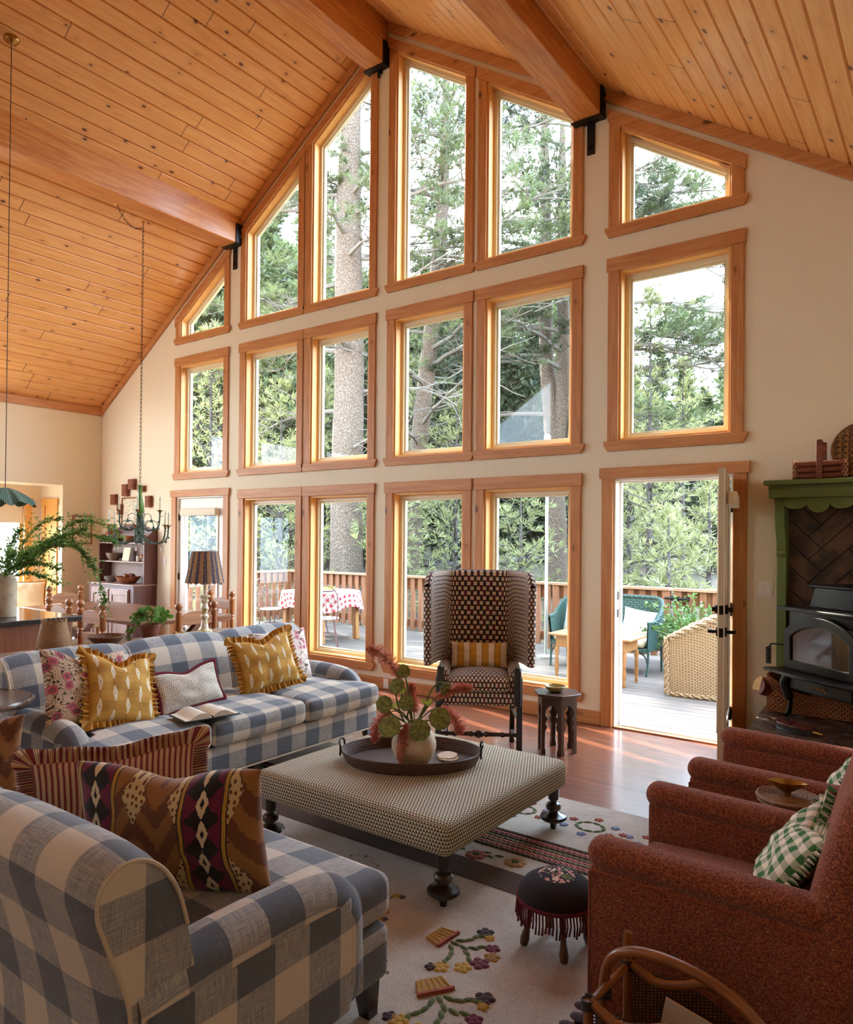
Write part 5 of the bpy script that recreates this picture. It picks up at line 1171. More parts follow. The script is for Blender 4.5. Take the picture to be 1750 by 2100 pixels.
# ------------------------------------------------------------------ dining table and chairs
TW = {a: wood('dining_'+a, '8a5230', '5f3319', a, .3, coat=.25) for a in 'xyz'}
t = thing('dining_table', 'long dark wood trestle dining table', 'dining table', (-7.62,4.58,0))
B().box((-1.24,-.54,.71),(1.24,.54,.748)).build('tabletop', TW['x'], t, bevel=.006)
for s in (-1,1):
    B().board((s*.95,-.40,0),(s*.95,.40,.71),.06,.07,up=(1,0,0)).build('trestle_leg', TW['y'], t, bevel=.004); B().board((s*.95+.062,.40,0),(s*.95+.062,-.40,.71),.06,.07,up=(1,0,0)).build('trestle_leg', TW['y'], t, bevel=.004)
B().box((-.9,-.03,.33),(.9,.03,.40)).build('stretcher', TW['x'], t, bevel=.004)
CWd = {a: wood('honey_oak_'+a, 'b07242', '87502a', a, .35, coat=.2) for a in 'xyz'}
def dchair(label, loc, rz):   # faces +y, back posts at y=-.2
    t = thing('dining_chair', label, 'dining chair', loc, rz, group='turned post dining chairs')
    post = [(.014,0),(.020,.02),(.022,.30),(.022,.44),(.016,.46),(.024,.48),(.016,.50),(.021,.52),(.022,.62),(.024,.635),(.016,.65),(.024,.665),(.016,.68),(.025,.70),(.025,.83),(.028,.84),(.028,.855),(.020,.862),(.028,.872),(.020,.882),(.012,.893),(.020,.905),(.030,.925),(.031,.94),(.024,.96),(.008,.972),(.0005,.974)]
    for s in (-1,1):
        B().lathe([(r*1.28,z*.97) for r,z in post], 16, (s*.205,-.2,0)).build('back_post', CWd['z'], t, ang=50)
        B().lathe([(.014,0),(.021,.03),(.021,.15),(.028,.2),(.021,.25),(.021,.42),(.026,.43),(.024,.455)], 14, (s*.22,.2,0)).build('front_leg', CWd['z'], t, ang=50)
        B().tube([(s*.21,-.2,.2),(s*.22,.2,.2)], .012, 8).build('side_rung', CWd['y'], t)
    B().rbox((-.235,-.19,.42),(.235,.225,.465), .02, .08).build('rush_seat', mat('rush', srgb('a98a5a'), rough=.9), t)
    B().tube([(-.22,.2,.26),(.22,.2,.26)], .013, 8).build('front_rung', CWd['x'], t)
    for z0, h, a in ((.72,.05,.085),(.56,.045,.03)):
        pl = [(-.19,z0)]+[(.19,z0)]+[(.19*cos(k*pi/12), z0+h+a*sin(k*pi/12)) for k in range(13)]
        B().prism(pl, -.212, -.192, 'y').build('back_slat', CWd['x'], t, bevel=.003)
    return t
c0 = dchair('oak dining chair at the far left head of the table', (-9.05,4.78,0), R(-90))
dup(c0, (-7.53,4.03,0), 0, 'oak dining chair on the near side, left of its pair'); dup(c0, (-6.90,4.03,0), 0, 'oak dining chair on the near side, nearest the island corner')
dup(c0, (-7.20,5.42,0), R(180), 'oak dining chair on the window side of the table'); dup(c0, (-6.30,4.47,0), R(90), 'oak dining chair at the right head, beside the lamp')
# ------------------------------------------------------------------ hutch
HW_ = {a: wood('mahogany_paint_'+a, '6e4038', '4c2923', a, .45) for a in 'xyz'}; M_hin = mat('lilac_wash', lambda tt: tt.mix(tt.noise(tt.vec(*tt.xyz('Object')),18,4), srgb('a8958f'), srgb('8a7470')), rough=.8)
HL = {a: wood('hutch_front_'+a, 'b49a90', '96766a', a, .5) for a in 'xyz'}
t = thing('hutch', 'old plum brown hutch with open shelves in the corner', 'hutch', (-9.565,5.925,0))
w = .565
B().box((-w,-.345,.0),(w,0,.90)).build('base_cabinet', HW_['z'], t, bevel=.004); B().box((-w-.012,-.36,.90),(w+.012,0,.922)).build('ledge', HL['x'], t, bevel=.004)
for s in (-1,1): B().prism([(-.20,.922),(0,.922),(0,1.68),(-.05,1.66),(-.12,1.60),(-.20,1.55)], s*w-.0125, s*w+.0125, 'x').build('side_panel', HW_['z'], t, bevel=.003)
B().box((-w+.013,-.012,.922),(w-.013,-.002,1.62)).build('back_panel', M_hin, t)
B().prism([(-w+.013,1.62),(w-.013,1.62),(w-.013,1.66),(.2,1.74),(0,1.76),(-.2,1.74),(-w+.013,1.66)], -.02, -.002, 'y').build('arched_crest', HW_['x'], t)
for z in (1.21,1.475): B().box((-w+.013,-.20,z),(w-.013,-.013,z+.018)).build('shelf', HL['x'], t, bevel=.003)
for s in (-1,1):
    x0, x1 = sorted((s*.01, s*.47)); d = B(); d.box((x0,-.362,.08),(x1,-.346,.86)); d.build('door', HL['z'], t, bevel=.003); dd = t.children[-1] if 0 else bpy.context.scene.collection.objects[-1]
    fr = B()
    for (a,b_,c,e) in ((x0+.01,x0+.07,.10,.84),(x1-.07,x1-.01,.10,.84),(x0+.07,x1-.07,.10,.17),(x0+.07,x1-.07,.77,.84)): fr.box((a,-.374,c),(b_,-.361,e))
    fr.build('panel_frame', HL['z'], dd, bevel=.003); B().ball((s*.035,-.39,.62),(.014,.014,.014),10).build('knob', M_dwood, dd)
def put(name, label, cat, bm, m, loc, grp=None, ang=50, rot=None): return tag(bm.build(name, m, loc=loc, ang=ang, rot=rot), label, cat, grp)
M_tw = wood('turned_wood', 'a5673c', '754322', 'x', .4); M_spk = mat('speckled_glaze', lambda tt: tt.mix(tt.noise(tt.vec(*tt.xyz('Object')),90,2).ss(.45,.6), srgb('8a7768'), srgb('4f4038')), rough=.4)
bowl = lambda r, h: B().lathe([(r*.5,0),(r*.55,.004),(r*.85,h*.55),(r,h),(r*.96,h),(r*.8,h*.5),(r*.4,.012),(.0005,.010)], 28)
put('mixing_bowl', 'brown speckled bowl on the middle hutch shelf', 'bowl', bowl(.115,.11), M_spk, (-9.86,5.80,1.229)); put('stacked_bowls', 'grey stacked bowls at the left on the hutch ledge', 'bowls', bowl(.10,.07).lathe([(.09,.07),(.10,.085),(.0005,.08)],28), mat('grey_glaze', srgb('77746f'), rough=.4), (-9.84,5.75,.923))
put('wooden_bowl', 'wide wooden fruit bowl on the hutch ledge', 'bowl', bowl(.17,.10), M_tw, (-9.33,5.70,.923))
for k, (dx, dy, c) in enumerate(((-.07,0,'6d2f26'),(.0,-.03,'8b5a2f'),(.07,.02,'6d2f26'),(.02,.06,'9a6b38'),(-.03,.05,'7a3a2a'))): put('fruit', ['dark red fruit at the left of the wooden bowl','brown fruit at the front of the wooden bowl','dark red fruit at the right of the wooden bowl','tan fruit at the back of the wooden bowl','red brown fruit behind the middle of the wooden bowl'][k], 'fruit', B().ball((0,0,0),(.035,.035,.033),14), mat('fruit_'+c, srgb(c), rough=.4), (-9.33+dx,5.70+dy,.923+.105))
put('mug', 'pale mug on the middle hutch shelf beside the mushroom', 'mug', B().lathe([(.03,0),(.036,.004),(.038,.08),(.034,.08),(.03,.01),(.0005,.008)],20).tube(arc((.038,0,.042),.022,-pi/2,pi/2,8),.005,6), mat('pale_glaze', srgb('b9aa9a'), rough=.4), (-9.26,5.82,1.229))
def mush(s): return B().lathe([(.018*s,0),(.014*s,.03*s),(.013*s,.06*s),(.05*s,.058*s),(.052*s,.068*s),(.04*s,.095*s),(.015*s,.11*s),(.0005,.112*s)], 20)
put('wooden_mushroom', 'carved wooden mushroom on the middle hutch shelf', 'ornament', mush(1.0), M_tw, (-9.12,5.80,1.229)); put('wooden_mushroom', 'large reddish wooden mushroom standing on top of the hutch shelf', 'ornament', mush(1.5), wood('red_wood','a8553a','7a3822','x'), (-9.98,5.82,1.494))
put('framed_card', 'small cream framed card leaning on the middle hutch shelf', 'framed print', B().box((-.085,-.008,0),(.085,.008,.19)).box((-.06,-.0095,.03),(.06,-.008,.16)), mat('ivory_frame', srgb('d9cba8'), rough=.6), (-9.56,5.80,1.230), rot=(R(-10),0,0))
put('wooden_bowl', 'turned wooden bowl on the top hutch shelf', 'bowl', bowl(.09,.09), M_tw, (-9.47,5.80,1.494)); 
def birdb(): return B().ball((0,0,.045),(.055,.03,.042),14).ball((.04,0,.085),(.022,.02,.022),12).lathe([(.02,0),(.018,.01)],12).board((.058,0,.086),(.08,0,.082),.008,.006,taper=.2).board((-.04,0,.05),(-.095,0,.075),.03,.012,taper=.6)
put('bird_figurine', 'brown pottery bird at the right of the top hutch shelf', 'ornament', birdb(), mat('brown_pottery', srgb('8a5f48'), rough=.5), (-9.13,5.80,1.494)); put('basket', 'dark woven basket at the left of the top hutch shelf', 'basket', bowl(.08,.07), M_rattan, (-9.75,5.80,1.494))
# wall pieces
M_art = mat('botanical_paper', lambda tt: (lambda x,y,z: tt.mix(tt.noise(tt.vec(x,y,z),55,4,.6).gt(.58), srgb('ece2cb'), srgb('8a7c5a')))(*tt.xyz('Object')), rough=.8)
def pic(label, loc, w, h, rz):
    t = thing('framed_print', label, 'framed print', loc, rz)
    f = B(); [f.box(*q) for q in (((-w/2,-.02,0),(-w/2+.018,0,h)),((w/2-.018,-.02,0),(w/2,0,h)),((-w/2+.018,-.02,0),(w/2-.018,0,.018)),((-w/2+.018,-.02,h-.018),(w/2-.018,0,h)))]; f.build('frame', M_tw, t, bevel=.002); B().box((-w/2+.018,-.008,.018),(w/2-.018,-.002,h-.018)).build('print', M_art, t)
pic('framed botanical print on the gable wall above the hutch', (-9.67,D-.001,1.74), .42, .40, 0); pic('tall framed flower print on the side wall near the corner', (XL+.001,5.635,1.46), .30, .42, R(90))
for k, (px, py, w, h, lab) in enumerate(((262,1001,.13,.17,'carved wood block below left of the topmost one'),(275,990,.14,.15,'topmost carved wood block above the chandelier'),(294,1000,.13,.085,'small carved wood block right of the chandelier chain'),(238,1019,.12,.15,'carved wood block at the far left of the cluster'),(308,1026,.11,.16,'plain red wood block at the right of the cluster'),(251,1040,.09,.15,'red wood block left beside the framed botanical print'))):
    put('mounted_carving', lab, 'wall ornament', B().box((-w/2,-.055,-h/2),(w/2,-.001,h/2)).box((-w/2+.02,-.062,-h/2+.02),(w/2-.02,-.055,h/2-.02)), mat('carved_red_wood', lambda tt: {'c': tt.mix(tt.noise(tt.vec(*tt.xyz('Object')),60,4).ss(.45,.6), srgb('9c5a3a'), srgb('5f2d1c')), 'h': tt.noise(tt.vec(*tt.xyz('Object')),60,4)}, bs=.8, bd=.01), (-9.593+(px-275)*.0126, D, 2.36-(py-985)*.0071))
def switch(label, loc, n=1):
    t = thing('light_switch', label, 'light switch', loc); w = .038*n+.032
    B().rbox((-w/2,-.006,-.06),(w/2,0,.06), .003, .04).build('cover_plate', M_white, t)
    for k in range(n): x = (k-(n-1)/2)*.046; B().box((x-.016,-.010,-.034),(x+.016,-.005,.034)).build('rocker', mat('switch_white', srgb('f2ede4'), rough=.3), t, bevel=.002)
switch('single white light switch between hutch and closed door', (-8.82,D-.001,1.24)); switch('double white light switch between the patio door and green mantel', (-1.185,D-.001,1.235), 2)
t = thing('wall_outlet', 'white wall outlet low beside the baseboard', 'outlet', (-4.85,D-.023,.065)); B().rbox((-.035,-.006,-.05),(.035,0,.05),.003,.04).build('cover_plate', M_white, t)
# ------------------------------------------------------------------ chandelier
t = thing('chandelier', 'green and gilt candle chandelier with iron flower arms', 'chandelier', (-7.65,4.81,1.50)); M_grn = mat('green_lacquer', srgb('4f7a2c'), rough=.3, coat=.4); M_gilt = mat('gilt_iron', lambda tt: tt.mix(tt.noise(tt.vec(*tt.xyz('Object')),40,2), srgb('a8753a'), srgb('6b4a26')), rough=.45, metal=.6); M_verd = mat('verdigris_iron', lambda tt: tt.mix(tt.noise(tt.vec(*tt.xyz('Object')),35,3), srgb('33403a'), srgb('566b5a')), rough=.6, metal=.3)
B().lathe([(.012,.30),(.035,.31),(.042,.33),(.030,.345),(.045,.37),(.050,.41),(.040,.47),(.024,.55),(.020,.62),(.024,.655),(.040,.668),(.028,.675),(.0005,.676)], 24).build('column', M_grn, t, ang=50)
B().lathe([(.0005,.0),(.02,.01),(.035,.04),(.030,.08),(.042,.12),(.045,.17),(.03,.22),(.045,.25),(.035,.30)], 20).build('lower_column', M_verd, t, ang=50)
random.seed(4)
for ring, (n_, rr, z0, a0) in enumerate(((6,.345,.20,.35),(4,.22,.37,.9))):
    for k in range(n_):
        a = a0+2*pi*k/n_; c_, s_ = cos(a), sin(a)
        pth = smooth_path([(c_*q, s_*q, z) for q, z in ((.03,.10+ring*.14),(rr*.35,.02+ring*.14),(rr*.7,.0+ring*.16),(rr*.95,.06+ring*.15),(rr,z0-.0))], 5)
        ab = B().tube(pth, .0085, 8); pt = B().tube(smooth_path([(c_*rr*.55,s_*rr*.55,.02+ring*.15),(c_*rr*.75,s_*rr*.75,.10+ring*.15),(c_*rr*.45,s_*rr*.45,.2+ring*.14),(c_*rr*.25,s_*rr*.25,.27+ring*.12)],4), .004, 6) if 0 else None
        q = pth[10]; 
        for m_ in range(9):
            q = pth[4+m_*2 if 4+m_*2 < len(pth) else -4]; dd_ = V((rnd(-1,1),rnd(-1,1),rnd(-.6,1))).normalized()*.05; ab.board(q, q+dd_*.55, .010, .003, taper=2.8); ab.board(q+dd_*.55, q+dd_, .03, .003, taper=.15)
        a2 = a+.35; sc_ = smooth_path([(cos(a2)*q_, sin(a2)*q_, z_) for q_, z_ in ((.03,.16+ring*.1),(rr*.3,.26+ring*.08),(rr*.55,.25+ring*.08),(rr*.6,.18+ring*.08))], 5); ab.tube(sc_, .004, 6); ab.lathe([(.003,.03),(.012,.012),(.022,-.012),(.018,-.014),(.0005,0)], 8, sc_[-1])
        am = ab.build('candle_arm', M_verd, t, weld=False)
        bo = B(); e = V((c_*rr, s_*rr, z0)); bo.lathe([(.012,-.02),(.016,0),(.0005,.004)],12,e)
        for m_ in range(8): u = m_*pi/4; bo.board(e+V((0,0,-.004)), e+V((cos(u)*.042,sin(u)*.042,.020)), .024, .004, taper=.35)
        bo.build('bobeche', M_gilt, am, weld=False)
        B().tube([e+V((0,0,.003)), e+V((0,0,.125))], .0105, 12).build('candle_sleeve', mat('candle_cream', srgb('e2d3b4'), rough=.5), am)
        B().lathe([(.006,.125),(.011,.14),(.010,.155),(.004,.175),(.0005,.182)], 10, e).build('flame_bulb', mat('clear_bulb', srgb('f5f0e4'), rough=.1, trans=.5), am)
        if ring == 0: B().lathe([(.0005,-.10),(.012,-.095),(.010,-.06),(.004,-.05),(.0015,-.045),(.0015,0)], 8, pth[12]).build('tassel_drop', mat('pale_drop', srgb('b7a79a'), rough=.3), am)
def chain(b, A, Z, sag=0, n=None):
    A, Z = V(A), V(Z); L = (Z-A).length*(1.15 if sag else 1); n = n or int(L/.045)
    for i in range(n):
        p0 = A.lerp(Z, i/n)-V((0,0,sag*4*(i/n)*(1-i/n))); p1 = A.lerp(Z, (i+1)/n)-V((0,0,sag*4*((i+1)/n)*(1-(i+1)/n))); d = (p1-p0)*.62; c_ = (p0+p1)/2
        sd = d.cross(V((0,0,1)) if abs(d.normalized().z) < .9 else V((1,0,0))).normalized()*.011
        if i % 2: sd = sd.cross(d.normalized())
        b.tube([c_+d*cos(q*pi/4)+sd*sin(q*pi/4) for q in range(8)], .0028, 4, closed=True)
c2 = V((0,0,3.70)); b = B(); chain(b, (0,0,.675), (0,0,3.66)); chain(b, (0,0,3.66), (.09,-.38,3.76), .10); o = b.build('hanging_chain', M_black, t, weld=False); o['kind'] = 'stuff'
B().tube([(0,0,3.66),(0,0,3.72)], .006, 8).lathe([(.012,3.72),(.02,3.735)], 12).build('ceiling_hook', M_brass, t, weld=False)
B().lathe([(.008,3.75),(.03,3.77),(.062,3.79),(.066,3.80)], 24, (.09,-.38,0), flute=lambda th,k: .06*sin(th*12)).build('ceiling_canopy', M_brass, t, ang=50)
# ------------------------------------------------------------------ console behind the far sofa
t = thing('console_table', 'narrow wooden console table behind the far sofa', 'console table', (-5.02,3.15,0))
B().box((-.20,-.98,.765),(.20,.98,.79)).build('tabletop', TW['y'], t, bevel=.004)
for x in (-.16,.16):
    for y in (-.92,.92): B().box((x-.02,y-.02,0),(x+.02,y+.02,.765)).build('leg', TW['z'], t, bevel=.003)
t = thing('table_lamp', 'cream candlestick lamp with pleated navy and ochre shade', 'table lamp', (-5.08,3.80,.791))
M_cl = mat('cream_lacquer', lambda tt: tt.mix(tt.noise(tt.vec(*tt.xyz('Object')),30,2).gt(.58), srgb('e3d8bd'), srgb('b8a04a')), rough=.35)
B().lathe([(.0,0),(.062,.0),(.064,.012),(.035,.03),(.028,.07),(.020,.10),(.034,.125),(.034,.14),(.020,.155),(.026,.18),(.036,.20),(.026,.22),(.020,.24),(.034,.262),(.034,.27),(.018,.28),(.044,.30),(.044,.308),(.014,.315),(.014,.42)], 24).build('lamp_base', M_cl, t, ang=40)
def shf(tt):
    u, v, _ = tt.xyz(); a = (u/.075).fr(); d, cc = tt.vor(tt.vec(u*2.2,v*2.2,0), 38, .3, d2=True); k = a.lt(.45); c = tt.mix(k, srgb('c89c5e'), srgb('2a3462')); c = tt.mix(d.lt(.27), c, tt.mix(k, tt.mix(cc[0].gt(.5), srgb('5a3f6a'), srgb('6d86a8')), srgb('c9a56c'))); return tt.mix(((u/.0106).fr().lt(.25))*.15, c, srgb('3a2c22'))
b = B(); b.surf(lambda u,v: ((lambda r,th: (r*cos(th), r*sin(th), .42+.255*v-.012*(1-v)**4*abs(sin(th*10))))((.158-.052*v)*(1+.012*sin(2*pi*u*60)), 2*pi*u)), 240, 6, cu=True, uvf=lambda u,v: (u*1.02, v*.26)); b.build('pleated_shade', mat('navy_ochre_print', shf, rough=.9), t, ang=80)
B().lathe([(.012,.42),(.014,.47),(.02,.50),(.026,.53),(.02,.56),(.0005,.565)],12).build('bulb', mat('frosted_bulb', srgb('f4ead2')), t)
t = thing('potted_pothos', 'trailing green plant in a terracotta pot on the console', 'potted plant', (-5.06,3.28,.791))
B().lathe([(.052,0),(.055,.003),(.074,.095),(.079,.097),(.080,.118),(.072,.118),(.066,.10),(.0005,.095)], 24).build('terracotta_pot', mat('terracotta', lambda tt: tt.mix(tt.noise(tt.vec(*tt.xyz('Object')),20,3), srgb('8c5440'), srgb('6d3e30')), rough=.85), t, ang=40)
M_poth = leafmat('pothos_leaf', '4c7a2a', '74a046', .3); F = Fol(); sb = B(); random.seed(9)
for k in range(16):
    a = rnd(0,2*pi); hang = k < 5; d0 = (-wr*1.0 if hang else V((cos(a),sin(a),0))); P = smooth_path([(0,0,.10), d0*.05+V((0,0,.18+rnd(0,.06))), d0*rnd(.09,.13)+V((rnd(-.03,.03),rnd(-.03,.03),.15)), d0*(.19 if hang else .12)+V((rnd(-.03,.03),rnd(-.04,.04),(-.0-rnd(0,.05)) if hang else .15+rnd(0,.08)))], 5)
    sb.tube(P, .0022, 5)
    for j in range(4, len(P), 2): 
        d = (P[j]-P[j-1]).normalized()*.5+V((rnd(-1,1),rnd(-1,1),rnd(-.3,.8)))*.7; F.blade(P[j], d.normalized(), rnd(.05,.075), .020)
sb.build('stem', M_stem, t, weld=False); F.build('leaves', M_poth, t)
def wv(c1, c2, s1=.016, s2=.008):
    def g_(tt):
        u, v, _ = tt.xyz(); row = (v/s2).fl(); w = (v/s2).fr(); o = (u/s1+row.mod(2)*.5).fr(); gap = ((w-.5).ab()*2).ss(.62,.95); st = (o-.5).ab().ss(.14,.05)
        return {'c': tt.mix((gap*.85).mx(st*.75), srgb(c1), srgb(c2)), 'h': gap*-.6+st*-.7}
    return g_
M_tan = mat('tan_wicker', wv('b08557','57371d',.022,.012), rough=.7, bs=.9, bd=.005); M_brw = mat('brown_wicker', wv('8d5f3a','4a2d18'), rough=.6, bs=.9, bd=.005)
b = B().lathe([(.112,0),(.116,.01),(.102,.09),(.086,.165),(.080,.20),(.076,.20),(.09,.13),(.108,.01),(.0005,.006)], 40)
for k in range(16): a = k*pi/8; b.tube(arc((0,0,0),.0,0,0,1) if 0 else [(cos(a+d_*.2)*.08, sin(a+d_*.2)*.08, .195+.022*sin(pi*(d_+1)/2)) for d_ in (-1,-.5,0,.5,1)], .0035, 5)
tag(b.build('tapered_basket', M_tan, loc=(-5.08,2.55,.791), weld=False), 'tapered tan wicker basket with looped rim on the console', 'basket')
b = B().lathe([(.075,0),(.08,.004),(.13,.055),(.135,.06),(.127,.06),(.08,.012),(.0005,.010)], 40); [b.tube([((.128+.006*j)*cos(a*pi/24),(.128+.006*j)*sin(a*pi/24),.058+.004*((a+j)%2)) for a in range(48)], .0045, 5, closed=True) for j in (0,1)]
tag(b.build('shallow_basket', M_brw, loc=(-5.07,2.93,.791), weld=False), 'shallow round brown basket beside the terracotta pot', 'basket')
put('fruit', 'small yellow pears beside the terracotta pot', 'fruit', B().ball((0,0,.025),(.028,.028,.026),12).ball((.035,.045,.022),(.024,.024,.022),12), mat('fruit_gold', srgb('b5893a')), (-4.98,3.45,.791))
# round table in the corner between the sofas
t = thing('round_table', 'round wooden pedestal table between the two sofas, left edge', 'side table', (-4.33,1.74,0))
M_rt = wood('walnut_top', '7c6250', '4a362b', 'x', .25, coat=.4)
B().lathe([(.0005,.655),(.25,.655),(.285,.66),(.298,.672),(.298,.684),(.285,.694),(.27,.692),(.262,.690),(.0005,.690)], 56).build('tabletop', M_rt, t, ang=40)
b = B()
for k in range(90): a = 2*pi*k/90; b.ball((.276*cos(a),.276*sin(a),.694),(.004,.004,.003),6)
o = b.build('carved_beading', M_rt, t, weld=False)
B().lathe([(.03,.02),(.045,.08),(.03,.2),(.028,.4),(.05,.5),(.03,.58),(.07,.655)], 24).build('pedestal', M_mwood['z'], t, ang=40)
for k in range(3): a = k*2.1; B().tube(smooth_path([(0,0,.14),(cos(a)*.12,sin(a)*.12,.13),(cos(a)*.22,sin(a)*.22,.03),(cos(a)*.26,sin(a)*.26,.014)],4), .018, 10).build('foot', M_mwood['z'], t)
# ------------------------------------------------------------------ hearth, tiled surround, green mantel, stove
HZ = .385
M_slate = mat('slate_tile', lambda t: (lambda x,y,z: (lambda d: {'c': t.mix(t.noise(t.vec(x,y,z),6,4).ss(.35,.65), srgb('3c3433'), srgb('5a4a40')), 'h': t.noise(t.vec(x,y,z),14,3), 'rough': t.noise(t.vec(x,y,z),9,2)*.3+.12})(0))(*t.xyz('Object')), bs=.3, bd=.006)
M_grout = mat('dark_grout', srgb('15110f'), rough=.9)
hp = [(-1.165,D-.002),(-1.10,4.97),(-.62,4.62),(XR_-.001,4.30),(XR_-.001,D-.002)]
t = thing('hearth', 'raised dark slate tiled hearth under the stove', 'hearth', (0,0,0), kind='structure')
B().prism(hp, .001, HZ-.014).build('hearth_core', M_grout, t)
# tiles on top, laid along the front edge direction
b = B(); d = V((.48,-.35,0)).normalized(); n2 = V((.35,.48,0)).normalized(); o = V((-1.10,4.97,0))
def inside(p):
    c = False; j = len(hp)-1
    for i in range(len(hp)):
        if (hp[i][1] > p[1]) != (hp[j][1] > p[1]) and p[0] < (hp[j][0]-hp[i][0])*(p[1]-hp[i][1])/(hp[j][1]-hp[i][1])+hp[i][0]: c = not c
        j = i
    return c
def clip(poly, a, bq):   # keep the left side of a->b
    out = []; f = lambda p: (bq[0]-a[0])*(p[1]-a[1])-(bq[1]-a[1])*(p[0]-a[0])
    for i in range(len(poly)):
        p, q = poly[i-1], poly[i]; fp, fq = f(p), f(q)
        if (fp >= 0) != (fq >= 0): s_ = fp/(fp-fq); out.append((p[0]+(q[0]-p[0])*s_, p[1]+(q[1]-p[1])*s_))
        if fq >= 0: out.append(q)
    return out
for r_ in range(-2,16):
    for c_ in range(-6,9):
        u0 = c_*.45+(r_%2)*.22; v0 = r_*.105; pl = [o+d*(u0+.003)+n2*(v0+.003), o+d*(u0+.447)+n2*(v0+.003), o+d*(u0+.447)+n2*(v0+.102), o+d*(u0+.003)+n2*(v0+.102)]
        pl = [(p.x,p.y) for p in pl]
        for i in range(len(hp)):
            a, q = hp[i], hp[(i+1)%len(hp)]; pl = clip(pl, a, q)
            if len(pl) < 3: break
        if len(pl) >= 3: b.prism(pl, HZ-.014, HZ)
b.build('top_tile', M_slate, t, bevel=.0015, weld=False)
b = B()
for (a, q) in ((hp[0],hp[1]),(hp[1],hp[2]),(hp[2],hp[3])):
    A, Q = V((a[0],a[1],0)), V((q[0],q[1],0)); L = (Q-A).length; dd = (Q-A).normalized(); nn = V((dd.y,-dd.x,0)); k = int(L/.3)+1
    for i in range(k):
        for z0, z1 in ((.004,.19),(.194,HZ-.018)):
            p0 = A+dd*(L*i/k+.002)-nn*.0; p1 = A+dd*(L*(i+1)/k-.002); b.prism([(p0.x,p0.y),(p1.x,p1.y),(p1.x+nn.x*-.0+nn.x*.01,p1.y+nn.y*.01),(p0.x+nn.x*.01,p0.y+nn.y*.01)], z0, z1)
b.build('side_tile', M_slate, t, bevel=.0015, weld=False)
# surround: herringbone tiles on the wall
t = thing('tile_surround', 'dark brown herringbone tile surround behind the stove', 'tile surround', (0,0,0), kind='structure')
SX0, SX1 = -1.02, XR_-.002
B().box((SX0,D-.012,HZ+.001),(SX1,D-.002,2.0)).build('grout_bed', M_grout, t)
M_tile = mat('umber_tile', lambda t: (lambda x,y,z: {'c': t.mix(t.noise(t.vec(x,y,z),8,4).ss(.35,.65), srgb('5a3d27'), srgb('2c1f16')), 'h': t.noise(t.vec(x,y,z),18,3)})(*t.xyz('Object')), rough=.4, bs=.3, bd=.004)
b = B(); a_, l_ = .12, .36; s2 = sqrt(.5)
rect = [(SX0+.002,HZ+.002),(SX1-.002,HZ+.002),(SX1-.002,1.99),(SX0+.002,1.99)]
for i in range(-40,60):
    for j in range(-10,14):
        for hv in (0,1):
            if hv: x0, y0, w, h = i*a_ + j*2*l_ , i*a_ , l_, a_
            else: x0, y0, w, h = i*a_ + j*2*l_ - a_*1.0, i*a_ , a_, l_
            pl = [(x0+.003,y0+.003),(x0+w-.003,y0+.003),(x0+w-.003,y0+h-.003),(x0+.003,y0+h-.003)]
            pl = [((p[0]-p[1])*s2-.3, (p[0]+p[1])*s2-1.0) for p in pl]
            if max(p[0] for p in pl) < SX0 or min(p[0] for p in pl) > SX1 or max(p[1] for p in pl) < HZ or min(p[1] for p in pl) > 2.0: continue
            for k in range(4):
                pl = clip(pl, rect[k], rect[(k+1)%4])
                if len(pl) < 3: break
            if len(pl) >= 3: b.prism(pl, D-.020, D-.011, 'y')
b.build('herringbone_tile', M_tile, t, weld=False)
M_green = mat('olive_green_paint', lambda t: t.mix(t.noise(t.vec(*t.xyz('Object')),12,3), srgb('5c6b33'), srgb('66753b')), rough=.5)
t = thing('mantel', 'olive green painted mantel with scalloped frieze', 'mantel', (-1.09,D,0))
# pilaster with carved bracket (profile in y,z)
prof = [(0,HZ+.002),(-.10,HZ+.002),(-.10,1.48),(-.12,1.50),(-.12,1.525),(-.105,1.54),(-.115,1.60),(-.16,1.68),(-.18,1.76),(-.18,1.90),(0,1.90)]
B().prism([(y,z) for y,z in prof], -.0, .065, 'x').build('pilaster', M_green, t, bevel=.003)
B().box((-.03,-.24,1.905),(2.0,-.002,1.995)).build('frieze_board', M_green, t, bevel=.004); B().box((-.055,-.29,1.995),(2.0,-.002,2.03)).build('mantel_shelf', M_green, t, bevel=.006)
sc = [(.066,1.905)]
for k in range(10):
    c_ = .066+.0725+.145*k; r_ = [.045,.075][k%2]
    for m_ in range(13): a = pi+pi*m_/12; sc.append((c_+.0725*cos(a), 1.865+ (r_)*sin(a)*.9))
sc.append((1.516,1.905)); sc = [(x,z) for x, z in sc]
B().prism(sc, -.20, -.182, 'y').build('scalloped_apron', M_green, t)
b = B()
for k in range(90): b.ball((-.03+k*.012,-.243,1.975),(.004,.004,.006),6)
b.build('bead_row', M_green, t, weld=False)
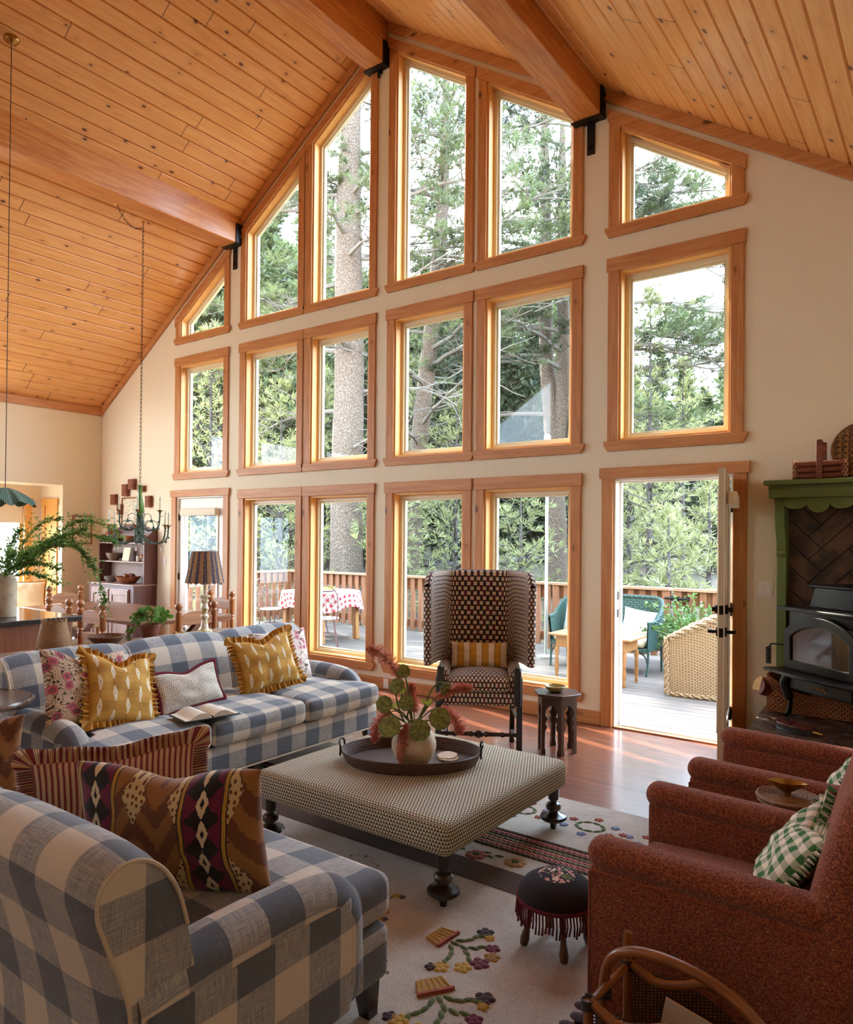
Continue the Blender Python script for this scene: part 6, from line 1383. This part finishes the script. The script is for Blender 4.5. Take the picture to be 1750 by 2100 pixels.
# twig basket and round woven tray on the mantel
M_bark3 = wood('red_bark', '8a4a2c', '5a2a17', 'x', .6)
t = thing('twig_basket', 'rustic stick basket with upright handle on the mantel', 'basket', (-.79,D-.17,2.031))
for k in range(3):
    for y in (-.075,.075): B().tube([(-.17,y,.022+.042*k),(.17,y,.022+.042*k)], .021, 12).build('stick', M_bark3, t)
for k in range(2):
    for x in (-.15,.15): B().tube([(x,-.1,.04+.042*k),(x,.1,.04+.042*k)], .018, 10).build('stick', M_bark3, t)
for y in (-.10,.10): B().board((0,y,0),(0.0,y*.95,.27),.040,.012,up=(0,1,0)).build('handle_post', M_bark3, t, bevel=.003)
B().tube([(0,-.11,.262),(0,.11,.262)], .010, 10).build('handle_bar', M_bark3, t)
b = B()
for x in (-.16,.16):
    for k in range(3): b.tube([(x-.01,-.097,.01+.042*k),(x+.012,-.099,.05+.042*k)], .0025, 4); b.tube([(x+.012,-.097,.01+.042*k),(x-.01,-.099,.05+.042*k)], .0025, 4)
b.build('leather_lacing', mat('lacing', srgb('c9a072')), t, weld=False)
t = thing('woven_tray', 'round open weave basket tray leaning on the wall above the mantel', 'woven tray', (-.54,D-.085,2.031), rot=(R(-14),0,0))
Rr = .20
def ow(tt):
    x, y, z = tt.xyz('Object'); s = .030; p = ((x+y)*.7071/s); q = ((x-y)*.7071/s); a = (p.fr().lt(.64)).mx(q.fr().lt(.64)); return {'c': tt.mix((p.fl()+q.fl()).mod(2), srgb('8a6438'), srgb('5e4124')), 'alpha': a}
B().lathe([(.0005,0),(Rr*.8,.0),(Rr,.03)], 48).build('woven_disc', mat('open_weave', ow, rough=.5), t); o = bpy.context.scene.collection.objects[-1]; o.rotation_euler = (R(90),0,0); o.location = (0,0,Rr+.01)
B().tube([(Rr*cos(a*pi/24),-.03,Rr+.01+Rr*sin(a*pi/24)) for a in range(48)], .008, 8, closed=True).build('rim', M_wick, t)
# ------------------------------------------------------------------ cast iron stove, turned towards the sofa
M_iron = mat('cast_iron', lambda t: {'c': t.mix(t.noise(t.vec(*t.xyz('Object')),18,3), srgb('1f1d1b'), srgb('2e2b27')), 'h': t.noise(t.vec(*t.xyz('Object')),220,2)}, rough=.38, metal=.75, bs=.15, bd=.002)
ang = atan2(-.40,.44)
t = thing('wood_stove', 'black cast iron wood stove with arched glass door', 'wood stove', (-.985,5.52,HZ+.001), ang*.93)
# local: front face along x at y=0, body goes to +y
Wd = .68
B().box((.03,.02,.20),(Wd-.03,.50,.735)).build('firebox', M_iron, t, bevel=.006)
B().prism([(-.035,-.03),(Wd+.035,-.03),(Wd+.035,.53),(-.035,.53)], .735, .762).build('top_plate', M_iron, t, bevel=.010)
B().prism([(.10,.762),(Wd-.1,.762),(Wd-.15,.90),(.15,.90)], .12, .45, 'y').build('warming_hood', M_iron, t, bevel=.006); B().box((.13,.08,.90),(Wd-.13,.48,.918)).build('hood_plate', M_iron, t, bevel=.006)
B().prism([(-.05,-.13),(Wd*.5,-.17),(Wd+.05,-.13),(Wd+.03,.04),(-.03,.04)], .318, .340).build('ash_lip', M_iron, t, bevel=.010)
B().box((.10,.0,.215),(Wd-.10,.03,.30)).build('ash_drawer', M_iron, t, bevel=.006)
b = B(); [b.lathe([(.013,0),(.013,.006)],10) for _ in ()]
b.tube([(.28+.012*k, -.02+.010*sin(k*2.4), .255+.010*cos(k*2.4)) for k in range(10)], .004, 6); b.tube([(.24,.0,.255),(.42,-.03,.245)], .003, 6); b.build('drawer_pull', M_brass, t, weld=False)
# door: arched frame and glass
def archp(x0, x1, z0, z1, rise, n=12): return [(x0,z0),(x1,z0),(x1,z1)]+[(x1+(x0-x1)*k/n, z1+rise*sin(pi*k/n)**.8) for k in range(1,n)]+[(x0,z1)]
outer = archp(.035,Wd-.035,.345,.60,.115); inner = archp(.095,Wd-.095,.405,.565,.085)
b = B(); n_ = len(outer)
b.add([(x,-.012,z) for x,z in outer]+[(x,-.030,z) for x,z in outer]+[(x,-.030,z) for x,z in inner]+[(x,-.012,z) for x,z in inner], [(i,(i+1)%n_,n_+(i+1)%n_,n_+i) for i in range(n_)]+[(n_+i,n_+(i+1)%n_,2*n_+(i+1)%n_,2*n_+i) for i in range(n_)]+[(2*n_+i,2*n_+(i+1)%n_,3*n_+(i+1)%n_,3*n_+i) for i in range(n_)])
b.build('door_frame', M_iron, t, bevel=.005)
B().prism(inner, -.016, -.012, 'y').build('door_glass', mat('smoked_stove_glass', lambda tt: tt.mix(tt.noise(tt.vec(*tt.xyz('Object')),9,3).ss(.4,.7), srgb('120d09'), srgb('3a2716')), rough=.04, spec=1.0, coat=1), t)
b = B(); b.tube([(.04,-.03,.50),(.0,-.05,.50),(-.055,-.055,.495),(-.075,-.055,.47)], .006, 8)
b.tube([(-.080+.016*cos(k*.8),-.055+.016*sin(k*.8),.47-.115*k/120) for k in range(120)], .0035, 5); b.build('spring_handle', M_iron, t, weld=False)
for x in (.02,Wd-.02):
    for y in (.03,.46): B().tube(smooth_path([(x,y,.30),(x+(-.02 if x<.3 else .02),y-.02,.22),(x+(.01 if x<.3 else -.01),y,.12),(x,y,.04),(x+(-.02 if x<.3 else .02),y-.01,.012)],6), [.034]*6+[.030]*6+[.016]*6+[.018]*6+[.022], 12).build('cabriole_leg', M_iron, t)
# log baskets
M_dwick = mat('russet_wicker', wv('b0683c','2a130b',.034,.016), rough=.45, bs=1, bd=.006)
t = thing('log_basket', 'russet wicker log basket on the hearth behind the stove leg', 'basket', (-.93,5.755,HZ+.001), R(0))
for y in (-.13,.13): B().rbox((-.17,y-.012,.0),(.34,y+.012,.26), .01, .06, fn=lambda q: (q[0],q[1],q[2]-(.10*sin(max(0,min(1,(q[0]+.17)/.51))*pi) if q[2]>.2 else 0))).build('basket_wall', M_dwick, t)
for x in (-.17,.34): B().rbox((x-.012,-.14,0),(x+.012,.14,.27), .01, .06).build('basket_end', M_dwick, t)
B().box((-.17,-.13,0),(.34,.13,.02)).build('basket_floor', M_dwick, t)
M_cut = mat('cut_log', lambda tt: (lambda x,y,z: tt.mix(((x*x+z*z).pw(.5)*110).sin()*.25+tt.noise(tt.vec(x,y,z),40,2)*.6, srgb('d9b27c'), srgb('a8763f')))(*tt.xyz('Object')), rough=.9)
for loc, rot, w, lab in (((-1.065,5.70,HZ+.13),(R(12),R(-72),R(35)),.075,'split log leaning against the end of the log basket'),((-.90,5.76,HZ+.30),(R(60),R(10),R(20)),.07,'split log sticking up out of the log basket'),((-.80,5.78,HZ+.24),(0,R(80),R(4)),.06,'log lying in the log basket behind the spring handle')):
    t2 = thing('firewood_log', lab, 'log', loc, rot=rot); B().prism([(w*cos(a),w*sin(a)) for a in (0,.5,1.1,1.6,2.1)]+[(-w*.4,-.2*w)], -.14, .14).build('split_log', M_cut, t2, bevel=.004); B().tube([(0,0,-.138),(0,0,.138)], w*.72, 14).build('bark_side', M_bark3, t2)
# bellows
t = thing('bellows', 'burgundy hand bellows lying on the slate hearth', 'bellows', (-.83,5.13,HZ+.001), R(-25))
pear = [(.11*cos(a)*(1+.35*max(0,-cos(a))), .075*sin(a)) for a in [2*pi*k/28 for k in range(28)]]
B().prism(pear, .0, .010).build('lower_board', M_dwood, t, bevel=.003); M_bur = mat('burgundy_lacquer', lambda tt: tt.mix(tt.noise(tt.vec(*tt.xyz('Object')),35,2).gt(.58), srgb('5a1322'), srgb('8a6b2e')), rough=.25, coat=.4)
B().prism([(x*.95,y*.95) for x,y in pear], .010, .034).build('leather_gusset', mat('black_leather', srgb('1e1512'), rough=.5), t); B().prism(pear, .034, .046).build('upper_board', M_bur, t, bevel=.003)
B().tube([(.10,0,.022),(.17,0,.020)], [.012,.007], 10).build('nozzle', M_brass, t); B().tube([(-.14,0,.04),(-.20,0,.042)], .013, 10).build('handle', M_bur, t)
b = B(); [b.ball((x*.96,y*.96,.040),(.0035,.0035,.0035),6) for x,y in pear[::2]]; b.build('tack', M_brass, t, weld=False); bpy.context.scene.collection.objects[-1]['kind'] = 'stuff'
# ------------------------------------------------------------------ deck furniture
DZ = -.049
M_cane = mat('natural_wicker', wv('a48561','553b22',.05,.016), rough=.7, bs=1, bd=.01); M_gw = mat('green_wicker', wv('2f4d42','13251f',.05,.03), rough=.6, bs=1, bd=.01)
def rope(b, P, r, n=3):
    Q = []
    for i in range(len(P)-1):
        s_ = max(1, int((P[i+1]-P[i]).length/.014)); Q += [P[i].lerp(P[i+1], j/s_) for j in range(s_)]
    P = Q+[P[-1]]; m = len(P)
    for k in range(n):
        q = []
        for i in range(m):
            d = (P[min(i+1,m-1)]-P[max(i-1,0)]).normalized(); a = d.cross(V((0,0,1)));  a = a.normalized() if a.length > .05 else V((1,0,0)); c_ = d.cross(a); th = i*.42+2*pi*k/n
            q.append(P[i]+(a*cos(th)+c_*sin(th))*r*.55)
        b.tube(q, r*.62, 6)
def barrel(label, loc, rz, m, hb=.90, ha=.62, w=.40, dpt=.72):
    # open front at -y ; plan is a U
    t = thing('wicker_armchair', label, 'armchair', loc, rz, group='natural wicker armchairs')
    U = smooth_path([(-w,-dpt*.5,0),(-w*1.02,-.1,0),(-w*.98,.2,0),(-w*.6,dpt*.5,0),(0,dpt*.56,0),(w*.6,dpt*.5,0),(w*.98,.2,0),(w*1.02,-.1,0),(w,-dpt*.5,0)], 6); m_ = len(U)
    H = lambda i: ha+(hb-ha)*min(1,max(0,(U[i].y+dpt*.5)/(dpt*.95)))**.9
    b = B()
    for off in (1.0,.88):
        b.surf(lambda u,v,off=off: (lambda i: (U[i].x*(off-.05)*(1-.08*(1-v)*(1-v)+.05*v), U[i].y*(off-.05)*(1-.05*(1-v)), v*H(i)))(round(u*(m_-1))), m_-1, 16, uvf=lambda u,v: (u*2.3, v*.8))
    b.build('woven_shell', m, t, weld=False, ang=70, fixn=False)
    b = B(); rope(b, [V((U[i].x*.95,U[i].y*.90,H(i)+.006)) for i in range(m_)], .040); b.build('braided_rim', m, t, weld=False)
    b = B(); rope(b, [V((U[i].x*.88,U[i].y*.91,.025)) for i in range(m_)], .026); b.build('braided_foot', m, t, weld=False)
    for s in (-1,1):
        b = B(); rope(b, [V((s*w*(.90+.10*k/10),-dpt*.5+.01,.02+(ha-.0)*k/10)) for k in range(11)], .026); b.build('braided_post', m, t, weld=False)
    B().rbox((-w*.86,-dpt*.47,.02),(w*.86,dpt*.42,.34), .03, .1).build('seat_box', m, t)
    B().rbox((-w*.84,-dpt*.46,.34),(w*.84,dpt*.38,.44), .04, .08, crown=.03).build('seat_cushion', mat('cream_canvas', srgb('b5ad9a'), rough=.9), t)
    return t
barrel('big natural wicker armchair seen from the side through the door', (-2.12,8.12,DZ), R(-84), M_cane, .95, .60, .40, .86)
barrel('natural wicker armchair half hidden behind the wing chair', (-4.98,7.62,DZ), R(75), M_cane, .88, .58, .36, .7)
tag(pillow('scatter_cushion', 'white cushion in the big wicker armchair on the deck', .42,.40,.13, mat('white_linen', srgb('c4bfb5')), (-1.92,8.12,.40), R(-90), R(-20)))
# green wicker settee
t = thing('wicker_settee', 'dark green wicker settee with cream seat on the deck', 'settee', (-3.66,8.90,DZ))
L2 = .64
U = smooth_path([(-L2,-.30,0),(-L2-.03,-.05,0),(-L2,.20,0),(-L2*.75,.29,0),(0,.31,0),(L2*.75,.29,0),(L2,.20,0),(L2+.03,-.05,0),(L2,-.30,0)], 6); m_ = len(U); H = lambda i: .64+.27*min(1,max(0,(U[i].y+.12)/.40))
b = B(); b.surf(lambda u,v: (lambda i: (U[i].x*(1+.04*v), U[i].y*(1+.12*v), .30+(H(i)-.30)*v))(round(u*(m_-1))), m_-1, 12, uvf=lambda u,v: (u*2.6, v*.6)); b.surf(lambda u,v: (lambda i: (U[i].x*(1+.04*v)*.965, U[i].y*(1+.12*v)*.92, .30+(H(i)-.30)*v))(round(u*(m_-1))), m_-1, 12, uvf=lambda u,v: (u*2.6, v*.6)); b.build('woven_shell', M_gw, t, weld=False, ang=70, fixn=False)
b = B(); rope(b, [V((U[i].x*1.02,U[i].y*1.05,H(i))) for i in range(m_)], .020); b.build('braided_rim', M_gw, t, weld=False)
B().box((-L2,-.30,.28),(L2,.27,.335)).build('seat_frame', M_gw, t, bevel=.01); B().rbox((-L2+.04,-.31,.335),(L2-.04,.22,.43), .04, .08, crown=.02).build('seat_cushion', mat('cream_dot', lambda tt: tt.mix(tt.noise(tt.vec(*tt.xyz('Object')),70,1).gt(.6), srgb('b5ac95'), srgb('a1864c')), rough=.9), t)
for s in (-1,1):
    B().tube(smooth_path([(s*L2,-.27,.33),(s*(L2+.0),-.28,.15),(s*(L2-.01),-.31,0)],4), .015, 8).build('leg', M_gw, t); B().tube([(s*L2,.2,.33),(s*L2,.22,0)], .015, 8).build('leg', M_gw, t)
    B().tube(smooth_path([(s*L2,-.29,.12),(s*(L2-.04),-.28,.24),(s*(L2-.16),-.28,.30)],4), .009, 6).build('leg_brace', M_gw, t)
M_dotc = mat('dotted_linen', lambda tt: (lambda u,v: tt.mix((((u/.045).fr()-.5).pw(2)+(((v/.06).fr()-.5)*1.3).pw(2)).lt(.012), srgb('c9c4ba'), srgb('9a8f86')))(*tt.xyz()[:2]))
pillow('scatter_cushion', 'white dotted cushion at the right end of the green settee', .40,.36,.13, M_dotc, (-3.24,8.82,.385), R(20), R(-18), R(10)); pillow('scatter_cushion', 'white cushion at the left end of the green settee', .42,.44,.13, M_dotc, (-4.06,8.84,.385), R(-16), R(-16), R(-4))
# small wooden deck table
t = thing('deck_side_table', 'small turned leg pine table on the deck', 'side table', (-3.42,8.02,DZ))
MP = {a: wood('honey_pine_'+a, 'a97a48', '8c572b', a, .4) for a in 'xyz'}
B().box((-.50,-.26,.515),(.50,.26,.54)).build('tabletop', MP['x'], t, bevel=.006); B().box((-.42,-.2,.38),(.42,.2,.515)).build('apron', MP['x'], t, bevel=.004)
for sx in (-1,1):
    for sy in (-1,1): B().lathe([(.014,0),(.022,.03),(.014,.06),(.022,.10),(.026,.16),(.018,.22),(.026,.24),(.018,.26),(.028,.32),(.022,.38)], 14, (sx*.41,sy*.19,0)).build('leg', MP['z'], t, ang=50)
# leafy shrub in a tub
t = thing('potted_shrub', 'leafy green shrub with small white flowers behind wicker chair', 'shrub', (-2.62,9.38,DZ)); random.seed(21)
B().lathe([(.16,0),(.20,.28),(.215,.29),(.20,.31),(.0005,.29)], 24).build('planter', M_black, t, ang=40); F = Fol(); F2 = Fol(); sb = B()
for k in range(80):
    a = rnd(0,2*pi); e = rnd(.2,1.5); L = rnd(.5,.85); pt = branch_path((cos(a)*.05,sin(a)*.05,.28), a, L, e, .35, 6, .18); sb.tube(pt, .005, 4, cap=False)
    for j in range(1,7):
        for _ in range(9): F.blade(pt[j]+V((rnd(-1,1),rnd(-1,1),rnd(-1,1)))*.03, V((rnd(-1,1),rnd(-1,1),rnd(-.3,1))).normalized(), rnd(.04,.07), .016)
    if k % 2: F2.tuft(pt[6]+V((0,0,.03)), V((0,0,1)), 7, .025, .008, 1.5)
sb.build('stem', M_stem, t, weld=False, fixn=False); F.build('leaves', leafmat('shrub_leaf','45602a','66823c',.4), t); F2.build('blossom', leafmat('white_petal','e8e4da','ffffff',.3), t)
# bistro table under gingham cloth
CX, CY = -8.30, 8.45
t = thing('bistro_table', 'round wooden deck table under the gingham cloth', 'table', (CX,CY,DZ))
B().lathe([(.0005,.74),(.60,.74),(.60,.77),(.0005,.77)], 40).build('tabletop', MP['x'], t)
for sx in (-1,1):
    for sy in (-1,1): B().board((sx*.38,sy*.38,.74),(sx*.40,sy*.40,0),.08,.08,up=(0,1,0)).build('leg', MP['z'], t, bevel=.004)
def redg(tt): u, v, _ = tt.xyz(); s = .05; return tt.mix(((u/s).fl().mod(2)+(v/s).fl().mod(2))*.5, srgb('d0c9c2'), srgb('8f1f2a'))
b = B(); RT = .63
def cl(u, v):
    th = 2*pi*u; 
    if v < .7: r = RT*v/.7; return (r*cos(th), r*sin(th), .775)
    k = (v-.7)/.3; drop = .20+.09*abs(sin(2*th))**1.5; fold = .035*k*sin(th*11)+.02*k*sin(th*5); r = RT+.03*k+fold; return (r*cos(th), r*sin(th), .775-drop*k-.01*(k>0))
b.surf(cl, 120, 20, cu=True, uvf=lambda u,v: (lambda r,th: (r*cos(th), r*sin(th)))(RT*v/.7, 2*pi*u)); o = b.build('gingham_cloth', mat('red_gingham', redg, rough=.9), loc=(CX,CY,DZ), ang=80, fixn=False); tag(o, 'red and white gingham cloth draped over the round deck table', 'tablecloth')
M_wi = mat('plum_wrought_iron', srgb('6a4a48'), rough=.6, metal=.3)
def iron_chair(label, loc, rz):   # faces +y
    t = thing('bistro_chair', label, 'chair', loc, rz, group='wrought iron deck chairs')
    B().lathe([(.0005,.445),(.20,.445),(.205,.455),(.20,.465),(.0005,.462)], 32).build('seat', mat('pale_seat', srgb('9a8a83'), rough=.6), t)
    hoop = smooth_path([(-.17,-.13,.45),(-.19,-.19,.62),(-.18,-.22,.80),(-.11,-.235,.91),(0,-.24,.945),(.11,-.235,.91),(.18,-.22,.80),(.19,-.19,.62),(.17,-.13,.45)],5); B().tube(hoop, .009, 8).build('back_hoop', M_wi, t)
    for s in (-1,1):
        pts = [(s*(.085-.075*(1-k/26)*cos(k*.45)), -.225, .74+.075*(1-k/26)*sin(k*.45)) for k in range(24)]; B().tube([(s*.01,-.16,.46),(s*.03,-.20,.6),pts[0]]+pts[1:], .006, 6).build('back_scroll', M_wi, t)
        B().tube(smooth_path([(s*.12,-.16,.46),(s*.10,-.19,.60),(s*.15,-.21,.70),(s*.17,-.22,.78)],4), .006, 6).build('back_scroll', M_wi, t)
        for y in (-.13,.13): B().tube(smooth_path([(s*.13,y,.45),(s*.15,y*1.1,.25),(s*.19,y*1.5,0)],4), .009, 8).build('leg', M_wi, t)
    B().tube([(.15*cos(a*pi/12),.15*sin(a*pi/12),.22) for a in range(24)], .006, 6, closed=True).build('leg_ring', M_wi, t); return t
ic = iron_chair('wrought iron chair with its back to the window, before the cloth', (-7.50,7.72,DZ), R(42)); dup(ic, (-9.12,8.15,DZ), R(-75), 'wrought iron chair at the left side of the gingham table'); dup(ic, (-7.55,9.18,DZ), R(130), 'wrought iron chair behind the gingham table, partly hidden')
dup(ic, (-9.0,9.0,DZ), R(-120), 'wrought iron chair at the far side by the deck corner')
t = thing('serving_platter', 'pale platter of greens and fruit on the gingham table', 'platter', (CX+.05,CY-.02,DZ+.776)); B().lathe([(.10,0),(.22,.02),(.24,.04),(.22,.035),(.0005,.012)],32).build('dish', M_white, t, ang=50)
F = Fol(); random.seed(2); [F.tuft(V((rnd(-.16,.16),rnd(-.1,.1),.03)), V((0,0,1)), 6, .06, .014, 1.2) for _ in range(30)]; F.build('salad_leaves', leafmat('salad','8fae3c','c6cf6a',.3), t)
b = B(); [b.ball((rnd(-.13,.13),rnd(-.1,.1),.045),.024,8) for _ in range(10)]; b.build('fruit_pieces', mat('peach_fruit', srgb('d8935a'), rough=.5), t, weld=False); bpy.context.scene.collection.objects[-1]['kind'] = 'stuff'
t = thing('looped_candle_holder', 'white loop shaped ornament on the gingham table', 'ornament', (CX-.22,CY-.12,DZ+.776)); B().lathe([(.0005,0),(.05,0),(.05,.012),(.012,.02),(.012,.06)],20).build('base', M_white, t); B().tube([(.07*cos(a*pi/12),0,.13+.075*sin(a*pi/12)) for a in range(24)], .013, 8, closed=True).build('loop', M_white, t)
# ------------------------------------------------------------------ light, sky, camera
cam_d = bpy.data.cameras.new('camera'); cam = bpy.data.objects.new('camera', cam_d); C.objects.link(cam)
f_px, yaw, pit, rol, hc = 1491.68, .63357, .008537, .008997, 1.59537
fw = V((-sin(yaw)*cos(pit), cos(yaw)*cos(pit), sin(pit))); rt = V((cos(yaw), sin(yaw), 0)); up = rt.cross(fw)
r2 = rt*cos(rol)+up*sin(rol); u2 = -rt*sin(rol)+up*cos(rol)
M = Matrix((r2, u2, -fw)).transposed().to_4x4(); M.translation = (0,0,hc); cam.matrix_world = M
cam_d.sensor_fit = 'HORIZONTAL'; cam_d.sensor_width = 36; cam_d.lens = f_px/1750*36; cam_d.shift_y = 40.26/1750
cam_d.clip_start = .05; cam_d.clip_end = 500
bpy.context.scene.camera = cam
sn = bpy.data.lights.new('sun','SUN'); sn.energy = SUN_E; sn.angle = R(.7); sn.color = (1,.93,.82)
so = bpy.data.objects.new('sun', sn); C.objects.link(so)
el = R(33); hd = V((.955,-.30,0)).normalized(); dv = V((hd.x*cos(el), hd.y*cos(el), -sin(el)))
so.rotation_euler = dv.to_track_quat('-Z','Y').to_euler(); so.location = (-20,20,20)
w = bpy.data.worlds.new('sky'); bpy.context.scene.world = w; w.use_nodes = True; nt = w.node_tree; t = Mt(nt)
x, y, z = t.xyz('Generated')
cl = t.noise(t.vec(x, y, z*2.2), 2.6, 5, .55, .4).ss(.40,.62)
blue = t.mix(z.ss(0,.7), (.60,.80,1.0), (.34,.60,1.0)); sky = t.mix(cl*.75, blue, (.98,.99,1.0))
sky = t.mix(z.ss(-.02,-.2), sky, (.25,.24,.2))
bg = nt.nodes['Background']; t.put(bg.inputs[0], sky); bg.inputs[1].default_value = SKY_E
s = bpy.context.scene; s.view_settings.view_transform = 'Standard'; s.view_settings.look = 'None'; s.view_settings.gamma = 1
s.view_settings.use_curve_mapping = False; s.view_settings.exposure = EXPO
cy = s.cycles; cy.use_denoising = True; cy.max_bounces = 10; cy.diffuse_bounces = 6; cy.glossy_bounces = 4; cy.transmission_bounces = 6; cy.transparent_max_bounces = 24
cy.caustics_reflective = False; cy.caustics_refractive = False; cy.sample_clamp_indirect = 12; cy.sample_clamp_direct = 0
try: cy.denoiser = 'OPENIMAGEDENOISE'
except Exception: pass
